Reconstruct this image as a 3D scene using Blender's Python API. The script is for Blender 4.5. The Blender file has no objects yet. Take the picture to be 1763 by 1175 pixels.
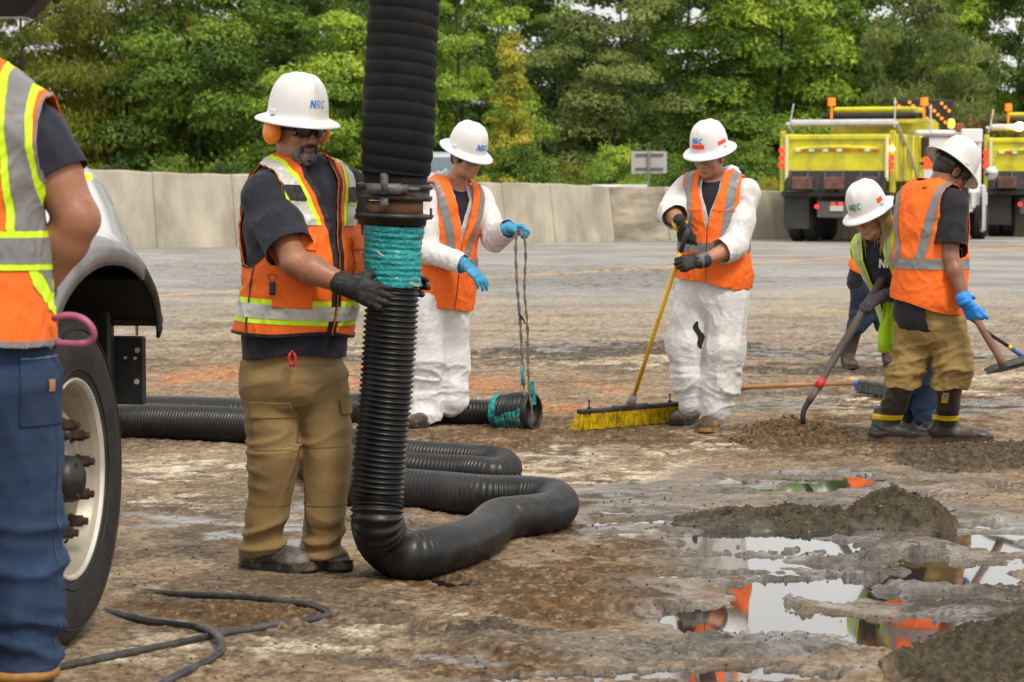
import bpy, math, random
import numpy as np
from mathutils import Vector, Matrix

# ------------------------------------------------------------------ camera
sc = bpy.context.scene
FPX, W0, H0, HZ, CH = 4200.0, 1763.0, 1175.0, 304.0, 1.47
PITCH = math.atan((H0 / 2 - HZ) / FPX)
cam_d = bpy.data.cameras.new('camera')
cam = bpy.data.objects.new('camera', cam_d)
sc.collection.objects.link(cam)
cam.location = (0, 0, CH)
cam.rotation_euler = (math.pi / 2 - PITCH, 0, 0)
cam_d.sensor_width = 36.0
cam_d.lens = 36.0 * FPX / W0
cam_d.clip_start = 0.1
cam_d.clip_end = 2000
cam_d.dof.use_dof = True
cam_d.dof.focus_distance = 10.6
cam_d.dof.aperture_fstop = 7.5
sc.camera = cam

# ------------------------------------------------------------------ light
SUN_EL, SUN_AZ = math.radians(52), math.radians(150)     # azimuth clockwise from +Y
w = bpy.data.worlds.new('World')
sc.world = w
w.use_nodes = True
nt = w.node_tree
nt.nodes.clear()
sky = nt.nodes.new('ShaderNodeTexSky')
sky.sky_type = 'NISHITA'
sky.sun_disc = False
sky.sun_elevation = SUN_EL
sky.sun_rotation = SUN_AZ
sky.air_density = 1.6
sky.dust_density = 6.0
sky.ozone_density = 1.0
hsv = nt.nodes.new('ShaderNodeHueSaturation')
hsv.inputs['Saturation'].default_value = 0.12
tc = nt.nodes.new('ShaderNodeTexCoord')
cl = nt.nodes.new('ShaderNodeTexNoise')
cl.inputs['Scale'].default_value = 2.2
cl.inputs['Detail'].default_value = 6
cr = nt.nodes.new('ShaderNodeValToRGB')
cr.color_ramp.elements[0].position = 0.3
cr.color_ramp.elements[0].color = (6.8, 6.75, 6.7, 1)
cr.color_ramp.elements[1].position = 0.72
cr.color_ramp.elements[1].color = (15.2, 14.8, 14.0, 1)
mx = nt.nodes.new('ShaderNodeMix')
mx.data_type = 'RGBA'
mx.inputs[0].default_value = 0.85
bg = nt.nodes.new('ShaderNodeBackground')
bg.inputs[1].default_value = 0.075
wo = nt.nodes.new('ShaderNodeOutputWorld')
nt.links.new(sky.outputs[0], hsv.inputs['Color'])
nt.links.new(tc.outputs['Generated'], cl.inputs['Vector'])
nt.links.new(cl.outputs['Fac'], cr.inputs[0])
nt.links.new(hsv.outputs[0], mx.inputs[6])
nt.links.new(cr.outputs[0], mx.inputs[7])
nt.links.new(mx.outputs[2], bg.inputs[0])
nt.links.new(bg.outputs[0], wo.inputs[0])
sun_d = bpy.data.lights.new('sun', 'SUN')
sun_d.energy = 1.5
sun_d.angle = math.radians(14)
sun_d.color = (1.0, 0.90, 0.76)
sun = bpy.data.objects.new('sun', sun_d)
sc.collection.objects.link(sun)
_sd = Vector((math.sin(SUN_AZ) * math.cos(SUN_EL), math.cos(SUN_AZ) * math.cos(SUN_EL), math.sin(SUN_EL)))
sun.rotation_euler = _sd.to_track_quat('Z', 'Y').to_euler()
sc.view_settings.view_transform = 'Standard'
sc.view_settings.look = 'None'
sc.view_settings.exposure = 0.66
sc.view_settings.gamma = 1.0
sc.view_settings.use_curve_mapping = False
sc.cycles.max_bounces = 6
sc.cycles.transparent_max_bounces = 8

RNG = np.random.default_rng(7)
random.seed(7)

# ------------------------------------------------------------------ measuring
_cp, _sp = math.cos(PITCH), math.sin(PITCH)
def ray(px, py):
    X = (px - W0 / 2) / FPX
    Yu = (H0 / 2 - py) / FPX
    return np.array([X, _cp + Yu * _sp, -_sp + Yu * _cp])
def P(px, py, Y):
    """world point seen in the photograph's direction at distance Y"""
    d = ray(px, py)
    return np.array([0, 0, CH]) + d * (Y / d[1])
def G(px, py, z=0.0):
    d = ray(px, py)
    return np.array([0, 0, CH]) + d * ((z - CH) / d[2])
def to_px(X, Y, Z):
    """inverse of P for arrays"""
    z = Z - CH
    f = Y * _cp - z * _sp
    u = Y * _sp + z * _cp
    return W0 / 2 + FPX * X / f, H0 / 2 - FPX * u / f
def nrm(v):
    v = np.asarray(v, float)
    return v / (np.linalg.norm(v) + 1e-12)
def A(*v):
    return np.array(v, float)

# ------------------------------------------------------------------ noise (numpy)
_perm = np.random.default_rng(3).permutation(512).astype(np.int64)
_perm = np.concatenate([_perm % 256, _perm % 256, _perm % 256])
_grad = np.random.default_rng(5).normal(size=(256, 3)).astype(np.float32)
_grad /= np.linalg.norm(_grad, axis=1)[:, None]
def perlin(p, seed=0):
    p = np.asarray(p, np.float32) + seed * 17.31
    i = np.floor(p).astype(np.int64)
    f = p - i
    u = f * f * f * (f * (f * 6 - 15) + 10)
    i &= 255
    def g(dx, dy, dz):
        h = _perm[_perm[_perm[i[:, 0] + dx] + i[:, 1] + dy] + i[:, 2] + dz]
        gr = _grad[h]
        return gr[:, 0] * (f[:, 0] - dx) + gr[:, 1] * (f[:, 1] - dy) + gr[:, 2] * (f[:, 2] - dz)
    def L(a, b, t):
        return a + (b - a) * t
    x0 = L(g(0, 0, 0), g(1, 0, 0), u[:, 0])
    x1 = L(g(0, 1, 0), g(1, 1, 0), u[:, 0])
    x2 = L(g(0, 0, 1), g(1, 0, 1), u[:, 0])
    x3 = L(g(0, 1, 1), g(1, 1, 1), u[:, 0])
    return 1.6 * L(L(x0, x1, u[:, 1]), L(x2, x3, u[:, 1]), u[:, 2])
def fbm(p, octv=4, seed=0, gain=0.5):
    p = np.asarray(p, np.float32)
    s = np.zeros(len(p), np.float32)
    a = 1.0
    for o in range(octv):
        s += a * perlin(p * (2.03 ** o), seed + o)
        a *= gain
    return s
def sstep(a, b, x):
    t = np.clip((x - a) / (b - a), 0, 1)
    return t * t * (3 - 2 * t)

# ------------------------------------------------------------------ objects
ORG = {}
def thing(name, label, cat, loc=(0, 0, 0), group=None):
    o = bpy.data.objects.new(name, None)
    sc.collection.objects.link(o)
    o.location = [float(c) for c in loc]
    o.empty_display_size = 0.1
    o['label'] = label
    o['category'] = cat
    if group:
        o['group'] = group
    ORG[o.name] = np.array(loc, float)
    return o
def mesh_from(name, V, F, smooth=True):
    """F: an (n,3) or (n,4) array, or a list of such arrays / polygons"""
    me = bpy.data.meshes.new(name)
    V = np.asarray(V, np.float32)
    if isinstance(F, np.ndarray):
        F = [F]
    if len(F) and not isinstance(F[0], np.ndarray):
        me.from_pydata([tuple(map(float, v)) for v in V], [], [list(map(int, f)) for f in F])
        if smooth:
            me.polygons.foreach_set('use_smooth', np.ones(len(me.polygons), bool))
        me.update()
        return me
    F = [f for f in F if len(f)]
    li = np.concatenate([f.reshape(-1) for f in F]).astype(np.int32)
    tot = np.concatenate([np.full(len(f), f.shape[1]) for f in F])
    st = np.concatenate([[0], np.cumsum(tot)[:-1]]).astype(np.int32)
    me.vertices.add(len(V))
    me.vertices.foreach_set('co', V.reshape(-1))
    me.loops.add(len(li))
    me.loops.foreach_set('vertex_index', li)
    me.polygons.add(len(st))
    me.polygons.foreach_set('loop_start', st)
    me.polygons.foreach_set('use_smooth', np.full(len(st), bool(smooth)))
    me.update(calc_edges=True)
    return me
def part(name, V, F, mat, parent=None, smooth=True, label=None, kind=None, thick=None):
    """one mesh object; V in world metres, stored relative to its thing"""
    V = np.asarray(V, float)
    org = ORG.get(parent.name, np.zeros(3)) if parent is not None else np.zeros(3)
    me = mesh_from(name, V - org, F, smooth)
    o = bpy.data.objects.new(name, me)
    sc.collection.objects.link(o)
    if parent is not None:
        o.parent = parent
    ORG[o.name] = org
    me.materials.append(mat)
    if label:
        o['label'] = label
    if kind:
        o['kind'] = kind
    if thick:
        m = o.modifiers.new('thickness', 'SOLIDIFY')
        m.thickness = thick
        m.offset = -1
    return o
def tag(o, label, cat, group=None):
    o['label'] = label
    o['category'] = cat
    if group:
        o['group'] = group
    return o
def copy_tree(o, parent=None):
    c = o.copy()
    sc.collection.objects.link(c)
    c.parent = parent
    for ch in list(o.children):
        copy_tree(ch, c)
    return c

class MB:
    """collects simple shapes into one mesh"""
    def __init__(s):
        s.V, s.F, s.n = [], [], 0
    def add(s, V, F):
        s.V.append(np.asarray(V, float))
        s.F += [[i + s.n for i in f] for f in F]
        s.n += len(V)
        return s
    def box(s, c, size, R=None, bev=0.0, taper=None):
        hx, hy, hz = [d / 2 for d in size]
        if bev > 0:
            b = min(bev, hx * .9, hy * .9, hz * .9)
            V, F = [], []
            pts = []
            for sx in (-1, 1):
                for sy in (-1, 1):
                    for sz in (-1, 1):
                        pts.append(((sx * hx, sy * (hy - b), sz * (hz - b)),
                                    (sx * (hx - b), sy * hy, sz * (hz - b)),
                                    (sx * (hx - b), sy * (hy - b), sz * hz)))
            V = [p for t in pts for p in t]
            idx = lambda sx, sy, sz, a: ((sx > 0) * 4 + (sy > 0) * 2 + (sz > 0)) * 3 + a
            for sg in (-1, 1):
                f = [idx(sg, -1, -1, 0), idx(sg, 1, -1, 0), idx(sg, 1, 1, 0), idx(sg, -1, 1, 0)]
                F.append(f if sg > 0 else f[::-1])
                f = [idx(-1, sg, -1, 1), idx(-1, sg, 1, 1), idx(1, sg, 1, 1), idx(1, sg, -1, 1)]
                F.append(f if sg > 0 else f[::-1])
                f = [idx(-1, -1, sg, 2), idx(1, -1, sg, 2), idx(1, 1, sg, 2), idx(-1, 1, sg, 2)]
                F.append(f if sg > 0 else f[::-1])
            for s1 in (-1, 1):
                for s2 in (-1, 1):
                    F.append([idx(s1, s2, -1, 0), idx(s1, s2, 1, 0), idx(s1, s2, 1, 1), idx(s1, s2, -1, 1)])
                    F.append([idx(s1, -1, s2, 0), idx(s1, 1, s2, 0), idx(s1, 1, s2, 2), idx(s1, -1, s2, 2)])
                    F.append([idx(-1, s1, s2, 1), idx(1, s1, s2, 1), idx(1, s1, s2, 2), idx(-1, s1, s2, 2)])
                    for s3 in (-1, 1):
                        F.append([idx(s1, s2, s3, 0), idx(s1, s2, s3, 1), idx(s1, s2, s3, 2)])
            V = np.array(V, float)
        else:
            V = np.array([[x, y, z] for x in (-hx, hx) for y in (-hy, hy) for z in (-hz, hz)], float)
            F = [[0, 1, 3, 2], [4, 6, 7, 5], [0, 4, 5, 1], [2, 3, 7, 6], [0, 2, 6, 4], [1, 5, 7, 3]]
        if R is not None:
            V = V @ np.asarray(R).T
        return s.add(V + np.asarray(c), F)
    def tube(s, pts, r, n=12, cap=True, U=None):
        V, F = sweep(pts, r, n, cap, U)
        return s.add(V, F)
    def cyl(s, a, b, r, n=16, r2=None):
        return s.tube([a, b], [r, r if r2 is None else r2], n)
    def lathe(s, c, prof, axis=(0, 0, 1), n=32, close=False):
        W = nrm(axis)
        U = nrm(np.cross(W, (0.3, 1, 0.2)))
        Vv = np.cross(W, U)
        th = np.linspace(0, 2 * math.pi, n, endpoint=False)
        V, F = [], []
        for r, h in prof:
            for t in th:
                V.append(np.asarray(c) + W * h + (U * math.cos(t) + Vv * math.sin(t)) * r)
        m = len(prof)
        for i in range(m - 1):
            for j in range(n):
                k = (j + 1) % n
                F.append([i * n + j, i * n + k, (i + 1) * n + k, (i + 1) * n + j])
        if close:
            F.append([j for j in range(n)][::-1])
            F.append([(m - 1) * n + j for j in range(n)])
        return s.add(V, F)
    def done(s, name, mat, parent=None, smooth=False, **k):
        return part(name, np.concatenate(s.V), s.F, mat, parent, smooth, **k)

def sweep(pts, r, n=12, cap=True, U=None):
    pts = np.asarray(pts, float)
    m = len(pts)
    r = np.broadcast_to(np.asarray(r, float), (m,)) if np.ndim(r) < 2 else np.asarray(r, float)
    T = np.gradient(pts, axis=0) if m > 2 else np.array([pts[1] - pts[0]] * 2)
    T /= np.linalg.norm(T, axis=1)[:, None] + 1e-12
    u = np.array(U, float) if U is not None else np.array([0.13, 0.21, 1.0])
    if U is None and abs(T[0] @ nrm(u)) > 0.9:
        u = np.array([1.0, 0.1, 0.2])
    th = np.linspace(0, 2 * math.pi, n, endpoint=False)
    V = np.zeros((m, n, 3))
    for i in range(m):
        u = nrm(u - (u @ T[i]) * T[i])
        v = np.cross(T[i], u)
        ra, rb = (r[i], r[i]) if r.ndim == 1 else (r[i, 0], r[i, 1])
        V[i] = pts[i] + np.cos(th)[:, None] * u * ra + np.sin(th)[:, None] * v * rb
    F = []
    for i in range(m - 1):
        for j in range(n):
            k = (j + 1) % n
            F.append([i * n + j, i * n + k, (i + 1) * n + k, (i + 1) * n + j])
    if cap:
        F.append(list(range(n))[::-1])
        F.append([(m - 1) * n + j for j in range(n)])
    return V.reshape(-1, 3), F
def catmull(pts, step=0.01):
    pts = np.asarray(pts, float)
    p = np.vstack([2 * pts[0] - pts[1], pts, 2 * pts[-1] - pts[-2]])
    out = []
    for i in range(1, len(p) - 2):
        a, b, c, d = p[i - 1], p[i], p[i + 1], p[i + 2]
        n = max(2, int(np.linalg.norm((c - b)[:3]) / step))
        t = np.linspace(0, 1, n, endpoint=False)[:, None]
        out.append(0.5 * ((2 * b) + (-a + c) * t + (2 * a - 5 * b + 4 * c - d) * t ** 2 + (-a + 3 * b - 3 * c + d) * t ** 3))
    out.append(p[-2][None])
    q = np.vstack(out)
    L = np.concatenate([[0], np.cumsum(np.linalg.norm(np.diff(q[:, :3], axis=0), axis=1))])
    n = max(3, int(L[-1] / step))
    s = np.linspace(0, L[-1], n)
    return np.stack([np.interp(s, L, q[:, k]) for k in range(q.shape[1])], 1)

# ------------------------------------------------------------------ materials
def hexc(h):
    h = h.lstrip('#')
    c = [int(h[i:i + 2], 16) / 255 for i in (0, 2, 4)]
    return tuple((x / 12.92 if x < 0.04045 else ((x + 0.055) / 1.055) ** 2.4) for x in c)
MATS = {}
def mat(name, col, rough=0.6, var=0.15, vscale=6.0, bump=0.0, bscale=60.0, bdist=0.004, metal=0.0, spec=0.5,
        dirt=None, dscale=5.0, dthr=(0.5, 0.65), dmax=0.8, bump2=0.0, b2scale=8.0, b2dist=0.02, sheen=0.0, coat=0.0,
        stretch=(1, 1, 1), emit=None, estr=0.0, sss=0.0, trans=0.0, rvar=0.1, alpha=1.0, crease=False):
    if name in MATS:
        return MATS[name]
    m = bpy.data.materials.new(name)
    m.use_nodes = True
    t = m.node_tree
    N, Lk = t.nodes, t.links
    b = N['Principled BSDF']
    tcn = N.new('ShaderNodeTexCoord')
    mp = N.new('ShaderNodeMapping')
    mp.inputs['Scale'].default_value = stretch
    Lk.new(tcn.outputs['Object'], mp.inputs['Vector'])
    vec = mp.outputs['Vector']
    def noise(scale, detail=4, rough_=0.6, dist=0.0):
        n = N.new('ShaderNodeTexNoise')
        n.inputs['Scale'].default_value = scale
        n.inputs['Detail'].default_value = detail
        n.inputs['Roughness'].default_value = rough_
        n.inputs['Distortion'].default_value = dist
        Lk.new(vec, n.inputs['Vector'])
        return n.outputs['Fac']
    def mixc(f, a, bb):
        x = N.new('ShaderNodeMix')
        x.data_type = 'RGBA'
        for sock, v in ((x.inputs[0], f), (x.inputs[6], a), (x.inputs[7], bb)):
            if isinstance(v, bpy.types.NodeSocket):
                Lk.new(v, sock)
            elif isinstance(v, (int, float)):
                sock.default_value = v
            else:
                sock.default_value = (*v[:3], 1)
        return x.outputs[2]
    def mrange(v, a, bb, c, d):
        x = N.new('ShaderNodeMapRange')
        Lk.new(v, x.inputs[0])
        for i, q in enumerate((a, bb, c, d)):
            x.inputs[i + 1].default_value = q
        return x.outputs[0]
    dark = tuple(c * (1 - var * 1.4) for c in col)
    lite = tuple(min(1, c * (1 + var)) for c in col)
    nz = noise(vscale, 6)
    c = mixc(mrange(nz, 0.3, 0.7, 0, 1), dark, lite)
    if dirt is not None:
        c = mixc(mrange(noise(dscale, 8, 0.65), dthr[0], dthr[1], 0, dmax), c, dirt)
    Lk.new(c, b.inputs['Base Color'])
    Lk.new(mrange(noise(vscale * 2.3, 4), 0.3, 0.7, max(0.02, rough - rvar), min(1, rough + rvar)), b.inputs['Roughness'])
    b.inputs['Metallic'].default_value = metal
    b.inputs['Specular IOR Level'].default_value = spec
    if sheen:
        b.inputs['Sheen Weight'].default_value = sheen
        b.inputs['Sheen Roughness'].default_value = 0.5
    if coat:
        b.inputs['Coat Weight'].default_value = coat
        b.inputs['Coat Roughness'].default_value = 0.1
    if sss:
        b.inputs['Subsurface Weight'].default_value = sss
        b.inputs['Subsurface Radius'].default_value = (0.012, 0.005, 0.003)
        b.inputs['Subsurface Scale'].default_value = 1.0
    if trans:
        b.inputs['Transmission Weight'].default_value = trans
    if alpha < 1:
        b.inputs['Alpha'].default_value = alpha
    if emit is not None:
        b.inputs['Emission Color'].default_value = (*emit, 1)
        b.inputs['Emission Strength'].default_value = estr
    h = None
    for st, s_, ds, fold in ((bump2, b2scale, b2dist, True), (bump, bscale, bdist, False)):
        if st > 0:
            v = noise(s_, 5 if fold else 3, 0.55, 0.6 if fold else 0.0)
            if crease and fold:
                a1 = N.new('ShaderNodeMath'); a1.operation = 'SUBTRACT'; a1.inputs[1].default_value = 0.5
                Lk.new(v, a1.inputs[0])
                a2 = N.new('ShaderNodeMath'); a2.operation = 'ABSOLUTE'
                Lk.new(a1.outputs[0], a2.inputs[0])
                v = mrange(a2.outputs[0], 0.0, 0.12, 1.0, 0.0)
            bn = N.new('ShaderNodeBump')
            bn.inputs['Strength'].default_value = st
            bn.inputs['Distance'].default_value = ds
            Lk.new(v, bn.inputs['Height'])
            if h is not None:
                Lk.new(h, bn.inputs['Normal'])
            h = bn.outputs[0]
    if h is not None:
        Lk.new(h, b.inputs['Normal'])
    MATS[name] = m
    return m
# ================================================================== GROUND
def blob(u, v, cx, cy, rx, ry):
    return 1.0 - ((u - cx) / rx) ** 2 - ((v - cy) / ry) ** 2
MOUNDS_IN = [  # relief that belongs to the ground sheet: centre, half-size (photo measure), height m
    (1000, 1045, 200, 30, .035), (800, 1090, 130, 18, .02), (380, 1052, 190, 26, .022), (830, 757, 130, 13, .02),
    (1500, 962, 150, 11, .022), (960, 1120, 170, 22, .02), (650, 1120, 150, 25, -.006), (1240, 1125, 190, 16, .022),
    (1330, 1066, 90, 8, .018), (1350, 1036, 60, 5, .012), (1600, 835, 160, 10, .01), (700, 905, 60, 12, .012), (1090, 1020, 110, 16, .02),
    (1550, 1015, 220, 14, .016), (1480, 1155, 120, 18, .03), (1680, 900, 90, 14, .012)]
PUDDLES = [
    (1205, 1068, 95, 31), (1352, 1080, 100, 25), (1390, 1014, 140, 15), (1550, 1093, 112, 33), (1240, 1163, 220, 10),
    (1720, 972, 90, 11), (985, 1170, 200, 7), (1320, 942, 190, 8), (1650, 985, 90, 7),
    (1725, 839, 40, 5), (1300, 1040, 60, 22), (1560, 965, 90, 4), (1640, 945, 130, 5),
    (1290, 990, 90, 6), (1450, 1072, 50, 14)]
WET = [(1500, 920, 420, 60), (1400, 1060, 420, 110), (1430, 832, 330, 26), (1250, 822, 200, 12), (1290, 925, 280, 20), (1180, 900, 260, 60), (1600, 612, 210, 18),
       (1330, 605, 110, 14), (1680, 700, 130, 25), (450, 905, 330, 35), (640, 545, 250, 12), (980, 595, 160, 14), (1330, 700, 160, 14),
       (700, 1140, 260, 10), (1100, 860, 200, 30), (1000, 480, 500, 30), (420, 470, 300, 30)]
FILM = [(1450, 935, 420, 95), (1430, 835, 300, 26), (1180, 900, 220, 36), (1600, 1000, 230, 60), (1300, 1010, 250, 50), (1330, 604, 120, 9), (1600, 612, 190, 10), (760, 1010, 60, 10)]
SAND = [(300, 805, 130, 30), (300, 862, 150, 12), (1010, 815, 170, 34), (1080, 925, 100, 11), (420, 1110, 330, 26), (640, 1095, 90, 14),
        (930, 785, 120, 14), (1600, 668, 170, 12), (1090, 628, 220, 5), (250, 1140, 130, 22), (1700, 650, 100, 12), (1180, 770, 170, 5),
        (1480, 690, 90, 5), (760, 600, 400, 4), (1620, 780, 60, 9), (330, 745, 120, 6), (1350, 735, 120, 4), (820, 1060, 60, 8), (740, 790, 130, 12)]
ORANGE = [(400, 648, 260, 16), (700, 665, 320, 14), (980, 700, 180, 14), (1010, 668, 100, 8), (620, 640, 200, 8)]
BEIGE = [(700, 560, 700, 60), (1500, 540, 400, 50), (1000, 620, 500, 20)]
BROWN = [(380, 1052, 200, 34), (1020, 1050, 210, 44), (850, 1000, 330, 34), (850, 760, 260, 24), (1400, 752, 260, 30), (1000, 745, 300, 26),
         (1650, 690, 200, 20), (1000, 900, 130, 24), (800, 1150, 200, 25), (1060, 950, 120, 18), (1550, 735, 250, 10)]
DARK = [(1400, 900, 260, 44), (1560, 1010, 260, 30), (1700, 1090, 220, 110), (1150, 605, 420, 14), (1700, 790, 170, 30), (1250, 1125, 240, 22),
        (900, 1100, 160, 14), (1400, 640, 160, 10), (700, 620, 260, 5), (1500, 970, 150, 14), (1560, 700, 180, 8)]
def ground_fields(x, y):
    n = len(x)
    p = np.stack([x, y, np.zeros(n)], 1).astype(np.float32)
    u, v = to_px(x, y, np.zeros(n))
    yc = np.maximum(y, 3.0)
    k = 1.0
    wu = fbm(p * 1.6, 4, 11) * 70 * k + fbm(p * 9, 3, 14) * 16
    wv = fbm(p * 1.9, 4, 12) * 22 * np.clip((v - HZ) / 500, 0.05, 1.3) + fbm(p * 11, 3, 15) * 7 * np.clip((v - HZ) / 500, 0.05, 1.3)
    uu, vv = u + wu, v + wv
    def M(lst, soft=0.5):
        m = np.zeros(n, np.float32)
        for b in lst:
            m = np.maximum(m, sstep(0.0, soft, blob(uu, vv, *b)))
        return m
    pud = np.zeros(n, np.float32); damp = np.zeros(n, np.float32)
    eu, ev_ = fbm(p * 17, 3, 65) * 16, fbm(p * 19, 3, 66) * 7
    for b in PUDDLES:
        pud = np.maximum(pud, sstep(-0.15, 0.25, blob(u + wu * .45 + eu, v + wv * .45 + ev_, *b)))
        damp = np.maximum(damp, sstep(-.9, -.05, blob(u + wu * .45 + eu * .5, v + wv * .45 + ev_ * .5, *b)))
    wet = np.maximum(M(WET, 0.8), damp * .95)
    film = sstep(.02 - .16 * sstep(1000, 930, vv), .20 - .12 * sstep(1000, 930, vv), fbm(p * np.array([2.2, 3.0, 1]), 4, 61)) * sstep(.35, .9, M(FILM, 0.8))
    pud = np.maximum(pud, film * .95)
    wetm = wet * sstep(-0.55, 0.15, fbm(p * 4.0, 4, 48))
    h = np.zeros(n, np.float32)
    for cx, cy, rx, ry, hh in MOUNDS_IN:
        h += hh * sstep(-0.1, 1.0, blob(uu, vv, cx, cy, rx, ry))
    rough = sstep(-0.15, 0.5, fbm(p * 1.3, 3, 21)) * 0.55 + 0.35
    brown, dark = M(BROWN), M(DARK)
    rough = np.clip(rough + 0.6 * brown + 0.7 * dark, 0, 1.3)
    rough = rough * (1 - .6 * wetm * (1 - .5 * dark))
    farf = np.clip(1 - (y - 22) / 12, 0, 1)
    fine = fbm(p * 26, 3, 31, 0.65)
    clump = np.maximum(0, fbm(p * 11, 3, 33))
    h += (0.004 * fbm(p * 2.2, 3, 30) + rough * (0.0045 * fine + 0.012 * clump + 0.0035 * fbm(p * 58, 2, 37))) * farf
    h += 0.0035
    hw = h * (1 - pud) + (-0.020 + 0.004 * fine + 0.009 * clump) * pud
    return p, u, v, uu, vv, hw, wet, pud, brown, dark, rough, fine, clump, M, farf

def ground_colors(x, y, extra_dark=None):
    p, u, v, uu, vv, h, wet, pud, brown, dark, rough, fine, clump, M, farf = ground_fields(x, y)
    n = len(x)
    asph = A(.275, .260, .245)
    col = np.tile(asph, (n, 1))
    def mix(c, m):
        nonlocal col
        col = col * (1 - m[:, None]) + np.asarray(c) * m[:, None]
    near = sstep(480, 640, vv)
    mix((.215, .148, .085), near * 0.9)
    st = fbm(p * np.array([0.5, 0.9, 1]), 4, 41)
    mix((.36, .34, .32), sstep(0.05, 0.5, st) * 0.55 * (1 - near))
    mix((.15, .14, .135), sstep(0.1, 0.6, -st) * 0.5 * (1 - near))
    mix((.33, .27, .18), M(BEIGE, 0.9) * 0.75 * sstep(-.5, .3, st))
    mix((.12, .088, .058), sstep(0.05, 0.5, fbm(p * 1.1, 4, 44)) * near * 0.85)
    mix((.33, .255, .17), sstep(0.2, 0.65, -fbm(p * 1.7, 4, 54)) * near * 0.45)
    mix((.38, .165, .06), M(ORANGE, 0.9) * 0.8)
    mix((.115, .066, .026), brown * 0.88)
    mix((.066, .053, .040), dark * 0.88)
    sand = M(SAND, 0.9) * sstep(-0.5, 0.35, fbm(p * 5, 5, 45, .7))
    mix((.50, .43, .325), sand * 0.85)
    mix((.46, .39, .29), sstep(0.4, 0.7, fbm(p * 2.1, 5, 46)) * near * 0.28 * (1 - dark))
    g2 = fbm(p * 15, 4, 57, .75)
    col = col * (1 + np.clip(.42 * g2, -.5, .6) * farf * (1 - .5 * wet))[:, None]
    mix((.18, .17, .155), M([(1470, 935, 420, 130), (1250, 905, 230, 60), (1400, 832, 330, 40), (1200, 1120, 330, 40)], .9) * (1 - sand) * .62)
    # dark clods and pale grains
    g = fbm(p * 34, 2, 47, .7)
    mix((.055, .042, .03), sstep(0.22, 0.6, g) * farf * 0.7 * np.clip(rough, 0, 1))
    mix((.42, .36, .27), sstep(0.30, 0.65, -g) * farf * 0.35 * (1 - wet))
    mix((.05, .042, .036), np.clip(wet * 0.35 + pud * 0.5, 0, .8))
    # faded orange lane line far away
    lx0, lx1 = G(210, 513)[:2], G(1150, 461)[:2]
    d = (lx1 - lx0) / np.linalg.norm(lx1 - lx0)
    q = (x - lx0[0]) * -d[1] + (y - lx0[1]) * d[0]
    line = (np.abs(q) < 0.16).astype(np.float32) * sstep(-0.9, -0.1, fbm(p * 2.5, 3, 50))
    mix((.55, .30, .10), line * 0.8)
    wetr = np.clip(wet * sstep(-0.55, 0.15, fbm(p * 4.0, 4, 48)) - 0.40 * sstep(0.15, 0.6, clump) - .15 * dark * sstep(-.1, .4, fine), 0, 1)
    rr = 0.85 - 0.72 * np.maximum(wetr, pud)
    lum = col.mean(1)[:, None]
    col = lum + (col - lum) * .92
    col = 1.22 * np.clip(col, .004, 1) ** 1.12
    return h, np.clip(col, 0, .8), rr

def attrs(me, col, rr):
    n = len(me.vertices)
    a = me.color_attributes.new('albedo', 'FLOAT_COLOR', 'POINT')
    c4 = np.ones((n, 4), np.float32)
    c4[:, :3] = col
    c4[:, 3] = rr
    a.data.foreach_set('color', c4.reshape(-1))

gm = bpy.data.materials.new('muddy_road')
gm.use_nodes = True
N_, L_ = gm.node_tree.nodes, gm.node_tree.links
b_ = N_['Principled BSDF']
at_ = N_.new('ShaderNodeAttribute'); at_.attribute_name = 'albedo'
tc_ = N_.new('ShaderNodeTexCoord')
nz_ = N_.new('ShaderNodeTexNoise'); nz_.inputs['Scale'].default_value = 55; nz_.inputs['Detail'].default_value = 8; nz_.inputs['Roughness'].default_value = .75
L_.new(tc_.outputs['Object'], nz_.inputs['Vector'])
mr_ = N_.new('ShaderNodeMapRange'); mr_.inputs[1].default_value = .3; mr_.inputs[2].default_value = .7; mr_.inputs[3].default_value = .45; mr_.inputs[4].default_value = 1.5
L_.new(nz_.outputs['Fac'], mr_.inputs[0])
mu_ = N_.new('ShaderNodeVectorMath'); mu_.operation = 'MULTIPLY'
cb_ = N_.new('ShaderNodeCombineXYZ')
for i in range(3):
    L_.new(mr_.outputs[0], cb_.inputs[i])
L_.new(at_.outputs['Color'], mu_.inputs[0]); L_.new(cb_.outputs[0], mu_.inputs[1])
L_.new(mu_.outputs[0], b_.inputs['Base Color'])
L_.new(at_.outputs['Alpha'], b_.inputs['Roughness'])
ms_ = N_.new('ShaderNodeMapRange'); ms_.inputs[1].default_value = .3; ms_.inputs[2].default_value = .8; ms_.inputs[3].default_value = 1.0; ms_.inputs[4].default_value = .18
L_.new(at_.outputs['Alpha'], ms_.inputs[0]); L_.new(ms_.outputs[0], b_.inputs['Specular IOR Level'])
n2_ = N_.new('ShaderNodeTexNoise'); n2_.inputs['Scale'].default_value = 90; n2_.inputs['Detail'].default_value = 6; n2_.inputs['Roughness'].default_value = .7
L_.new(tc_.outputs['Object'], n2_.inputs['Vector'])
bp_ = N_.new('ShaderNodeBump'); mb_ = N_.new('ShaderNodeMapRange'); mb_.inputs[1].default_value = .25; mb_.inputs[2].default_value = .8; mb_.inputs[3].default_value = .04; mb_.inputs[4].default_value = .7
L_.new(at_.outputs['Alpha'], mb_.inputs[0]); L_.new(mb_.outputs[0], bp_.inputs['Strength']); bp_.inputs['Distance'].default_value = .006
L_.new(n2_.outputs['Fac'], bp_.inputs['Height']); L_.new(bp_.outputs[0], b_.inputs['Normal'])

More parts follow.
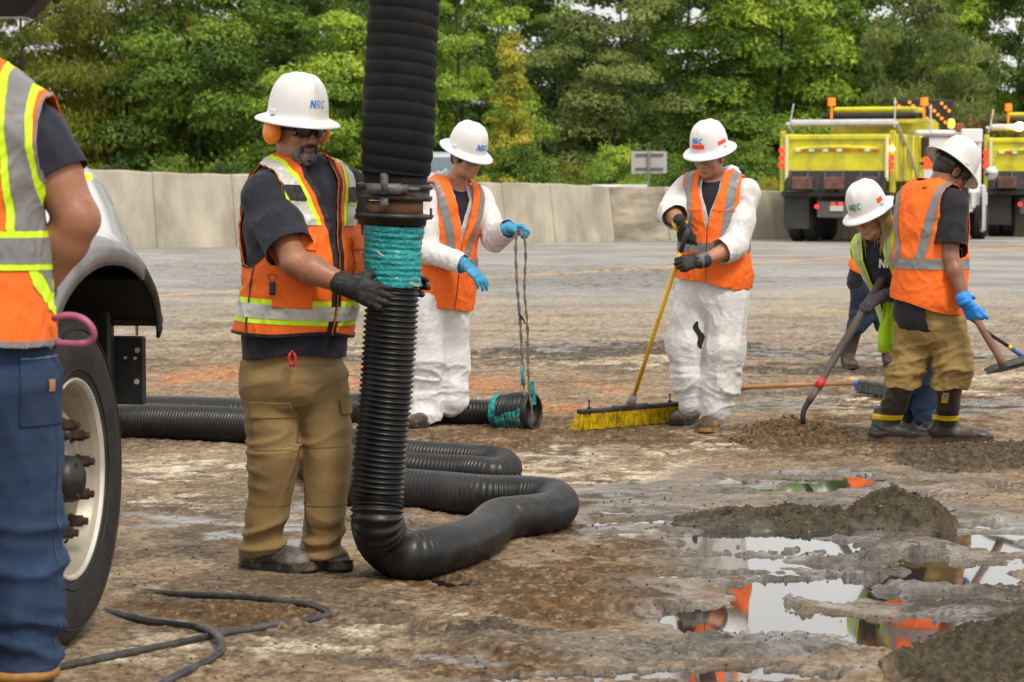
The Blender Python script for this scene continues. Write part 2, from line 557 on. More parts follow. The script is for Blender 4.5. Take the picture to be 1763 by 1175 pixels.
def make_ground():
    # rows denser near the camera, one sheet out to the horizon
    vs = np.concatenate([np.arange(1290, 1182, -6.0), np.arange(1182, 470, -1.35), np.arange(470, 330, -2.0), np.arange(330, 309, -3.0)])
    ys = np.array([G(W0 / 2, vv)[1] for vv in vs])
    ys = np.concatenate([[-60, -5, 1.5, 3.5], ys, [1900]])
    nc = 780
    s = np.linspace(-1, 1, nc)
    s = np.concatenate([[-7, -3, -2.0], s * 1.42, [2.0, 3, 7]])
    half = np.maximum(ys, 5.0) * (W0 / 2) / FPX
    X = s[None, :] * half[:, None]
    X[ys < 5.0] = s[None, :] * 1.3 * 8
    X[-1] = s * 260
    Y = np.repeat(ys[:, None], len(s), 1)
    x, y = X.reshape(-1), Y.reshape(-1)
    h, col, rr = ground_colors(x, y)
    V = np.stack([x, y, h], 1)
    r, c = len(ys), len(s)
    i = (np.arange(r - 1)[:, None] * c + np.arange(c - 1)[None, :]).reshape(-1)
    F = np.stack([i, i + 1, i + c + 1, i + c], 1)
    o = part('ground', V, F, gm, None, True, kind='structure')
    attrs(o.data, col, rr)
make_ground()

wm = bpy.data.materials.new('puddle_water')
wm.use_nodes = True
b_ = wm.node_tree.nodes['Principled BSDF']
b_.inputs['Base Color'].default_value = (.03, .026, .02, 1)
b_.inputs['Roughness'].default_value = 0.05
b_.inputs['IOR'].default_value = 1.5
b_.inputs['Coat Weight'].default_value = 1.0
b_.inputs['Coat Roughness'].default_value = 0.02
tcw = wm.node_tree.nodes.new('ShaderNodeTexCoord')
nw = wm.node_tree.nodes.new('ShaderNodeTexNoise'); nw.inputs['Scale'].default_value = 3.0; nw.inputs['Detail'].default_value = 2
bw = wm.node_tree.nodes.new('ShaderNodeBump'); bw.inputs['Strength'].default_value = .05; bw.inputs['Distance'].default_value = .004
wm.node_tree.links.new(tcw.outputs['Object'], nw.inputs['Vector'])
wm.node_tree.links.new(nw.outputs['Fac'], bw.inputs['Height'])
wm.node_tree.links.new(bw.outputs[0], b_.inputs['Normal'])
wq = [G(620, 1320), G(2100, 1320), G(2300, 585), G(300, 585)]
part('puddle_water', [(q[0], q[1], -0.006) for q in wq], [[0, 1, 2, 3]], wm, None, False, kind='structure')

# separate heaps of wet dirt
HEAPS = []
def heap(name, label, cx, cy, wx, wy, hh, seed, peaks, tone):
    """cx,cy: place on the road; wx,wy half extents in metres"""
    c = G(cx, cy)
    n, m = 230, 170
    gx, gy = np.meshgrid(np.linspace(-1.15, 1.15, n), np.linspace(-1.15, 1.15, m))
    x, y = c[0] + gx.reshape(-1) * wx, c[1] + gy.reshape(-1) * wy
    p = np.stack([x, y, np.full(len(x), seed * 1.0)], 1)
    z = np.zeros(len(x))
    wxn = gx.reshape(-1) + 0.16 * fbm(p * 2.4, 3, seed)
    wyn = gy.reshape(-1) + 0.16 * fbm(p * 2.4, 3, seed + 3)
    for (ax, ay, ar, ah) in peaks:
        d = np.sqrt(((wxn - ax) / ar) ** 2 + ((wyn - ay) / max(ar, .55)) ** 2)
        z = np.maximum(z, ah * np.clip(1 - d, 0, 1) ** 0.85)
    z = z * hh
    edge = np.clip(z / hh * 4, 0, 1)
    z += edge * (0.016 * fbm(p * 11, 3, seed + 5) + 0.020 * np.maximum(0, fbm(p * 26, 3, seed + 6)) + .006 * fbm(p * 55, 2, seed + 7))
    h0, col, rr = ground_colors(x, y)
    inside = z > 0.004
    HEAPS.append((x[inside], y[inside], (h0 + z)[inside], tone))
    z = np.where(inside, h0 + z, h0 - 0.03)
    g = fbm(p * 28, 3, seed + 8)
    base = np.asarray(tone)[None] * (1 + 0.65 * g[:, None])
    col = base * edge[:, None] + col * (1 - edge[:, None])
    i = (np.arange(m - 1)[:, None] * n + np.arange(n - 1)[None, :]).reshape(-1)
    F = np.stack([i, i + 1, i + n + 1, i + n], 1)
    o = part(name, np.stack([x, y, z], 1), F, gm, None, True)
    attrs(o.data, np.clip(col, 0, 1), 0.85 + 0 * rr)
    tag(o, label, 'dirt pile')
    return o
heap('dirt_pile', 'small brown heap of wet dirt at the tip of the young woman\'s shovel', 1368, 757, .42, .5, .125, 61,
     [(0, 0, .75, 1), (-.35, -.1, .6, .5), (.35, .1, .5, .6)], (.115, .074, .036))
heap('dirt_pile', 'long dark ridge of wet sludge with a peak at its right end', 1420, 900, .62, .55, .15, 62,
     [(.46, .0, .40, 1.15), (-.12, .05, .5, .48), (-.62, .1, .45, .30), (.15, 0, .5, .42), (.30, 0, .3, .75)], (.062, .049, .031))
heap('dirt_pile', 'broad low mound of dark mud at the lower right beside the mirror puddle', 1765, 1135, .46, .70, .085, 63,
     [(.1, 0, .9, 1), (-.5, -.3, .5, .7), (.3, .5, .6, .8)], (.060, .048, .031))
heap('dirt_pile', 'low spread of dark dirt to the right of the rubber boots', 1745, 792, .75, .8, .07, 64,
     [(0, 0, .9, 1), (-.5, 0, .5, .6), (.5, .1, .5, .8)], (.082, .060, .038))

# loose clods and stones
def clods():
    n = 9500
    t = RNG.random(n)
    v = 470 + (1178 - 470) * np.sqrt(t)
    u = RNG.uniform(-60, 1830, n)
    keep = fbm(np.stack([u / 130, v / 40, 0 * u], 1), 3, 71) > -0.12
    u, v = u[keep], v[keep]
    ctr = np.array([G(a, b) for a, b in zip(u, v)])
    h, col, rr = ground_colors(ctr[:, 0], ctr[:, 1])
    dark = RNG.random(len(u)) < 0.8
    ok = h > -0.004
    dk_ = col[:, 0] < .17
    ok &= dk_ | (RNG.random(len(u)) < .45)
    ctr, h, dark = ctr[ok], h[ok], dark[ok]
    hx_, hy_, hz_ = [], [], []
    for (a_, b_, c_, tn) in HEAPS:
        k_ = RNG.choice(len(a_), 900)
        hx_.append(a_[k_]); hy_.append(b_[k_]); hz_.append(c_[k_])
    ctr = np.concatenate([ctr, np.stack([np.concatenate(hx_), np.concatenate(hy_), 0 * np.concatenate(hx_)], 1)])
    h = np.concatenate([h, np.concatenate(hz_)]); dark = np.concatenate([dark, RNG.random(3600) < .88])
    base = np.array([(1, 0, 0), (-1, 0, 0), (0, 1, 0), (0, -1, 0), (0, 0, 1), (0, 0, -1)], float)
    fac = np.array([(0, 2, 4), (2, 1, 4), (1, 3, 4), (3, 0, 4), (2, 0, 5), (1, 2, 5), (3, 1, 5), (0, 3, 5)])
    k = len(ctr)
    r = 0.0018 + 0.0055 * RNG.random(k) ** 3.5
    far = ctr[:, 1] / 9
    r *= np.clip(far, .8, 1.5)
    V = base[None] * r[:, None, None] * RNG.uniform(.6, 1.4, (k, 6, 1)) + RNG.normal(0, .2, (k, 6, 3)) * r[:, None, None]
    V[..., 2] *= .7
    V += np.stack([ctr[:, 0], ctr[:, 1], h + r * .25], 1)[:, None, :]
    F = (fac[None] + (np.arange(k) * 6)[:, None, None])
    for nm, sel, m in (('dirt_clods', dark, mat('clod_dark', (.055, .042, .03), .9, .4, 30)), ('pale_grit', ~dark, mat('clod_pale', (.30, .25, .19), .9, .4, 30))):
        idx = np.where(sel)[0]
        V2 = V[idx].reshape(-1, 3)
        F2 = (fac[None] + (np.arange(len(idx)) * 6)[:, None, None]).reshape(-1, 3)
        o = part(nm, V2, F2, m, None, False, kind='stuff')
        o['label'] = 'loose crumbs of dirt scattered over the wet road' if nm == 'dirt_clods' else 'pale grit scattered over the wet road'
clods()

# ================================================================== WALL
conc = mat('concrete', (.41, .37, .30), .85, .22, 1.3, .5, 14, .02, dirt=(.19, .16, .12), dscale=1.5, dthr=(.46, .68), dmax=.7, stretch=(1, 1, .35))
conc_d = mat('concrete_stained', (.33, .29, .22), .88, .3, 2.2, .4, 30, .01, dirt=(.07, .062, .05), dscale=1.7, dthr=(.42, .66), dmax=.8, stretch=(.5, .5, 1.6))
wall_root = thing('concrete_barrier', 'long stained concrete barrier wall running along the far side of the road', 'barrier', G(700, 421))
def wall_pt(px):
    t = (px - 200) / 1100.0
    y_base = 428 - 15.5 * t
    top = 297 + 33 * t
    return y_base, top
cuts = [-900, -780, -660, -540, -420, -300, -180, -60, 60, 262, 398, 530, 660, 790, 862, 945, 1047, 1141, 1240, 1345, 1450, 1560, 1680, 1800, 1950]
for a, b in zip(cuts[:-1], cuts[1:]):
    rows = []
    for px in (a, b):
        yb, top = wall_pt(px)
        g = G(px, yb)
        g[2] = -0.05
        hgt = (yb - top) / (FPX / g[1])
        rows.append((g, hgt))
    d = nrm(rows[1][0] - rows[0][0])
    nin = A(d[1], -d[0], 0)
    if nin[1] > 0:
        nin = -nin
    gap = 0.006
    V = []
    prof = [(.32, 0), (.30, .08), (.05, 1.0), (.0, 1.0 + .02), (-.16, 1.02), (-.2, 1.0), (-.42, 0)]
    nseg = 14
    for k in range(nseg + 1):
        t = k / nseg
        g = rows[0][0] * (1 - t) + rows[1][0] * t
        g = g + d * (gap if k == 0 else (-gap if k == nseg else 0))
        hh = rows[0][1] * (1 - t) + rows[1][1] * t
        wob = 0.012 * math.sin(g[0] * 2.1) + 0.008 * math.sin(g[0] * 7.7)
        for (o_, z_) in prof:
            o2 = o_ - (0.002 if k in (0, nseg) else 0)
            V.append(g + nin * o2 + A(0, 0, z_ * (hh + wob) + (0.05 if z_ > 0 else 0)))
    m_ = len(prof)
    F = [[k * m_ + j, (k + 1) * m_ + j, (k + 1) * m_ + j + 1, k * m_ + j + 1] for k in range(nseg) for j in range(m_ - 1)]
    F += [list(range(m_)), [nseg * m_ + j for j in range(m_)][::-1]]
    dk = (a == 1047)
    part('wall_section', V, F, conc_d if dk else conc, wall_root, False, label='darker stained wall section' if dk else None)
# joint filler behind the gaps
V, F = [], []
for i, px in enumerate(cuts):
    yb, top = wall_pt(px)
    g = G(px, yb)
    hgt = (yb - top) / (FPX / g[1])
    for (o_, z_) in ((.27, 0), (.02, .97), (-.15, .97), (-.38, 0)):
        V.append(g + A(.4, -.9, 0) * o_ + A(0, 0, z_ * hgt))
    if i:
        F += [[(i - 1) * 4 + j, i * 4 + j, i * 4 + j + 1, (i - 1) * 4 + j + 1] for j in range(3)]
part('joint_filler', V, F, mat('joint_dark', (.05, .045, .04), .9), wall_root, False)

# ================================================================== TREES
def leaf_mat(name, c1, c2, c3):
    m = bpy.data.materials.new(name)
    m.use_nodes = True
    t = m.node_tree
    b = t.nodes['Principled BSDF']
    a = t.nodes.new('ShaderNodeAttribute'); a.attribute_name = 'tint'
    r = t.nodes.new('ShaderNodeValToRGB')
    r.color_ramp.elements[0].color = (*c1, 1)
    r.color_ramp.elements[1].color = (*c3, 1)
    e = r.color_ramp.elements.new(.5); e.color = (*c2, 1)
    t.links.new(a.outputs['Fac'], r.inputs[0])
    t.links.new(r.outputs[0], b.inputs['Base Color'])
    b.inputs['Roughness'].default_value = .5
    b.inputs['Specular IOR Level'].default_value = .35
    tr = t.nodes.new('ShaderNodeBsdfTranslucent')
    ms = t.nodes.new('ShaderNodeMixShader'); ms.inputs[0].default_value = .3
    t.links.new(r.outputs[0], tr.inputs[0])
    t.links.new(b.outputs[0], ms.inputs[1]); t.links.new(tr.outputs[0], ms.inputs[2])
    t.links.new(ms.outputs[0], t.nodes['Material Output'].inputs[0])
    return m
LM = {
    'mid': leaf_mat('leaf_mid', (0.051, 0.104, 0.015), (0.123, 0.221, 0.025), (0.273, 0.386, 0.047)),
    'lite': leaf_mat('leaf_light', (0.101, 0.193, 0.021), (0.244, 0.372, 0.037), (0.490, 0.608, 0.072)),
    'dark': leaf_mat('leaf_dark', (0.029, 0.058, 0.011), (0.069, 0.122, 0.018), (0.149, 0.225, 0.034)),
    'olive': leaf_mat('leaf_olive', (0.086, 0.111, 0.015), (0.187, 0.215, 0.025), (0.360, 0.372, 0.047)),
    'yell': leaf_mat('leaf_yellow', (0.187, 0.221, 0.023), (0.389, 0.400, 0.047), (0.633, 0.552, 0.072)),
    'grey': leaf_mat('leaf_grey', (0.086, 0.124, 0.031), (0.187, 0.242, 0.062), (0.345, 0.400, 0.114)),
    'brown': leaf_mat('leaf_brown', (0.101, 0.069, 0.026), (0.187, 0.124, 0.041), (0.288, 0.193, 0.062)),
}
bark = mat('bark', (.055, .045, .032), .9, .4, 8, .6, 20, .03, stretch=(1, 1, .2))
def crown_mesh(name, seed, H, R, n, leaf, droop=0.0, kind='round', z0=0.0):
    r = np.random.default_rng(seed)
    nl = 64
    C, S = [], []
    for i in range(nl):
        t = (i + .5) / nl
        if kind == 'cone':
            zz = z0 + (H - z0) * t
            rr = R * (1 - t) ** .75 * 1.0 + .12
        elif kind == 'bush':
            zz = H * t * .8
            rr = R * math.sqrt(max(.05, 1 - t * t))
        else:
            zz = z0 + .3 + (H - z0) * (t ** 1.0) * .93
            rr = R * (math.sin(math.pi * min(1, .30 + t * .66)) ** .6)
        a = r.uniform(0, 2 * math.pi)
        q = rr * r.uniform(.30, 1.0)
        C.append((q * math.cos(a), q * math.sin(a), zz))
        s = R * r.uniform(.20, .42) * (1.15 - .55 * t)
        S.append((s * r.uniform(.9, 1.4), s * r.uniform(.9, 1.4), s * r.uniform(.6, 1.1)))
    C, S = np.array(C), np.array(S)
    wgt = S.prod(1) ** .66
    li = r.choice(nl, n, p=wgt / wgt.sum())
    d = r.normal(size=(n, 3))
    d /= np.linalg.norm(d, axis=1)[:, None]
    d[:, 2] = np.abs(d[:, 2]) * .9 - .25 * r.random(n)
    rad_ = (.55 + .5 * r.random(n) ** .6)[:, None]
    pos = C[li] + d * S[li] * rad_
    pos += (perlin(pos * 1.7, seed)[:, None] * .25 + perlin(pos * 5, seed + 1)[:, None] * .1) * d
    nrmv = d + r.normal(0, .55, (n, 3)) + np.array([0, 0, .35])
    nrmv /= np.linalg.norm(nrmv, axis=1)[:, None]
    ax = np.cross(nrmv, r.normal(size=(n, 3)))
    ax[:, 2] -= droop
    ax /= np.linalg.norm(ax, axis=1)[:, None]
    bx = np.cross(nrmv, ax)
    L = leaf * r.uniform(.6, 1.35, n)[:, None]
    Wd = L * (.30 if droop > .8 else .48)
    fold = nrmv * (L * .12)
    V = np.stack([pos - ax * L * .5, pos + bx * Wd * .5 + fold, pos + ax * L * .5, pos - bx * Wd * .5 + fold], 1)
    F = (np.arange(n)[:, None] * 4 + np.arange(4)[None]).astype(np.int64)
    tint = np.clip(.5 + .16 * r.normal(size=n) + .22 * r.normal(size=nl)[li] * .8 + .35 * perlin(pos * .9, seed + 5), 0, 1)
    me = mesh_from(name, V.reshape(-1, 3), F, False)
    a = me.attributes.new('tint', 'FLOAT', 'FACE')
    a.data.foreach_set('value', tint.astype(np.float32))
    return me
def trunk_mesh(name, seed, H, R, r0):
    r = np.random.default_rng(seed)
    mb = MB()
    top = A(r.uniform(-.2, .2), r.uniform(-.2, .2), H * .9)
    path = catmull([A(0, 0, -.1), top * .3 + A(.1, 0, 0), top * .65 - A(.08, .05, 0), top], .5)
    r0 *= .6
    mb.tube(path, np.linspace(r0, r0 * .15, len(path)), 8)
    for k in range(11):
        t = .15 + .75 * k / 11
        i = int(t * (len(path) - 1))
        a = r.uniform(0, 2 * math.pi)
        e = path[i] + A(math.cos(a), math.sin(a), .5) * R * r.uniform(.5, .85) * (1 - t * .4)
        mb.tube([path[i], (path[i] + e) / 2 + A(0, 0, .1), e], [r0 * .4 * (1 - t) + .02, r0 * .2, .012], 5)
    me = mesh_from(name, np.concatenate(mb.V), mb.F, True)
    return me
SH = {
    'round_a': (crown_mesh('crown_a', 1, 8.2, 2.6, 42000, .145), trunk_mesh('trunk_a', 1, 8, 2.6, .17), 8.2, 2.6),
    'round_b': (crown_mesh('crown_b', 2, 8.6, 2.3, 42000, .13), trunk_mesh('trunk_b', 2, 8.6, 2.3, .15), 8.6, 2.3),
    'round_c': (crown_mesh('crown_c', 3, 7.6, 2.9, 42000, .16), trunk_mesh('trunk_c', 3, 7.6, 2.9, .18), 7.6, 2.9),
    'droop': (crown_mesh('crown_d', 4, 8.5, 2.6, 40000, .20, 1.2), trunk_mesh('trunk_d', 4, 8.5, 2.6, .18), 8.5, 2.6),
    'cone': (crown_mesh('crown_e', 5, 6.5, 1.5, 18000, .14, .3, 'cone'), trunk_mesh('trunk_e', 5, 6.5, 1.4, .1), 6.5, 1.5),
    'bush': (crown_mesh('crown_f', 6, 2.6, 1.8, 13000, .125, 0, 'bush'), trunk_mesh('trunk_f', 6, 2.2, 1.4, .07), 2.6, 1.8),
}
def tree(shape, cl_, px, top_py, wpx, Y, label, group='trees beyond the barrier', cat='tree', name='broadleaf_tree', rz=None):
    cm, tm, H, R = SH[shape]
    g = P(px, 400, Y)
    top = P(px, max(top_py, -95) if shape != 'bush' else top_py, Y)[2]
    root = thing(name, label, cat, (g[0], g[1], 0), group)
    ww = wpx / (FPX / Y) / (2 * R)
    hh = top / H
    root.scale = (ww, ww, hh)
    root.rotation_euler = (0, 0, random.uniform(0, 6.28) if rz is None else rz)
    c = bpy.data.objects.new('crown', cm)
    if not cm.materials:
        cm.materials.append(LM['mid'])
    c.material_slots[0].link = 'OBJECT'
    c.material_slots[0].material = LM[cl_]
    sc.collection.objects.link(c); c.parent = root
    t = bpy.data.objects.new('trunk', tm)
    if not tm.materials:
        tm.materials.append(bark)
    sc.collection.objects.link(t); t.parent = root
    return root
# (shape, leaf, px, top, width px, Y, label)
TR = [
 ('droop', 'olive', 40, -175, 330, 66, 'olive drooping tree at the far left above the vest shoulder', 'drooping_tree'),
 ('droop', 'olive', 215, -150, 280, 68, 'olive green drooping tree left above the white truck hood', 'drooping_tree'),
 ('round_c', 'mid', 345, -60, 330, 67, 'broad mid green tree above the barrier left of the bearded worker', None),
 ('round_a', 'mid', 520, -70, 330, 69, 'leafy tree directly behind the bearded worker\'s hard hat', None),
 ('round_c', 'lite', 600, 20, 290, 65, 'bright green tree between the bearded worker and the tall hose', None),
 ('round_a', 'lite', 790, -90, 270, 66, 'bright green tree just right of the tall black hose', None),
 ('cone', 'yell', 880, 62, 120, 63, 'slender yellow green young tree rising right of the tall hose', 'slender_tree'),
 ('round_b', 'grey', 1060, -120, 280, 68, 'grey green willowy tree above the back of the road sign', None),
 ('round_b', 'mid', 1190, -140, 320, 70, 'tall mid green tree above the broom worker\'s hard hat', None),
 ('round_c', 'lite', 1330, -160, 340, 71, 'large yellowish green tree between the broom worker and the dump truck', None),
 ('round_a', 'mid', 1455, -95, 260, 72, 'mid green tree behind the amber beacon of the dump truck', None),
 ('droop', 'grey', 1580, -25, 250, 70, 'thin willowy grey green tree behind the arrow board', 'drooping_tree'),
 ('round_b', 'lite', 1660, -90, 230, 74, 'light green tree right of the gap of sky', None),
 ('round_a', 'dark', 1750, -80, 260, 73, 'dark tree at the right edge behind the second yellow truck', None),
 ('round_b', 'dark', 960, -110, 260, 76, 'dark tree behind the slender yellow green one', None),
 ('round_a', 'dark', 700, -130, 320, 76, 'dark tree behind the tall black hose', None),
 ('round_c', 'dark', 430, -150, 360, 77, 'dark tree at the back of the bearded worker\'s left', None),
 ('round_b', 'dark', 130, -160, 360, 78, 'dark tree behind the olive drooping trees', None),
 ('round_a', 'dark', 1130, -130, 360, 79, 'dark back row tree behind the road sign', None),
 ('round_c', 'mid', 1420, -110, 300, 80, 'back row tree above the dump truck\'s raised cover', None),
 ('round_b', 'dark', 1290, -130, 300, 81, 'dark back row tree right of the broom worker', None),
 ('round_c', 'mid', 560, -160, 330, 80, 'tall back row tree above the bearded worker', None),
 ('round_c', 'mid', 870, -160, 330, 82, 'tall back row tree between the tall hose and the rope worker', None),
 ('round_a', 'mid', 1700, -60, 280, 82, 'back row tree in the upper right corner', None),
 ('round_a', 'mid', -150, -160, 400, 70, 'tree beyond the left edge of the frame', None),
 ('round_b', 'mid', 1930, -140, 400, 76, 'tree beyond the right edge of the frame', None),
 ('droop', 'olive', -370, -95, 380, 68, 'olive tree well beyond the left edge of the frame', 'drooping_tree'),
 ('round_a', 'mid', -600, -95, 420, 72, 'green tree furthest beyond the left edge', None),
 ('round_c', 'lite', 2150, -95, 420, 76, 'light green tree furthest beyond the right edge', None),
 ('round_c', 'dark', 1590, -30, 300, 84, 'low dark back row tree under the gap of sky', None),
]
for s_, l_, px, tp, wp, Y, lb, nm in TR:
    tree(s_, l_, px, tp, wp, Y, lb, name=nm or 'broadleaf_tree')
BU = [
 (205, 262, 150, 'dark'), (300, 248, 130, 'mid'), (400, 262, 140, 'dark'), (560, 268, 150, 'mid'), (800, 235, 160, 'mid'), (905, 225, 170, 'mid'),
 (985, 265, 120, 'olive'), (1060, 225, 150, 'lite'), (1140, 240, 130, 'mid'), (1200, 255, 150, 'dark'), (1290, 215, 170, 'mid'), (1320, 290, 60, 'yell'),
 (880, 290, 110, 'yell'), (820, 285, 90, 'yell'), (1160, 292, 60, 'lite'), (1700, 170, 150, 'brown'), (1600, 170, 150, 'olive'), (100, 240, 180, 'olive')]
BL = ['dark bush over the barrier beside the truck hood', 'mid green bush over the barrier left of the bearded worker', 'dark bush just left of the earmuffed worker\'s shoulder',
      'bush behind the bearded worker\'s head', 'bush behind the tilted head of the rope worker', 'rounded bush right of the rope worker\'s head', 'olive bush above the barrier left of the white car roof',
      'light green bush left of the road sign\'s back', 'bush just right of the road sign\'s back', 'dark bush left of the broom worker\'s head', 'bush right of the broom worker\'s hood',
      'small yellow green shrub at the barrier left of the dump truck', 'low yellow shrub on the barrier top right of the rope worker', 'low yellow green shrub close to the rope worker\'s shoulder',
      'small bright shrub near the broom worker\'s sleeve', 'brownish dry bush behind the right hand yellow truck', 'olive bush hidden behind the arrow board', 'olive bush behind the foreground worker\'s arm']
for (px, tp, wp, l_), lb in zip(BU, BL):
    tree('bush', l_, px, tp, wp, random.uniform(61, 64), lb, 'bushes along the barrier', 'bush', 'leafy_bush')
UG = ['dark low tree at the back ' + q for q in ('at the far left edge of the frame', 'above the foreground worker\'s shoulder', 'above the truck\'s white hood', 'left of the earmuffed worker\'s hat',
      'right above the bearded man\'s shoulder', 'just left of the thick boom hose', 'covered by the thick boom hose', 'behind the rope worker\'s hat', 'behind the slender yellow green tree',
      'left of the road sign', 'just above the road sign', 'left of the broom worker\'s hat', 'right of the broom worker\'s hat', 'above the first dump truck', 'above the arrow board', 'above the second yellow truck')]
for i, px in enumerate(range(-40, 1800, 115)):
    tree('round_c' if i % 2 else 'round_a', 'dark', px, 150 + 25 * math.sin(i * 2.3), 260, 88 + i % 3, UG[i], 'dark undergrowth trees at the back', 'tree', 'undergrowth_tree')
# small sprig at the wall
sp = thing('wall_sprig', 'tiny bright green sprig growing above the barrier left of the bearded worker', 'plant', P(277, 400, 51.5) * A(1, 1, 0))
mb = MB()
b0 = P(275, 400, 51.5)
mb.tube([b0 * A(1, 1, 0), P(276, 300, 51.5), P(279, 278, 51.5)], [.012, .01, .006], 5)
mb.done('stem', mat('stem', (.09, .14, .03), .7), sp)
lv = MB()
for k in range(16):
    c = P(277 + random.uniform(-17, 10), 288 + random.uniform(-11, 8), 51.5 + random.uniform(-.1, .1))
    a = nrm(RNG.normal(size=3)); b = nrm(np.cross(a, RNG.normal(size=3)))
    lv.add([c - a * .06, c + b * .035, c + a * .06, c - b * .035], [[0, 1, 2, 3]])
lv.done('leaves', LM['yell'], sp, kind='stuff')

# far ground rise behind the trees closes the horizon
hx = np.linspace(-60, 60, 40)
V = [(x, 120 + 4 * math.sin(x * .1), z) for x in hx for z in (-1, 3.4 + .7 * math.sin(x * .23) + .4 * math.sin(x * .71), )]
V += [(x, 200, z) for x in hx for z in (-1, 3.0)]
F = [[2 * i, 2 * i + 2, 2 * i + 3, 2 * i + 1] for i in range(39)] + [[2 * i + 1, 2 * i + 3, 80 + 2 * i + 3, 80 + 2 * i + 1] for i in range(39)]
part('hill', V, F, mat('far_scrub', (.03, .055, .018), .9, .5, .6, .8, 2, .5), None, False, kind='structure')
# ================================================================== SHAPE ENGINE
class Fr:
    """local frame: r = wearer's right, f = forward, u = up"""
    def __init__(s, o, f, u):
        s.o = np.asarray(o, float)
        s.u = nrm(u)
        f = np.asarray(f, float)
        s.f = nrm(f - (f @ s.u) * s.u)
        s.r = np.cross(s.f, s.u)
        s.M = np.stack([s.r, s.f, s.u], 0)
    def w(s, *p):
        p = np.asarray(p[0] if len(p) == 1 else p, float)
        return s.o + p @ s.M
    def l(s, V):
        return (np.asarray(V) - s.o) @ s.M.T
def seg(a, b, ra, rb=None, U=None, sub=False, k=None):
    a, b = np.asarray(a, float), np.asarray(b, float)
    rb = ra if rb is None else rb
    ra = np.array([ra, ra] if np.isscalar(ra) else ra, float)
    rb = np.array([rb, rb] if np.isscalar(rb) else rb, float)
    L = max(np.linalg.norm(b - a), 1e-5)
    W = (b - a) / L
    if U is None:
        U = (0.31, 0.83, 0.12) if abs(W[1]) < .9 else (1, 0, 0)
    U = nrm(np.asarray(U, float) - (np.asarray(U, float) @ W) * W)
    Vv = np.cross(W, U)
    return dict(t='seg', a=a, b=b, ra=ra, rb=rb, L=L, W=W, U=U, V=Vv, sub=sub, k=k, R=max(ra.max(), rb.max()))
def ell(c, r, fr=None, sub=False, k=None):
    M = np.eye(3) if fr is None else fr.M
    c = np.asarray(c, float) if fr is None else fr.w(c)
    return dict(t='ell', c=c, r=np.array(r, float), M=M, sub=sub, k=k, R=max(r))
def ev(p, X, Y, Z, infl):
    if p['t'] == 'seg':
        x, y, z = X - p['a'][0], Y - p['a'][1], Z - p['a'][2]
        W, U, V = p['W'], p['U'], p['V']
        wv = x * W[0] + y * W[1] + z * W[2]
        t = np.clip(wv / p['L'], 0, 1)
        w_ = wv - t * p['L']
        u = x * U[0] + y * U[1] + z * U[2]
        v = x * V[0] + y * V[1] + z * V[2]
        ru = p['ra'][0] + (p['rb'][0] - p['ra'][0]) * t + infl
        rv = p['ra'][1] + (p['rb'][1] - p['ra'][1]) * t + infl
        rw = np.minimum(ru, rv)
        k0 = np.sqrt((u / ru) ** 2 + (v / rv) ** 2 + (w_ / rw) ** 2)
        k1 = np.sqrt((u / ru ** 2) ** 2 + (v / rv ** 2) ** 2 + (w_ / rw ** 2) ** 2) + 1e-6
        return k0 * (k0 - 1) / k1
    x, y, z = X - p['c'][0], Y - p['c'][1], Z - p['c'][2]
    M, r = p['M'], p['r'] + infl
    a = x * M[0, 0] + y * M[0, 1] + z * M[0, 2]
    b = x * M[1, 0] + y * M[1, 1] + z * M[1, 2]
    c = x * M[2, 0] + y * M[2, 1] + z * M[2, 2]
    k0 = np.sqrt((a / r[0]) ** 2 + (b / r[1]) ** 2 + (c / r[2]) ** 2)
    k1 = np.sqrt((a / r[0] ** 2) ** 2 + (b / r[1] ** 2) ** 2 + (c / r[2] ** 2) ** 2) + 1e-6
    return k0 * (k0 - 1) / k1
def pbox(p):
    if p['t'] == 'seg':
        q = np.stack([p['a'] - p['R'], p['a'] + p['R'], p['b'] - p['R'], p['b'] + p['R']])
        return q.min(0), q.max(0)
    e = np.sqrt(((p['M'] * p['r'][:, None]) ** 2).sum(0))
    return p['c'] - e, p['c'] + e
def axis(lo, hi, fine, coarse, zones):
    """coordinates with step `fine` inside zones and `coarse` elsewhere"""
    x, out = lo, [lo]
    while x < hi:
        inz = any(a - 2 * coarse <= x <= b + coarse for a, b in zones) if zones else True
        x += fine if inz else coarse
        out.append(x)
    return np.array(out, np.float32)
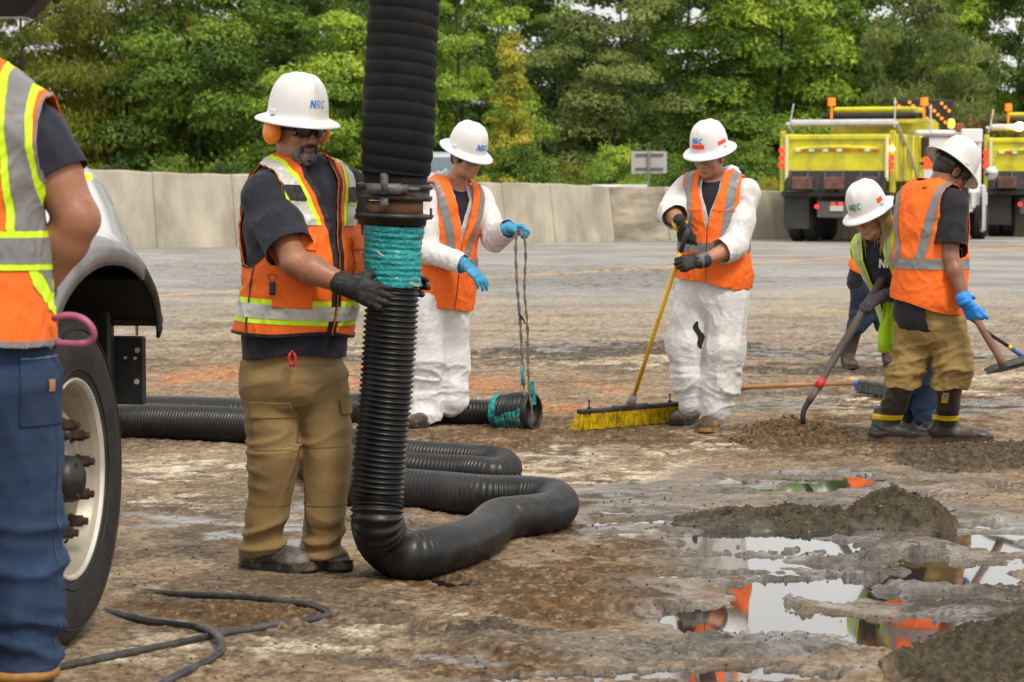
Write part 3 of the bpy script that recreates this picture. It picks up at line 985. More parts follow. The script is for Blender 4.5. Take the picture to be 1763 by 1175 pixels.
def solid(prims, res=.008, infl=0.0, k=.02, fine=None, zones=None, smooth=1):
    """smooth union of shapes -> (vertices, quads)"""
    bx = [pbox(p) for p in prims if not p['sub']]
    lo = np.min([b[0] for b in bx], 0) - infl - 3 * res - k * .3
    hi = np.max([b[1] for b in bx], 0) + infl + 3 * res + k * .3
    ax = []
    for i in range(3):
        z = [(zn[0][i], zn[1][i]) for zn in zones] if zones else None
        ax.append(axis(lo[i], hi[i], fine or res, res, z))
    D = np.full([len(a) for a in ax], 0.5, np.float32)
    for p in prims:
        kk = p['k'] if p['k'] is not None else k
        b0, b1 = pbox(p)
        mg = infl + kk + 2.5 * res
        sl, ok = [], True
        for i in range(3):
            i0, i1 = np.searchsorted(ax[i], b0[i] - mg), np.searchsorted(ax[i], b1[i] + mg)
            ok &= i1 > i0
            sl.append(slice(i0, i1))
        if not ok:
            continue
        X = ax[0][sl[0]][:, None, None]; Y = ax[1][sl[1]][None, :, None]; Z = ax[2][sl[2]][None, None, :]
        d = ev(p, X, Y, Z, 0.0 if p['sub'] else infl).astype(np.float32)
        S = D[sl[0], sl[1], sl[2]]
        if p['sub']:
            d = -d
            h = np.maximum(kk - np.abs(S - d), 0) / max(kk, 1e-6)
            D[sl[0], sl[1], sl[2]] = np.maximum(S, d) + h * h * kk * .25
        else:
            h = np.maximum(kk - np.abs(S - d), 0) / max(kk, 1e-6)
            D[sl[0], sl[1], sl[2]] = np.minimum(S, d) - h * h * kk * .25
    V, F = nets(D, ax)
    for _ in range(smooth):
        V = relax(V, F, .5)
    return V, F
def nets(D, ax):
    s = D < 0
    nx, ny, nz = D.shape
    c = np.zeros((nx - 1, ny - 1, nz - 1), np.uint8)
    for i in (0, 1):
        for j in (0, 1):
            for k in (0, 1):
                c += s[i:nx - 1 + i, j:ny - 1 + j, k:nz - 1 + k]
    I, J, K = np.nonzero((c > 0) & (c < 8))
    n = len(I)
    idx = np.full(c.shape, -1, np.int32)
    idx[I, J, K] = np.arange(n)
    acc = np.zeros((n, 3)); cnt = np.zeros(n)
    for a in range(3):
        o1, o2 = [q for q in range(3) if q != a]
        for b in (0, 1):
            for e in (0, 1):
                off = [0, 0, 0]; off[o1] = b; off[o2] = e
                p0 = (I + off[0], J + off[1], K + off[2])
                off2 = list(off); off2[a] = 1
                p1 = (I + off2[0], J + off2[1], K + off2[2])
                d0, d1 = D[p0], D[p1]
                m = (d0 < 0) != (d1 < 0)
                t = np.where(m, d0 / np.where(m, d0 - d1, 1), 0)
                q0 = np.stack([ax[i][p0[i]] for i in range(3)], 1)
                q1 = np.stack([ax[i][p1[i]] for i in range(3)], 1)
                acc += np.where(m[:, None], q0 + (q1 - q0) * t[:, None], 0)
                cnt += m
    V = acc / np.maximum(cnt, 1)[:, None]
    F = []
    for a in range(3):
        sl0 = [slice(None)] * 3; sl1 = [slice(None)] * 3
        sl0[a] = slice(0, -1); sl1[a] = slice(1, None)
        o1, o2 = [q for q in range(3) if q != a]
        for o in (o1, o2):
            sl0[o] = slice(1, -1); sl1[o] = slice(1, -1)
        s0, s1 = s[tuple(sl0)], s[tuple(sl1)]
        E = np.nonzero(s0 != s1)
        base = [E[0].copy(), E[1].copy(), E[2].copy()]
        base[o1] = base[o1] + 1; base[o2] = base[o2] + 1
        sg = s0[E]
        def cell(d1, d2):
            q = [b.copy() for b in base]
            q[o1] -= d1; q[o2] -= d2
            return idx[q[0], q[1], q[2]]
        q = np.stack([cell(1, 1), cell(0, 1), cell(0, 0), cell(1, 0)], 1)
        flip = sg if a != 1 else ~sg
        q[~flip] = q[~flip][:, ::-1]
        F.append(q)
    F = np.concatenate(F)
    F = F[(F >= 0).all(1)]
    return V, F
def edges_of(F):
    k = F.shape[1]
    return np.concatenate([F[:, [i, (i + 1) % k]] for i in range(k)])
def relax(V, F, lam=.5, keep=None):
    E = edges_of(F)
    n = len(V)
    s = np.stack([np.bincount(E[:, 0], V[E[:, 1], i], n) + np.bincount(E[:, 1], V[E[:, 0], i], n) for i in range(3)], 1)
    c = np.bincount(E[:, 0], minlength=n) + np.bincount(E[:, 1], minlength=n)
    A_ = s / np.maximum(c, 1)[:, None]
    W_ = V + (A_ - V) * lam
    W_[c == 0] = V[c == 0]
    return W_
def normals(V, F):
    a, b, c = V[F[:, 0]], V[F[:, 1]], V[F[:, 2]]
    n = np.cross(b - a, c - a)
    if F.shape[1] == 4:
        n = np.cross(V[F[:, 2]] - V[F[:, 0]], V[F[:, 3]] - V[F[:, 1]])
    N = np.stack([sum(np.bincount(F[:, j], n[:, i], len(V)) for j in range(F.shape[1])) for i in range(3)], 1)
    return N / (np.linalg.norm(N, axis=1)[:, None] + 1e-9)
def tri(F):
    return F if F.shape[1] == 3 else np.concatenate([F[:, [0, 1, 2]], F[:, [0, 2, 3]]])
def clip(V, F, f, extra=None):
    """keep the part of a mesh where f > 0, cutting faces exactly at f = 0"""
    F = tri(F)
    s = f > 0
    c = s[F].sum(1)
    keep = F[c == 3]
    def cut(rows, single_in):
        T = F[rows]
        m = s[T] if single_in else ~s[T]
        i = m.argmax(1)
        r = np.arange(len(T))
        return T[r, i], T[r, (i + 1) % 3], T[r, (i + 2) % 3]
    a1, b1, c1 = cut(c == 1, True)
    a2, b2, c2 = cut(c == 2, False)
    E = np.concatenate([np.stack([a1, b1], 1), np.stack([a1, c1], 1), np.stack([a2, b2], 1), np.stack([a2, c2], 1)])
    if len(E) == 0:
        newi = np.zeros(0, int); Vn = np.zeros((0, 3)); ue = E; t = None
    else:
        Es = np.sort(E, 1)
        ue, newi = np.unique(Es, axis=0, return_inverse=True)
        newi = newi.reshape(-1)
        f0, f1 = f[ue[:, 0]], f[ue[:, 1]]
        t = np.clip(f0 / (f0 - f1 + 1e-12), 0, 1)[:, None]
        Vn = V[ue[:, 0]] * (1 - t) + V[ue[:, 1]] * t
    n0 = len(V)
    n1, n2 = len(a1), len(a2)
    e1b, e1c = newi[:n1] + n0, newi[n1:2 * n1] + n0
    e2b, e2c = newi[2 * n1:2 * n1 + n2] + n0, newi[2 * n1 + n2:] + n0
    Fo = np.concatenate([keep, np.stack([a1, e1b, e1c], 1), np.stack([e2b, b2, c2], 1), np.stack([e2b, c2, e2c], 1)])
    Vo = np.concatenate([V, Vn])
    Xo = None
    if extra is not None:
        Xo = np.concatenate([extra, extra[ue[:, 0]] * (1 - t) + extra[ue[:, 1]] * t]) if len(E) else extra
    used = np.unique(Fo)
    mp = np.zeros(len(Vo), int)
    mp[used] = np.arange(len(used))
    if extra is not None:
        return Vo[used], mp[Fo], Xo[used]
    return Vo[used], mp[Fo]
def islands(V, F, least=10):
    """split a mesh into its connected pieces"""
    lab = np.arange(len(V))
    while True:
        m = lab[F].min(1)
        new = lab.copy()
        for j in range(F.shape[1]):
            np.minimum.at(new, F[:, j], m)
        new = new[new]
        if (new == lab).all():
            break
        lab = new
    fl = lab[F[:, 0]]
    out = []
    for k in np.unique(fl):
        Fk = F[fl == k]
        if len(Fk) < least:
            continue
        u_, inv = np.unique(Fk, return_inverse=True)
        out.append((V[u_], inv.reshape(Fk.shape)))
    return out
def folds(V, N, amp=.006, freq=14, stretch=(1, 1, 1), fr=None, seed=0, sharp=1.6, mask=None, small=.35, base=.7):
    """cloth creases: ridged, warped noise along the surface normal"""
    q = fr.l(V) if fr is not None else V
    q = q * np.array(stretch) * freq
    wr = np.stack([perlin(q * .55, seed + 9), perlin(q * .55, seed + 10), perlin(q * .55, seed + 11)], 1)
    a = 1 - np.abs(perlin(q + wr * 1.1, seed)) * 2
    b = 1 - np.abs(perlin(q * 2.1 + wr * 2, seed + 3)) * 2
    d = np.clip(a, 0, 1) ** sharp + small * np.clip(b, 0, 1) ** sharp
    d = d - .45 + base * perlin(q * .45, seed + 5)
    if mask is not None:
        d = d * mask
    return V + N * (d * amp)[:, None]

# ------------------------------------------------------------------ skin, cloth
skin_l = mat('skin_fair', (.50, .27, .18), .5, .10, 16, .25, 240, .0012, sss=.12, dirt=(.42, .16, .10), dscale=16, dthr=(.5, .7), dmax=.4)
skin_m = mat('skin_tan', (.33, .15, .085), .48, .12, 16, .25, 240, .0014, sss=.08, dirt=(.24, .075, .042), dscale=17, dthr=(.46, .68), dmax=.5)
skin_c = mat('skin_light_tan', (.43, .215, .13), .48, .12, 16, .25, 240, .0014, sss=.1, dirt=(.34, .12, .07), dscale=17, dthr=(.46, .68), dmax=.5)
skin_d = mat('skin_brown', (.24, .105, .055), .46, .16, 20, .3, 240, .0012, sss=.06, dirt=(.15, .055, .03), dscale=15, dthr=(.48, .7), dmax=.45)
navy = mat('navy_cotton', (.012, .014, .026), .9, .3, 9, .5, 700, .001, bump2=.35, b2scale=8, b2dist=.012, sheen=.08)
black_c = mat('black_cotton', (.010, .010, .013), .9, .3, 9, .5, 700, .001, bump2=.3, b2scale=9, b2dist=.01, sheen=.05)
org = mat('orange_vest', (.90, .150, .008), .75, .05, 5, .5, 520, .0012, bump2=.55, b2scale=9, b2dist=.014, dirt=(.42, .10, .02), dscale=4.5, dthr=(.57, .75), dmax=.5)
org_mesh = mat('orange_mesh', (.95, .17, .015), .8, .10, 160, .9, 420, .003, bump2=.5, b2scale=8, b2dist=.014)
lime = mat('lime_trim', (.60, .88, .015), .6, .06, 20, .3, 400, .001)
lime_v = mat('lime_vest', (.50, .85, .015), .7, .10, 8, .5, 500, .0012, bump2=.6, b2scale=10, b2dist=.012)
silver = mat('silver_tape', (.50, .50, .47), .42, .10, 10, .25, 500, .0006, bump2=.4, b2scale=10, b2dist=.01, spec=.7)
silver_d = mat('grey_tape', (.20, .20, .205), .45, .10, 10, .25, 500, .0006, bump2=.4, b2scale=10, b2dist=.01, spec=.6)
blk_tr = mat('black_trim', (.012, .012, .013), .7, .2, 20)
tyv = mat('white_coverall', (.66, .66, .665), .6, .06, 6, .2, 260, .001, bump2=.20, b2scale=4.0, b2dist=.03, crease=True, sheen=.1, spec=.4,
          dirt=(.34, .29, .18), dscale=4.2, dthr=(.57, .72), dmax=.6)
tyv_up = mat('white_coverall_clean', (.68, .68, .69), .6, .05, 6, .2, 260, .001, bump2=.20, b2scale=4.0, b2dist=.03, crease=True, sheen=.1, spec=.4)
khaki = mat('khaki_canvas', (.255, .168, .068), .85, .14, 7, .5, 600, .0012, bump2=.45, b2scale=5, b2dist=.02,
            dirt=(.10, .065, .03), dscale=3.5, dthr=(.52, .74), dmax=.6)
khaki_f = mat('khaki_canvas_dark', (.27, .18, .058), .85, .14, 7, .5, 600, .0012, bump2=.45, b2scale=6, b2dist=.02, dirt=(.10, .07, .03), dscale=3.5, dthr=(.55, .74), dmax=.5)
denim = mat('blue_denim', (.010, .030, .080), .85, .25, 5, .5, 500, .001, bump2=.35, b2scale=5, b2dist=.02, dirt=(.035, .075, .16), dscale=3.5, dthr=(.5, .75), dmax=.45)
denim_d = mat('dark_denim', (.014, .030, .055), .85, .30, 9, .6, 500, .0015, bump2=.8, b2scale=9, b2dist=.02)
glove_b = mat('black_glove', (.014, .013, .013), .62, .3, 30, .4, 300, .001, bump2=.5, b2scale=30, b2dist=.004)
glove_g = mat('grey_glove', (.075, .07, .085), .8, .2, 30, .4, 500, .001)
glove_blue = mat('blue_nitrile', (.045, .30, .52), .38, .08, 12, .15, 200, .001, bump2=.6, b2scale=35, b2dist=.003, crease=True, spec=.5)
glove_deep = mat('deep_blue_glove', (.015, .22, .70), .42, .1, 12, .15, 200, .001, bump2=.5, b2scale=35, b2dist=.003)
hat_w = mat('hat_white', (.66, .66, .655), .34, .03, 8, .15, 90, .0008, dirt=(.50, .48, .45), dscale=13, dthr=(.60, .78), dmax=.45, coat=.25)
hat_w2 = mat('hat_white_new', (.70, .70, .71), .3, .02, 8, .1, 90, .0006, coat=.3)
hat_w3 = mat('hat_white_scuffed', (.62, .61, .60), .38, .05, 10, .2, 90, .001, dirt=(.42, .38, .34), dscale=9, dthr=(.55, .72), dmax=.6)
logo_b = mat('logo_blue', (.02, .16, .52), .5, .1)
logo_fade = mat('logo_faded_blue', (.23, .38, .52), .6, .35, 120)
logo_g = mat('logo_green', (.015, .30, .06), .5, .1)
logo_w = mat('logo_white', (.78, .78, .80), .6, .05)
redtape = mat('red_reflector', (.90, .06, .015), .35, .05)
lens_d = mat('dark_lens', (.006, .006, .007), .08, .1, spec=.6)
muff_o = mat('muff_orange', (.90, .26, .015), .35, .06, 10, coat=.2, dirt=(.45, .13, .02), dscale=14, dthr=(.6, .75), dmax=.4)
hair_d = mat('hair_dark', (.018, .012, .009), .55, .3, 40, .9, 260, .003, stretch=(1, 1, .15))
hair_y = mat('hair_blond', (.60, .42, .17), .5, .3, 60, .9, 300, .004, stretch=(1, 1, .12))
beard = mat('beard_grey', (.16, .145, .135), .75, .8, 75, 1.0, 260, .006, stretch=(1, 1, .45))
beard_d = mat('beard_dark', (.050, .034, .026), .75, .6, 90, 1.0, 260, .005)
rubber = mat('boot_rubber', (.032, .031, .028), .45, .3, 12, .3, 60, .002, dirt=(.14, .10, .06), dscale=9, dthr=(.5, .72), dmax=.75)
rub_mud = mat('boot_muddy', (.045, .030, .021), .6, .3, 14, .4, 60, .003, dirt=(.15, .10, .05), dscale=11, dthr=(.45, .66), dmax=.8)
boot_tan = mat('boot_tan', (.27, .16, .045), .6, .3, 14, .4, 60, .003, dirt=(.08, .05, .025), dscale=10, dthr=(.5, .68), dmax=.8)
shoe_b = mat('shoe_leather', (.075, .068, .062), .65, .3, 14, .4, 90, .002, dirt=(.28, .25, .215), dscale=8, dthr=(.42, .62), dmax=.8)
sole_m = mat('sole', (.014, .012, .011), .75, .3, 20, .4, 80, .003, dirt=(.22, .17, .11), dscale=16, dthr=(.5, .68), dmax=.7)
yel_b = mat('yellow_band', (.80, .53, .01), .45, .08)

# clear plastic lens
def clear_mat():
    m = bpy.data.materials.new('clear_plastic')
    m.use_nodes = True
    t = m.node_tree
    t.nodes.remove(t.nodes['Principled BSDF'])
    tr = t.nodes.new('ShaderNodeBsdfTransparent'); tr.inputs[0].default_value = (.93, .92, .91, 1)
    gl = t.nodes.new('ShaderNodeBsdfGlossy'); gl.inputs[1].default_value = .08
    mi = t.nodes.new('ShaderNodeMixShader'); mi.inputs[0].default_value = .13
    t.links.new(tr.outputs[0], mi.inputs[1]); t.links.new(gl.outputs[0], mi.inputs[2])
    t.links.new(mi.outputs[0], t.nodes['Material Output'].inputs[0])
    return m
clear = clear_mat()

# ------------------------------------------------------------------ head
def head_prims(h, neck_base, nr=.056, female=False, jawy=1.0, eyes=True):
    """h: frame at the head centre (eye level)"""
    e = lambda c, r, **q: ell(c, r, h, **q)
    jw = .9 if female else 1.0
    pr = [e((0, -.014, .032), (.075, .094, .086)),
          e((0, .022, -.030), (.058 * jw, .062, .078)),
          e((0, .050, -.090), (.030 * jw, .030, .026), k=.025),
          e((.040 * jw, .010, -.068), (.022, .048, .032), k=.025), e((-.040 * jw, .010, -.068), (.022, .048, .032), k=.025),
          seg(h.w(-.036, .074, .018), h.w(.036, .074, .018), .011, k=.012),
          e((.044, .056, -.026), (.020, .022, .020), k=.015), e((-.044, .056, -.026), (.020, .022, .020), k=.015),
          e((.030, .088, -.001), (.016, .013, .011), sub=True, k=.008), e((-.030, .088, -.001), (.016, .013, .011), sub=True, k=.008),
          e((.030, .074, -.002), (.013, .013, .011), k=.003), e((-.030, .074, -.002), (.013, .013, .011), k=.003),
          seg(h.w(0, .080, .010), h.w(0, .105, -.030), (.009, .009), (.013, .012), k=.008),
          e((.013, .093, -.034), (.009, .011, .008), k=.006), e((-.013, .093, -.034), (.009, .011, .008), k=.006),
          e((0, .078, -.055), (.028, .014, .018), k=.012),
          e((0, .086, -.0585), (.021, .008, .005), k=.004), e((0, .084, -.0685), (.018, .008, .0055), k=.004),
          e((.077, -.012, -.008), (.009, .020, .032), k=.006), e((-.077, -.012, -.008), (.009, .020, .032), k=.006),
          e((.083, -.006, -.006), (.006, .010, .016), sub=True, k=.004), e((-.083, -.006, -.006), (.006, .010, .016), sub=True, k=.004),
          seg(neck_base, h.w(0, -.022, -.055), nr * 1.12, nr * .98, k=.03)]
    return pr

def prof_hat(t):
    """dome profile: t 0 at the rim of the crown, 1 at the top -> (radius factor, height m)"""
    a = t * math.pi / 2
    return math.cos(a) ** .62 if t < 1 else 0.0, .148 * math.sin(a) ** .92
def hat_pt(fr, s, h, off=0.0, size=1.0):
    """point on the crown: s = azimuth (0 = front, + = wearer's left), h = height in m"""
    t = 0.0
    lo, hi = 0.0, 1.0
    for _ in range(18):
        mid = (lo + hi) / 2
        if prof_hat(mid)[1] < h / size:
            lo = mid
        else:
            hi = mid
    rf = prof_hat((lo + hi) / 2)[0]
    return fr.w(-math.sin(s) * (.106 * rf * size + off), math.cos(s) * (.124 * rf * size + off), h)
def strokes(txt, slant=.18, wgt=.22):
    """letters as lists of quads in a unit-high box"""
    out, x0 = [], 0.0
    def bar(a, b, w_):
        a, b = A(*a), A(*b)
        d = nrm(b - a); n = A(-d[1], d[0]) * w_ / 2
        m = max(1, int(np.linalg.norm(b - a) / .2))
        for i in range(m):
            p, q = a + (b - a) * i / m, a + (b - a) * (i + 1) / m
            out.append([p - n, q - n, q + n, p + n])
    def arc(c, rx, ry, a0, a1, w_):
        k = 9
        for i in range(k):
            t0, t1 = math.radians(a0 + (a1 - a0) * i / k), math.radians(a0 + (a1 - a0) * (i + 1) / k)
            o = lambda t, s_: A(c[0] + math.cos(t) * (rx + s_), c[1] + math.sin(t) * (ry + s_))
            out.append([o(t0, -w_ / 2), o(t1, -w_ / 2), o(t1, w_ / 2), o(t0, w_ / 2)])
    groups = []
    for ch in txt:
        n0 = len(out)
        if ch == 'N':
            bar((x0 + .11, 0), (x0 + .11, 1), wgt); bar((x0 + .69, 0), (x0 + .69, 1), wgt); bar((x0 + .13, .94), (x0 + .67, .06), wgt * 1.05); wd = .80
        elif ch == 'R':
            bar((x0 + .11, 0), (x0 + .11, 1), wgt); bar((x0 + .1, .9), (x0 + .42, .9), wgt * .85); bar((x0 + .1, .44), (x0 + .42, .44), wgt * .85)
            arc((x0 + .42, .67), .22, .23, -90, 90, wgt * .85); bar((x0 + .34, .44), (x0 + .68, 0), wgt); wd = .76
        elif ch == 'C':
            arc((x0 + .42, .5), .31, .41, 48, 312, wgt); wd = .72
        groups.append((n0, len(out)))
        x0 += wd + .10
    out = [[A(p[0] + slant * p[1], p[1]) for p in q] for q in out]
    return out, groups, x0
def hat_logo(root, parent, fr, txt, s0, h0, size, mats, off=.0022, name='logo_letter', tilt=0.0):
    q, g, wd = strokes(txt)
    for gi, (a, b) in enumerate(g):
        V, F = [], []
        for quad in q[a:b]:
            F.append([len(V) + i for i in range(4)])
            for p in quad:
                lx, ly = (p[0] - wd / 2) * size, (p[1] - .5) * size
                V.append(hat_pt(fr, s0 + lx / .118, h0 + ly + tilt * lx, off))
        part(name, V, F, mats[gi % len(mats)], parent, False)
def hard_hat(root, fr, m, slots=True):
    """full-brim hard hat; fr origin on the crown's base plane centre"""
    n = 72
    th = np.linspace(0, 2 * math.pi, n, endpoint=False)
    rows = []
    for (sx, z) in ((1.0, .002), (1.04, -.003), (1.18, -.008), (1.34, -.016), (1.40, -.021), (1.415, -.025)):
        rows.append((sx, z, 0))
    ts = np.linspace(0, 1, 22)
    V = []
    prof = [(1.415, -.027), (1.41, -.0215), (1.34, -.0155), (1.18, -.008), (1.045, -.002), (1.015, .004)]
    for sx, z in prof:
        for t in th:
            fx = 1.0 + .035 * max(0, math.cos(t)) * (sx > 1.1)
            V.append(fr.w(-math.sin(t) * .106 * sx, math.cos(t) * .124 * sx * fx, z))
    for t_ in ts[1:-1]:
        rf, z = prof_hat(t_)
        for t in th:
            x, y = -math.sin(t) * .106 * rf, math.cos(t) * .124 * rf
            ridge = .0075 * math.exp(-(x / .013) ** 2) * sstep(.25, .6, t_) + .0038 * math.exp(-((abs(x) - .043) / .007) ** 2) * sstep(.35, .6, t_) * (1 - sstep(.85, 1, t_))
            if y < -.02:
                ridge *= .6
            d = nrm(A(x, y, max(z, .01) * 1.2))
            V.append(fr.w(A(x, y, z + .004) + d * ridge))
    V.append(fr.w(0, 0, .158))
    F = []
    R_ = len(prof) + len(ts) - 2
    for i in range(R_ - 1):
        for j in range(n):
            k = (j + 1) % n
            F.append([i * n + j, (i + 1) * n + j, (i + 1) * n + k, i * n + k])
    for j in range(n):
        F.append([(R_ - 1) * n + j, len(V) - 1, (R_ - 1) * n + (j + 1) % n])
    F = [f[::-1] for f in F]
    hat = part('hard_hat', V, F, m, root, True, thick=.003)
    if slots:
        for s in (-1.52, 1.52):
            mb = MB()
            mb.box(hat_pt(fr, s, .012, .004), (.010, .030, .020), fr.M.T, .003)
            mb.done('accessory_slot', m, hat)
        mb = MB(); mb.box(hat_pt(fr, math.pi, .012, .003), (.03, .01, .016), fr.M.T, .003); mb.done('accessory_slot', m, hat)
    # suspension band inside
    pts = [fr.w(-math.sin(t) * .092, math.cos(t) * .110, -.006) for t in np.linspace(0, 2 * math.pi, 33)]
    mb = MB(); mb.tube(pts, np.tile([[.009, .003]], (33, 1)), 8, False, U=fr.u); mb.done('headband', blk_tr, hat, True)
    return hat
def hat_patch(parent, fr, s0, s1, h0, h1, m, name='reflective_patch', off=.0025):
    V, F = [], []
    k = 8
    for i in range(k + 1):
        s = s0 + (s1 - s0) * i / k
        V += [hat_pt(fr, s, h0, off), hat_pt(fr, s, h1, off)]
    F = [[2 * i, 2 * i + 2, 2 * i + 3, 2 * i + 1] for i in range(k)]
    return part(name, V, F, m, parent, True)
def glasses(root, h, dark=False):
    g = None
    mb = MB()
    for sx in (-1, 1):
        V, F = [], []
        nx_, nz_ = 9, 5
        for i in range(nx_):
            t = i / (nx_ - 1)
            x = .006 + .060 * t
            hh = .019 * (1 - (2 * t - 1.05) ** 2 * .35) * (.72 if t < .12 else 1)
            yy = .104 - .42 * x * x / .06 - (.0 if t > .1 else .002)
            for j in range(nz_):
                zz = .003 + (j / (nz_ - 1) * 2 - 1) * hh - .003 * t
                V.append(h.w(sx * x, yy - abs(j - 2) * .0012, zz))
        for i in range(nx_ - 1):
            for j in range(nz_ - 1):
                a = i * nz_ + j
                F.append([a, a + nz_, a + nz_ + 1, a + 1])
        mb.add(V, F)
    g = mb.done('glasses_lens', lens_d if dark else clear, root, True, thick=.0015)
    fm = MB()
    for sx in (-1, 1):
        fm.tube([h.w(sx * .066, .078, .006), h.w(sx * .074, .05, .006), h.w(sx * .079, -.01, .004)], np.tile([[.0035, .0015]], (3, 1)), 6, U=h.u)
    fm.tube([h.w(-.008, .104, .004), h.w(.008, .104, .004)], .0025, 6)
    fm.tube([h.w(x, .104 - .42 * x * x / .06, .021 - abs(x) * .06) for x in np.linspace(-.064, .064, 13)], .0016, 5)
    fm.done('glasses_frame', blk_tr if dark else mat('clear_frame', (.45, .46, .48), .3, .1), root, True)
def brows(root, h, m, infl=.0):
    mb = MB()
    for sx in (-1, 1):
        mb.tube([h.w(sx * .014, .0865, .020), h.w(sx * .032, .085, .026), h.w(sx * .048, .073, .020)], np.tile([[.0035, .002]], (3, 1)), 6, U=h.u)
    mb.done('eyebrows', m, root, True)
    mb = MB()
    for sx in (-1, 1):
        mb.tube([h.w(sx * .018, .0855, -.006), h.w(sx * .031, .0885, -.0085), h.w(sx * .043, .083, -.005)], .0016, 5)
    mb.done('eyelashes', mat('lash', (.02, .012, .01), .8), root, True)
    V, F = solid([ell((0, .0905, -.0585), (.018, .004, .0026), h, k=.001), ell((0, .0885, -.0675), (.015, .0042, .0032), h, k=.001)], .0015, k=.001)
    part('lips', V, F, mat('lips', (.30, .085, .065), .5, .1), root)

# ------------------------------------------------------------------ hand
def hand_prims(wr, d, n, right, curl=(.5, .5, .5, .5), thumb=(.6, .3), spread=.12, s=1.0, th=.0, bend=(1, 1.1, .7)):
    """wr wrist, d = pointing direction of the palm, n = outward normal of the palm side; right: True for a right hand"""
    d = nrm(d)
    n = nrm(np.asarray(n, float) - (np.asarray(n, float) @ d) * d)
    t = np.cross(d, n) * (1 if right else -1)       # towards the thumb
    w_ = lambda a, b, c: np.asarray(wr) + (d * a + t * b + n * c) * s
    pr = [seg(w_(-.03, 0, 0), w_(.01, 0, 0), (.034 * s, .032 * s), (.033 * s, .024 * s), U=t),
          seg(w_(.015, .002, 0), w_(.078, 0, 0), (.034 * s, .015 * s), (.042 * s, .0135 * s), U=t, k=.012),
          seg(w_(.015, .022, .006), w_(.05, .036, .010), .016 * s, .013 * s, k=.012)]
    bases = [(.090, .030), (.094, .010), (.088, -.011), (.078, -.030)]
    lens = [(.042, .026, .021), (.046, .030, .022), (.042, .027, .021), (.033, .021, .018)]
    for i in range(4):
        bx, by = bases[i]
        p = w_(bx, by, 0)
        sp = (1.5 - i) * spread * .5
        fd = nrm(d + t * math.tan(sp))
        ang = 0.0
        pr.append(seg(w_(.05, by * .8, 0), p, .012 * s, .0105 * s, k=.010))
        for j in range(3):
            ang += curl[i] * bend[j]
            q = p + (fd * math.cos(ang) + n * math.sin(ang)) * lens[i][j] * s
            pr.append(seg(p, q, (.0100 - .0008 * j) * s, (.0095 - .0010 * j) * s, k=.0025))
            p = q
    a, b = thumb      # abduction, flexion
    p = w_(.022, .030, .008)
    dirn = nrm(d * math.cos(a) + t * math.sin(a) + n * b)
    q = p + dirn * .044 * s
    pr.append(seg(p, q, .0145 * s, .0120 * s, k=.010))
    d2 = nrm(dirn + d * .35 + n * b * .8 - t * th)
    q2 = q + d2 * .034 * s
    pr.append(seg(q, q2, .0118 * s, .0108 * s, k=.003))
    pr.append(seg(q2, q2 + nrm(d2 + n * b * .5 - t * th) * .026 * s, .0108 * s, .0088 * s, k=.003))
    return pr

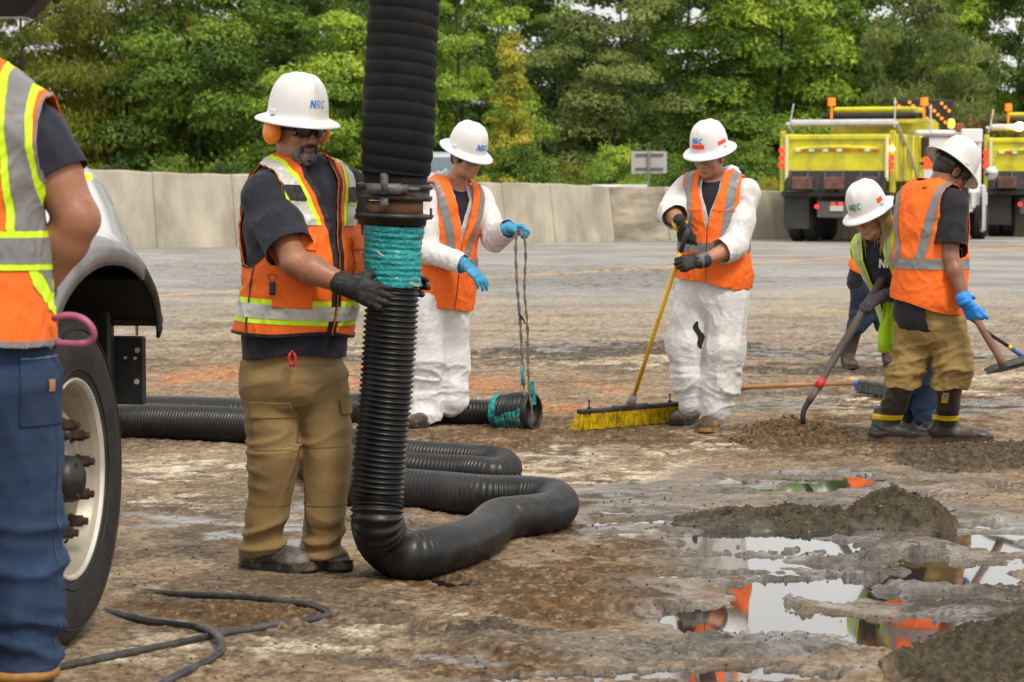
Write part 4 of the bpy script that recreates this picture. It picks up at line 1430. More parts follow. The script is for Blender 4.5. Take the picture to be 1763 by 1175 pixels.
# ------------------------------------------------------------------ torso
def torso_secs(fr, L, wd=1.0, dp=1.0, belly=0.0):
    S = [(-.10, .160, .122, -.005), (.08, .168, .125, -.005), (.28, .152, .118 + belly, belly * .6), (.48, .160, .122 + belly, belly * .7),
         (.68, .176, .128 + belly * .5, .004), (.84, .180, .120, 0), (.95, .140, .092, -.01), (1.0, .085, .070, -.012)]
    pr = []
    for a, b in zip(S[:-1], S[1:]):
        pr.append(seg(fr.w(0, a[3], a[0] * L), fr.w(0, b[3], b[0] * L), (a[1] * wd, a[2] * dp), (b[1] * wd, b[2] * dp), U=fr.r, k=.02))
    return pr
class Human:
    def __init__(s, label, base, skin, group=None):
        s.root = thing('person', label, 'person', base, group)
        s.skin = skin
    def torso(s, pelvis, neck, az, SR, SL, wd=1.0, dp=1.0, belly=0.0):
        a = math.radians(az)
        s.az = a
        s.pel, s.nk = np.asarray(pelvis, float), np.asarray(neck, float)
        s.L = np.linalg.norm(s.nk - s.pel)
        s.tf = Fr(s.pel, (math.sin(a), -math.cos(a), 0), s.nk - s.pel)
        s.SR, s.SL = np.asarray(SR, float), np.asarray(SL, float)
        s.wd = wd
        s.tp = torso_secs(s.tf, s.L, wd, dp, belly)
        for S_, sg in ((s.SR, 1), (s.SL, -1)):
            s.tp.append(seg(s.tf.w(.06 * sg, -.01, s.L * .93), S_, .066, .064, k=.04))
    def arm(s, S_, E, Wr, r=1.0):
        return [seg(S_, S_ + (E - S_) * .5, .060 * r, .052 * r, k=.03), seg(S_ + (E - S_) * .5, E, .052 * r, .042 * r, k=.02),
                seg(E, E + (Wr - E) * .3, .042 * r, .045 * r, k=.02), seg(E + (Wr - E) * .3, Wr, .045 * r, .029 * r, k=.02)]
    def body(s, h, arms, legs=None, nr=.058, female=False, fine=.0042, armr=1.0, headzone=.14, res=.012, arm_zone=True):
        pr = list(s.tp) + head_prims(h, s.tf.w(0, -.015, s.L * .93), nr, female)
        for (S_, E, Wr) in arms:
            pr += s.arm(S_, E, Wr, armr)
        if False:
            for pts in legs:
                pr += [seg(pts[i], pts[i + 1], r0, r1) for i, (r0, r1) in enumerate(((.070, .052), (.050, .038))[:len(pts) - 1])]
        zones = [(h.o - headzone, h.o + headzone)]
        if arm_zone:
            for (S_, E, Wr) in arms:
                q = np.stack([E, Wr, E + (S_ - E) * .4])
                zones.append((q.min(0) - .05, q.max(0) + .05))
        V, F = solid(pr, res, 0, .02, fine=fine, zones=zones)
        o = part('body', V, F, s.skin, s.root)
        return o
    def cloth(s, name, prims, m, res=.008, infl=0.0, k=.03, fold=None, cuts=(), thick=None, label=None, smooth=1, parent=None, keepf=None):
        V, F = solid(prims, res, infl, k, smooth=smooth)
        if fold:
            for fd in (fold if isinstance(fold, list) else [fold]):
                N = normals(V, F)
                fd = dict(fd)
                mk = fd.pop('maskf', None)
                V = folds(V, N, mask=mk(V) if mk else None, **fd)
        for c in cuts:
            V, F = clip(V, F, c(V))
        s.last = (V, F)
        return part(name, V, F, m, parent or s.root, thick=thick, label=label)
    def local(s, V):
        return s.tf.l(V)
    def stripe(s, name, VF, fields, m, off=.002, parent=None, label=None, thick=None):
        V, F = VF
        if F.shape[1] == 4:
            F = tri(F)
        N = normals(V, F)
        X = N
        for f in fields:
            V, F, X = clip(V, F, f(V), X)
        if len(F) == 0:
            return None
        o = None
        for V1, F1 in islands(V + X * off, F):
            o = part(name, V1, F1, m, parent or s.root, label=label, thick=thick)
        return o
def boot_prims(ankle, toe_dir, s=1.0, wd=1.0, ankle_h=.10):
    """shoe standing on the ground below ankle; toe_dir horizontal unit"""
    d = nrm(A(toe_dir[0], toe_dir[1], 0)); sd = A(d[1], -d[0], 0)
    g = A(ankle[0], ankle[1], ankle[2])
    w_ = lambda a, b, z: g + (d * a + sd * b) * s + A(0, 0, z) * s
    return [seg(w_(-.035, 0, .048), w_(.03, 0, .055), (.040 * wd * s, .045 * s), (.042 * wd * s, .050 * s), U=sd, k=.02),
            seg(w_(.03, 0, .052), w_(.13, .004, .042), (.042 * wd * s, .046 * s), (.048 * wd * s, .036 * s), U=sd, k=.02),
            seg(w_(.13, .004, .040), w_(.185, .006, .036), (.048 * wd * s, .036 * s), (.040 * wd * s, .030 * s), U=sd, k=.02),
            seg(w_(-.01, 0, .05), w_(-.005, 0, .13), (.042 * wd * s, .052 * s), (.044 * s, .05 * s), U=sd, k=.02)]
def sole(root, g, toe_dir, m, s=1.0, wd=1.0, h=.028, lift=0.0, name='sole', roll=0.0):
    d = nrm(A(toe_dir[0], toe_dir[1], 0)); sd = A(d[1], -d[0], 0)
    out = []
    for t in np.linspace(0, 2 * math.pi, 40, endpoint=False):
        a = math.cos(t)
        x = .075 + a * .158
        wv = (.044 + .012 * sstep(-.2, .7, a) - .004 * sstep(.2, -.6, a)) * wd * 1.05
        y = wv * math.copysign(abs(math.sin(t)) ** .75, math.sin(t))
        out.append((x * s, y * s))
    V = []
    lv = [(0.0, .96), (.006, 1.0), (h * .5, 1.0), (h * .55, .985), (h, .985)]
    for z, sc_ in lv:
        for x, y in out:
            toe = .010 * sstep(.17, .235, x / s) 
            V.append(A(*g) + d * (.075 * s + (x - .075 * s) * sc_) + sd * y * sc_ + A(0, 0, z * s + toe + lift * sstep(.06, -.06, x)))
    n = len(out)
    F = [[i * n + j, i * n + (j + 1) % n, (i + 1) * n + (j + 1) % n, (i + 1) * n + j] for i in range(len(lv) - 1) for j in range(n)]
    F += [list(range(n))[::-1], [(len(lv) - 1) * n + j for j in range(n)]]
    return part(name, V, F, m, root, False)
def patch(hm, name, VF, c, az, hx, hz, m, off=.003, depth=.09, thick=None, parent=None, rot=0.0, label=None, up=None):
    """a flat piece (pocket, flap, badge) wrapped on the cloth around point c, facing direction az"""
    a = math.radians(az)
    fr = Fr(c, (math.sin(a), -math.cos(a), 0), (0, 0, 1) if up is None else up)
    cr, sr = math.cos(rot), math.sin(rot)
    def co(V):
        q = fr.l(V)
        return q[:, 0] * cr + q[:, 2] * sr, q[:, 1], -q[:, 0] * sr + q[:, 2] * cr
    fs = [lambda V: co(V)[1] + depth, lambda V: hx - np.abs(co(V)[0]), lambda V: hz - np.abs(co(V)[2])]
    return hm.stripe(name, VF, fs, m, off, parent, label, thick)
def cloth_logo(root, VF, c, az, txt, size, mats, off=.004, name='logo_letter', up=None, slant=.18):
    """letters printed on cloth: each letter is laid on the nearest surface in front of the frame plane"""
    a = math.radians(az)
    fr = Fr(c, (math.sin(a), -math.cos(a), 0), (0, 0, 1) if up is None else up)
    V0, F0 = VF
    L0 = fr.l(V0)
    Nf = normals(V0, F0) @ fr.f
    sel = (np.abs(L0[:, 0]) < size * 2.5) & (np.abs(L0[:, 2]) < size * 1.6) & (L0[:, 1] > -.35) & (Nf > .15)
    Lc = L0[sel]
    q, g, wd = strokes(txt, slant)
    for gi, (a_, b_) in enumerate(g):
        V, F = [], []
        for quad in q[a_:b_]:
            F.append([len(V) + i for i in range(4)])
            for p in quad:
                lx, lz = -(p[0] - wd / 2) * size, (p[1] - .5) * size
                dd = (Lc[:, 0] - lx) ** 2 + (Lc[:, 2] - lz) ** 2
                k = np.argsort(dd)[:6]
                w_ = 1 / (dd[k] + 1e-6)
                y = (Lc[k, 1] * w_).sum() / w_.sum()
                V.append(fr.w(lx, y + off, lz))
        part(name, V, F, mats[gi % len(mats)], root, False)
def vest_fields(hm, hem=0.0, arm=(.205, .20, .80), neckr=.085, vbot=.72, vtop=.07, gap=.004, ashift=0.0, open_=True, sh=.155, hemf=None, vpow=1.3):
    """cut functions in the wearer's frame: a lateral, b forward, c up"""
    L = hm.L
    def hemc(V):
        q = hm.local(V)
        return q[:, 2] - hem * L - .008 * np.sin(q[:, 0] * 17 + 1) - (hemf(q) if hemf is not None else 0)
    def armh(V):
        q = hm.local(V)
        e = np.sqrt(((q[:, 1] - ashift) / arm[0]) ** 2 + ((q[:, 2] - arm[2] * L) / arm[1]) ** 2) - 1
        top = sh + .03 * sstep(arm[2] * L, (arm[2] - .30) * L, q[:, 2])
        return np.where(q[:, 2] > arm[2] * L, top - np.abs(q[:, 0]), np.maximum(e * .15, top - np.abs(q[:, 0])))
    def neck(V):
        q = hm.local(V)
        return np.sqrt(q[:, 0] ** 2 + (q[:, 1] + .01) ** 2) - neckr + np.where(q[:, 2] < .80 * L, 1.0, 0)
    def front(V):
        q = hm.local(V)
        c = q[:, 2] / L
        g = gap + (vtop - gap) * np.clip((c - vbot) / (1 - vbot), 0, 1) ** vpow
        return np.where(q[:, 1] > 0, np.abs(q[:, 0]) - g, .1)
    f = [hemc, armh, neck]
    if open_:
        f.append(front)
    return f
def band_h(hm, c, w_, tilt=0.0):
    return lambda V: w_ / 2 - np.abs(hm.local(V)[:, 2] - c * hm.L - tilt * hm.local(V)[:, 0])
def band_v(hm, a0, w_, c0=0.0, c1=9, lean=0.0, side=0, fb=0):
    """vertical band at |a| = a0; side: 1 right only, -1 left only; fb: 1 front only, -1 back only"""
    def f(V):
        q = hm.local(V)
        cc = q[:, 2] / hm.L
        x = np.abs(q[:, 0]) - (a0 + lean * (cc - .8))
        d = w_ / 2 - np.abs(x)
        d = np.minimum(d, (cc - c0) * .5)
        d = np.minimum(d, (c1 - cc) * .5)
        if side:
            d = np.minimum(d, side * q[:, 0] + .02)
        if fb:
            d = np.minimum(d, fb * q[:, 1] + (.0 if fb > 0 else 0.0))
        return d
    return f
# ================================================================== HOSES
hose_m = mat('hose_rubber', (.0070, .0074, .0088), .40, .35, 7, .35, 110, .0012, dirt=(.060, .057, .054), dscale=3.2, dthr=(.50, .75), dmax=.5, spec=.4)
hose_top = mat('boom_rubber', (.0040, .0040, .0047), .8, .35, 5, .6, 120, .0015, dirt=(.04, .036, .033), dscale=4, dthr=(.5, .8), dmax=.4, spec=.25)
tape_m = mat('teal_tape', (.006, .27, .285), .33, .12, 14, .3, 60, .002, bump2=.8, b2scale=22, b2dist=.006, crease=True, dirt=(.10, .09, .07), dscale=10, dthr=(.62, .74), dmax=.45)
tape_d = mat('teal_tape_dirty', (.008, .25, .26), .4, .15, 14, .3, 60, .002, bump2=.9, b2scale=18, b2dist=.008, crease=True, dirt=(.10, .075, .05), dscale=14, dthr=(.44, .60), dmax=.9)
steel = mat('worn_steel', (.11, .10, .10), .5, .35, 18, .5, 60, .002, metal=.35, dirt=(.30, .26, .24), dscale=14, dthr=(.5, .72), dmax=.6)
rust = mat('rusty_steel', (.12, .085, .06), .7, .4, 18, .5, 60, .002, metal=.2, dirt=(.26, .12, .045), dscale=11, dthr=(.42, .62), dmax=.9)
blk_steel = mat('black_steel', (.016, .014, .014), .5, .4, 14, .4, 60, .002, dirt=(.07, .05, .04), dscale=10, dthr=(.5, .7), dmax=.6)
def rib_hose(name, path, r, pitch, amp, m, parent, n=44, per=7, skew=.15, seed=0, fade=None, crumple=0.0, sharp=1.0):
    """corrugated hose: ring relief along a smooth centre line (spiral pitch)"""
    P_ = catmull(path, pitch / per)
    P3 = P_[:, :3]
    rr = P_[:, 3] if P_.shape[1] > 3 else np.full(len(P_), r)
    am = P_[:, 4] if P_.shape[1] > 4 else np.full(len(P_), 1.0)
    T = np.gradient(P3, axis=0); T /= np.linalg.norm(T, axis=1)[:, None]
    s = np.concatenate([[0], np.cumsum(np.linalg.norm(np.diff(P3, axis=0), axis=1))])
    th = np.linspace(0, 2 * math.pi, n, endpoint=False)
    u = nrm(np.cross(T[0], (0, 0, 1)) if abs(T[0][2]) < .9 else A(1, 0, 0))
    V = np.zeros((len(P3), n, 3))
    # curvature squeezes ribs inside a bend: vary amplitude
    q = np.stack([s * 1.3, 0 * s + seed, 0 * s], 1)
    lump = perlin(q, seed) * .03
    for i in range(len(P3)):
        u = nrm(u - (u @ T[i]) * T[i]); v = np.cross(T[i], u)
        ph = 2 * math.pi * s[i] / pitch + th
        w_ = .5 + .5 * np.cos(ph)
        w_ = w_ ** sharp if sharp > 0 else np.abs(np.cos(ph / 2)) ** (-sharp)
        k = rr[i] * (1 + lump[i]) + amp * am[i] * (w_ - .5)
        if crumple:
            k = k + crumple * np.sin(th * 3 + s[i] * 9 + seed) * np.sin(s[i] * 31)
        V[i] = P3[i] + (np.cos(th)[:, None] * u + np.sin(th)[:, None] * v) * np.reshape(k, (-1, 1))
    m_, i = len(P3), np.arange(len(P3) - 1)
    a = (i[:, None] * n + np.arange(n)[None]).reshape(-1)
    b = (i[:, None] * n + (np.arange(n)[None] + 1) % n).reshape(-1)
    F = np.stack([a, b, b + n, a + n], 1)
    V = V.reshape(-1, 3)
    return V, F, P3, rr
# -- the tall boom hose with its coupling
YH = G(650, 1000)[1] - .02
JH = lambda px, py, dy=0.0: P(px, py, YH + dy)
bh = thing('boom_hose', 'very thick ribbed black suction hose hanging down from above, ending in a steel coupling', 'suction hose', JH(680, 380))
mp_ = FPX / YH
pts = [(*JH(702, -120, .06), .127), (*JH(697, -20, .04), .127), (*JH(690, 110, .02), .128), (*JH(686, 230, 0), .129), (*JH(681, 300, 0), .122)]
V, F, C_, R_ = rib_hose('x', pts, .127, .0475, 0.0065, hose_top, bh, n=56, per=12, sharp=-.6)
part('hose_tube', V, F, hose_top, bh)
mb = MB(); mb.tube([JH(681, 296), JH(680, 345)], .115, 40); mb.done('hose_cuff', hose_top, bh, True)
top_ax = nrm(JH(681, 300) - JH(678, 390))
c = JH(679, 331)
cl = MB(); cl.lathe(c, [(.112, -.030), (.132, -.030), (.138, -.022), (.138, -.012), (.128, -.008), (.128, .010), (.138, .014), (.138, .024), (.130, .030), (.112, .030)], top_ax, 48)
clamp = cl.done('clamp_ring', blk_steel, bh, True)
# bolt across the clamp, front side
mb = MB()
f0 = c + A(0, -.142, .012)
mb.cyl(f0 + A(-.088, .015, 0), f0 + A(.03, -.004, 0), .020, 16)
mb.cyl(f0 + A(-.03, -.004, 0), f0 + A(.055, 0, 0), .015, 16)
mb.cyl(f0 + A(.05, 0, .0), f0 + A(.095, .02, -.002), .0075, 10)
mb.cyl(f0 + A(-.028, -.004, -.02), f0 + A(-.028, -.004, .050), .014, 10)
mb.box(f0 + A(-.03, -.004, .045), (.026, .026, .022), None, .005)
mb.box(f0 + A(-.03, .004, -.045), (.030, .012, .03), None, .003)
mb.done('clamp_bolt', steel, clamp, True)
mb = MB(); mb.tube([JH(679, 346), JH(679, 368)], .104, 40); mb.done('rusty_sleeve', rust, bh, True)
mb = MB(); mb.lathe(JH(679, 374), [(.100, .016), (.136, .012), (.138, .004), (.136, -.004), (.118, -.006), (.114, -.030), (.100, -.030)], top_ax, 48); fl = mb.done('flange', blk_steel, bh, True)
for a in (-.25, 2.9, 3.35, 1.2):
    q = JH(679, 374) + A(math.cos(a) * .137, math.sin(a) * .137, .004)
    mb = MB(); mb.cyl(q - A(0, 0, .012), q + A(0, 0, .028), .0045, 8); mb.cyl(q - A(0, 0, .006), q + A(0, 0, .004), .010, 6); mb.done('bolt', blk_steel, fl)
# -- the long ribbed hose from the coupling down and over the ground
gh = thing('ribbed_hose', 'long ribbed black hose running from the teal taped joint down and looping over the mud', 'suction hose', G(650, 1000))
def gz(px, py, r, z=None):
    q = G(px, py, r * .93 if z is None else z)
    return (*q, r)
body = [(*JH(678, 384), .094, 1.0), (*JH(677, 440), .094, 1.0), (*JH(676, 500), .094, 1.0), (*JH(672, 570), .095, 1.0), (*JH(666, 660), .095, 1.0), (*JH(657, 760), .094, 1.0), (*JH(650, 850), .094, 1.0)]
rb = .094
body += [(*JH(651, 905, 0), rb, 1.0), (*(A(*gz(668, 947, rb)[:3]) + A(0, 0, .015)), rb, .85), (*gz(705, 957, rb)[:3], .091, .5), (*gz(770, 944, rb)[:3], .089, .22), (*gz(828, 921, rb)[:3], .088, .2),
         (*gz(856, 897, rb)[:3], .087, .3), (*gz(890, 890, rb)[:3], .085, .2), (*gz(935, 884, rb)[:3], .083, .18), (*gz(962, 873, rb)[:3], .082, .3), (*gz(953, 858, rb)[:3], .083, .25), (*gz(900, 853, rb)[:3], .086, .3),
         (*gz(830, 853, rb)[:3], .090, .35), (*gz(760, 848, rb)[:3], .092, .3), (*gz(690, 843, rb)[:3], .093, .4), (*gz(600, 836, rb)[:3], .088, .6), (*gz(545, 808, .08)[:3], .078, .7), (*gz(530, 793, .08)[:3], .076, .8), (*gz(560, 783, .08)[:3], .075, .7),
         (*gz(640, 800, .075)[:3], .076, .7), (*gz(720, 808, .075)[:3], .075, .8), (*gz(800, 812, .075)[:3], .075, .7), (*gz(856, 815, .075)[:3], .074, .45), (*gz(872, 806, .075)[:3], .074, .4), (*gz(852, 795, .075)[:3], .074, .5),
         (*gz(790, 790, .075)[:3], .075, .6), (*gz(700, 784, .075)[:3], .076, .7), (*gz(620, 772, .08)[:3], .080, .7), (*gz(560, 752, .09)[:3], .092, .6), (*gz(500, 740, .1)[:3], .098, .6), (*gz(430, 735, .1)[:3], .10, .6), (*gz(320, 729, .1)[:3], .10, .55), (*gz(205, 726, .1)[:3], .10, .6), (*gz(100, 733, .1)[:3], .10, .6)]
V, F, C_, R_ = rib_hose('x', body, .094, .0195, .0115, hose_m, gh, n=40, per=6, seed=2)
hb = part('hose_tube', V, F, hose_m, gh)
# teal tape wound over the joint
tp_path = [(*JH(678, 389), .106), (*JH(677, 415), .1015), (*JH(676, 455), .101), (*JH(676, 497), .1015)]
Vt, Ft, Ct, _r = rib_hose('x', tp_path, .1, .0195, .0032, tape_m, gh, n=90, per=6, seed=5)
Nt = normals(Vt, Ft)
q = Vt * A(9, 9, 26)
Vt = Vt + Nt * (.0032 * (1 - 2 * np.abs(perlin(q, 4))) + .0020 * perlin(Vt * A(30, 30, 90), 5) + .004 * sstep(JH(678, 412)[2], JH(678, 407)[2], -Vt[:, 2] * -1))[:, None]
mask = lambda Vv: Vv[:, 2] - JH(676, 494)[2] - .006 * perlin(Vv * 18, 9)
Vt, Ft = clip(Vt, Ft, mask(Vt))
tw = part('teal_tape_wrap', Vt, Ft, tape_m, gh, thick=.0015)
mb = MB()
mb.add([*[JH(x, y, -.100) for x, y in ((645, 431), (652, 433), (666, 444), (663, 446))]], [[0, 1, 2, 3]])
mb.add([*[JH(x, y, -.101) for x, y in ((706, 484), (722, 491), (722, 495), (705, 488))]], [[0, 1, 2, 3]])
mb.done('tape_end', mat('tape_end', (.42, .40, .32), .5), tw)
# -- second hose behind, from the left to the roped end
bh2 = thing('ribbed_hose', 'ribbed black hose lying across the road behind the workers, its end lifted by a rope', 'suction hose', G(700, 740))
p2 = [(*gz(190, 712, .1)[:3], .10, .6), (*gz(260, 711, .1)[:3], .10, .5), (*gz(340, 713, .1)[:3], .10, .5), (*gz(430, 716, .1)[:3], .10, .6), (*gz(520, 712, .095)[:3], .095, .6), (*gz(610, 704, .09)[:3], .085, .6),
      (*gz(700, 703, .085)[:3], .080, .7), (*gz(780, 709, .08)[:3], .078, .7), (*gz(850, 711, .078)[:3], .077, .6), (*gz(868, 711, .082)[:3], .083, .7)]
V, F, _, _ = rib_hose('x', p2, .09, .022, .010, hose_m, bh2, n=32, per=5, seed=7)
part('hose_tube', V, F, hose_m, bh2)
# roped end barrel with dirty teal tape
ye = G(890, 742)[1]
JE = lambda px, py, dy=0.0: P(px, py, ye + .11 + dy)
ea, eb = JE(858, 709, .02), JE(914, 709, -.09)
pe = [(*ea, .088, .4), (*(ea * .6 + eb * .4), .103, 1.0), (*(ea * .2 + eb * .8), .107, 1.0), (*eb, .106, .5)]
V, F, _, _ = rib_hose('x', pe, .1, .026, .014, hose_m, bh2, n=44, per=7, seed=9)
part('hose_end', V, F, hose_m, bh2)
ax_ = nrm(eb - ea)
mb = MB(); mb.lathe(eb, [(.107, -.01), (.110, .0), (.108, .018), (.092, .022), (.090, .010), (.085, -.05), (.001, -.05)], ax_, 40); mb.done('end_cap', mat('end_black', (.008, .008, .009), .5, .2), bh2, True)
Vw, Fw, _, _ = rib_hose('x', [(*(ea - ax_ * .015), .094), (*(ea * .5 + eb * .5), .110), (*(eb - ax_ * .01), .112)], .11, .026, .006, tape_d, bh2, n=70, per=8, seed=12)
Nw = normals(Vw, Fw)
Vw = Vw + Nw * (.006 * (1 - 2 * np.abs(perlin(Vw * 22, 14))))[:, None]
cz = ea[2] + .015
fld = cz - Vw[:, 2] + .055 * perlin(Vw * 9, 15) + .03 * (Vw[:, 0] - ea[0]) * 3
Va, Fa = clip(Vw, Fw, fld)
part('teal_tape_wrap', Va, Fa, tape_d, bh2, thick=.002)
fld2 = .022 - np.abs((Vw - ea) @ ax_ - .01) + .01 * perlin(Vw * 14, 16)
Va, Fa = clip(Vw, Fw, fld2)
part('teal_tape_band', Va, Fa, tape_m, bh2, thick=.002)
mb = MB()   # loose flag of tape on the far side
fl_ = [JE(x, y, -.10) for x, y in ((913, 657), (919, 655), (922, 678), (924, 696), (914, 699), (911, 682))]
mb.add(fl_, [[0, 1, 2, 3, 4, 5]]); mb.done('tape_flag', tape_m, bh2, thick=.003)
# skirt of tape on the ground
mb = MB()
sk = [(848, 737), (862, 722), (880, 716), (905, 716), (918, 728), (916, 742), (895, 740), (870, 740)]
mb.add([JE(x, y, -.12 + (.02 if i in (1, 2, 3) else 0)) for i, (x, y) in enumerate(sk)], [list(range(8))]); 
# rope loop held by the worker
rope_m = mat('rope_grey', (.15, .125, .12), .85, .4, 40, .8, 120, .004)
rope = thing('rope_loop', 'dirty grey rope loop held in a blue glove and tied round the hose end', 'rope', JE(890, 540))
def twisted(path, r, m, parent, name, step=.012):
    P_ = catmull(path, step)
    V, F = sweep(P_, r, 8, True)
    V = V + normals(V, np.array([f for f in F if len(f) == 4])) * (.35 * r * np.sin(np.linspace(0, len(P_) * .9, len(V))))[:, None]
    return part(name, V, F, m, parent, True)
twisted([JE(889, 399, -.07), JE(888, 440, -.08), JE(891, 500, -.09), JE(896, 560, -.10), JE(899, 620, -.10), JE(902, 665, -.11), JE(904, 700, -.145), JE(902, 730, -.16)], .0075, rope_m, rope, 'rope_strand')
twisted([JE(889, 399, -.07), JE(896, 396, -.075), JE(902, 404, -.08), JE(905, 440, -.08), JE(903, 500, -.09), JE(908, 560, -.10), JE(909, 620, -.11), JE(911, 670, -.12), JE(915, 700, -.15), JE(916, 735, -.16)], .0068, mat('rope_brown', (.15, .12, .075), .85, .4, 40, .8, 120, .004), rope, 'rope_strand')
twisted([JE(893, 540, -.10), JE(899, 548, -.11), JE(905, 558, -.105)], .006, blk_tr, rope, 'rope_tie')
mb = MB(); mb.tube([JE(898, 628, -.112), JE(899, 645, -.113), JE(900, 664, -.116)], .0088, 8); mb.done('tape_piece', tape_m, rope, True)
# -- the thin black cable in the foreground
cab = thing('cable', 'thin black rubber cable looping over the pale sand in the foreground', 'cable', G(380, 1080))
cm_ = mat('cable_rubber', (.018, .019, .020), .5, .3, 12, .4, 120, .0015, dirt=(.11, .105, .10), dscale=9, dthr=(.42, .7), dmax=.75)
cz_ = lambda px, py, z=.013: G(px, py, z)
path = [cz_(238, 1018, -.004), cz_(262, 1020, .006), cz_(320, 1024), cz_(400, 1027), cz_(480, 1035), cz_(535, 1043), cz_(563, 1053), cz_(562, 1061), cz_(530, 1068), cz_(480, 1075), cz_(420, 1086), cz_(372, 1094), cz_(330, 1103), cz_(260, 1117), cz_(180, 1133), cz_(105, 1149), cz_(20, 1165), cz_(-60, 1185)]
pc = catmull(path, .02)
mb = MB(); mb.tube(pc, .0125, 14); mb.done('cable_run', cm_, cab, True)
path = [cz_(182, 1052, -.004), cz_(205, 1057, .006), cz_(250, 1068), cz_(310, 1077), cz_(345, 1081), cz_(368, 1090, .03), cz_(380, 1103, .036), cz_(381, 1118, .022), cz_(365, 1135), cz_(330, 1152), cz_(290, 1172), cz_(240, 1200), cz_(190, 1230)]
pc = catmull(path, .02)
mb = MB(); mb.tube(pc, .0135, 14); mb.done('cable_run', cm_, cab, True)
# ================================================================== VACUUM TRUCK at the left
tyre_m = mat('tyre_rubber', (.012, .0115, .011), .62, .35, 9, .35, 60, .002, dirt=(.06, .05, .042), dscale=6, dthr=(.48, .75), dmax=.5)
rim_m = mat('rim_cream', (.34, .31, .255), .42, .12, 7, .2, 60, .001, metal=.25, dirt=(.20, .16, .115), dscale=5, dthr=(.50, .75), dmax=.7)
lip_m = mat('rim_lip', (.72, .70, .62), .25, .1, 9, metal=.5)
nut_m = mat('lug_nut', (.06, .035, .025), .55, .35, 40, .4, 90, .002, metal=.3)
blk_p = mat('black_plastic', (.013, .013, .014), .5, .25, 9, .25, 200, .001)
gry_p = mat('grey_fender', (.17, .17, .18), .42, .25, 5, .15, 150, .001, coat=.25, dirt=(.30, .29, .28), dscale=3, dthr=(.5, .75), dmax=.5)
wht_p = mat('white_paint', (.74, .76, .80), .22, .05, 5, coat=.6)
def left_truck():
    wc = P(124, 829, 7.57)
    wc[2] = .527
    n = nrm(A(.992, -.127, 0)); f = A(.127, .992, 0); u = A(0, 0, 1)
    root = thing('vacuum_truck', 'large white vacuum truck at the left edge, its front wheel with cream rim in view', 'truck', (wc[0], wc[1], 0))
    w_ = lambda a, b, c: wc + f * a + n * b + u * c      # forward, outward, up from the wheel centre
    # tyre
    mb = MB()
    prof = [(.300, -.02), (.312, .004), (.330, .012), (.40, .026), (.455, .022), (.490, .006), (.513, -.012), (.524, -.030), (.527, -.050), (.528, -.135), (.527, -.225), (.520, -.245), (.49, -.27), (.42, -.29), (.33, -.275), (.30, -.25)]
    mb.lathe(wc, prof, n, 96)
    ty = mb.done('tyre', tyre_m, root, True)
    mb = MB()
    for r_, z_ in ((.345, .0165), (.470, .0185)):
        pts = [wc + n * z_ + (f * math.cos(t) + u * math.sin(t)) * r_ for t in np.linspace(0, 2 * math.pi, 73)]
        mb.tube(pts, .0035, 6, False)
    mb.done('sidewall_rib', tyre_m, ty, True)
    # tread grooves
    mb = MB()
    for z_ in (-.07, -.11, -.16, -.20):
        pts = [wc + n * z_ + (f * math.cos(t) + u * math.sin(t)) * .5275 for t in np.linspace(0, 2 * math.pi, 73)]
        mb.tube(pts, np.tile([[.0012, .005]], (73, 1)), 6, False, U=f)
    mb.done('tread_groove', mat('groove', (.004, .004, .004), .9), ty, True)
    # rim
    mb = MB(); mb.lathe(wc, [(.300, .000), (.307, .010), (.315, .012), (.318, .004), (.312, -.006)], n, 96); mb.done('rim_lip', lip_m, root, True)
    mb = MB(); mb.lathe(wc, [(.303, .004), (.292, -.012), (.286, -.020), (.284, -.085), (.272, -.095), (.262, -.098), (.240, -.075), (.215, -.045), (.200, -.036), (.120, -.036), (.118, -.030), (.001, -.030)], n, 96)
    rim = mb.done('rim', rim_m, root, True)
    for k in range(10):
        t = 2 * math.pi * (k + .35) / 10
        c = wc + (f * math.cos(t) + u * math.sin(t)) * .1675
        mb = MB(); mb.cyl(c + n * -.036, c + n * -.028, .024, 14); mb.cyl(c + n * -.030, c + n * .006, .0185, 6); mb.cyl(c + n * .006, c + n * .022, .012, 10)
        mb.done('lug_nut', nut_m, rim)
    for k in range(5):
        t = 2 * math.pi * (k + .2) / 5
        c = wc + (f * math.cos(t) + u * math.sin(t)) * .232
        mb = MB(); mb.cyl(c - n * .085, c - n * .0595, .026, 14); mb.done('hand_hole', mat('hole_dark', (.01, .009, .008), .9), rim)
    mb = MB(); mb.lathe(wc, [(.076, -.036), (.072, .004), (.062, .020), (.044, .028), (.040, .034), (.001, .035)], n, 32); hub = mb.done('hub', blk_p, root, True)
    for k in range(6):
        t = 2 * math.pi * k / 6
        c = wc + (f * math.cos(t) + u * math.sin(t)) * .054
        mb = MB(); mb.cyl(c + n * .012, c + n * .027, .008, 6); mb.done('hub_bolt', nut_m, hub)
    # fender arch
    arc = catmull([A(-.66, .20, 0), A(-.62, .42, 0), A(-.42, .64, 0), A(-.10, .745, 0), A(.25, .755, 0), A(.52, .70, 0), A(.70, .60, 0), A(.76, .50, 0), A(.765, .455, 0)], .03)
    V, F = [], []
    sec = [(-.50, -.02), (-.20, .0), (.02, -.002), (.075, -.02), (.098, -.055), (.100, -.10)]
    for p in arc:
        for (b, dz) in sec:
            q = A(p[0], p[1]) * (1 + dz / .8)
            V.append(w_(q[0], b, q[1]))
    m_ = len(sec)
    F = [[i * m_ + j, i * m_ + j + 1, (i + 1) * m_ + j + 1, (i + 1) * m_ + j] for i in range(len(arc) - 1) for j in range(m_ - 1)]
    ncut = (len(arc) - 1 - 11) * (m_ - 1)
    k0 = (len(arc) - 12) * m_
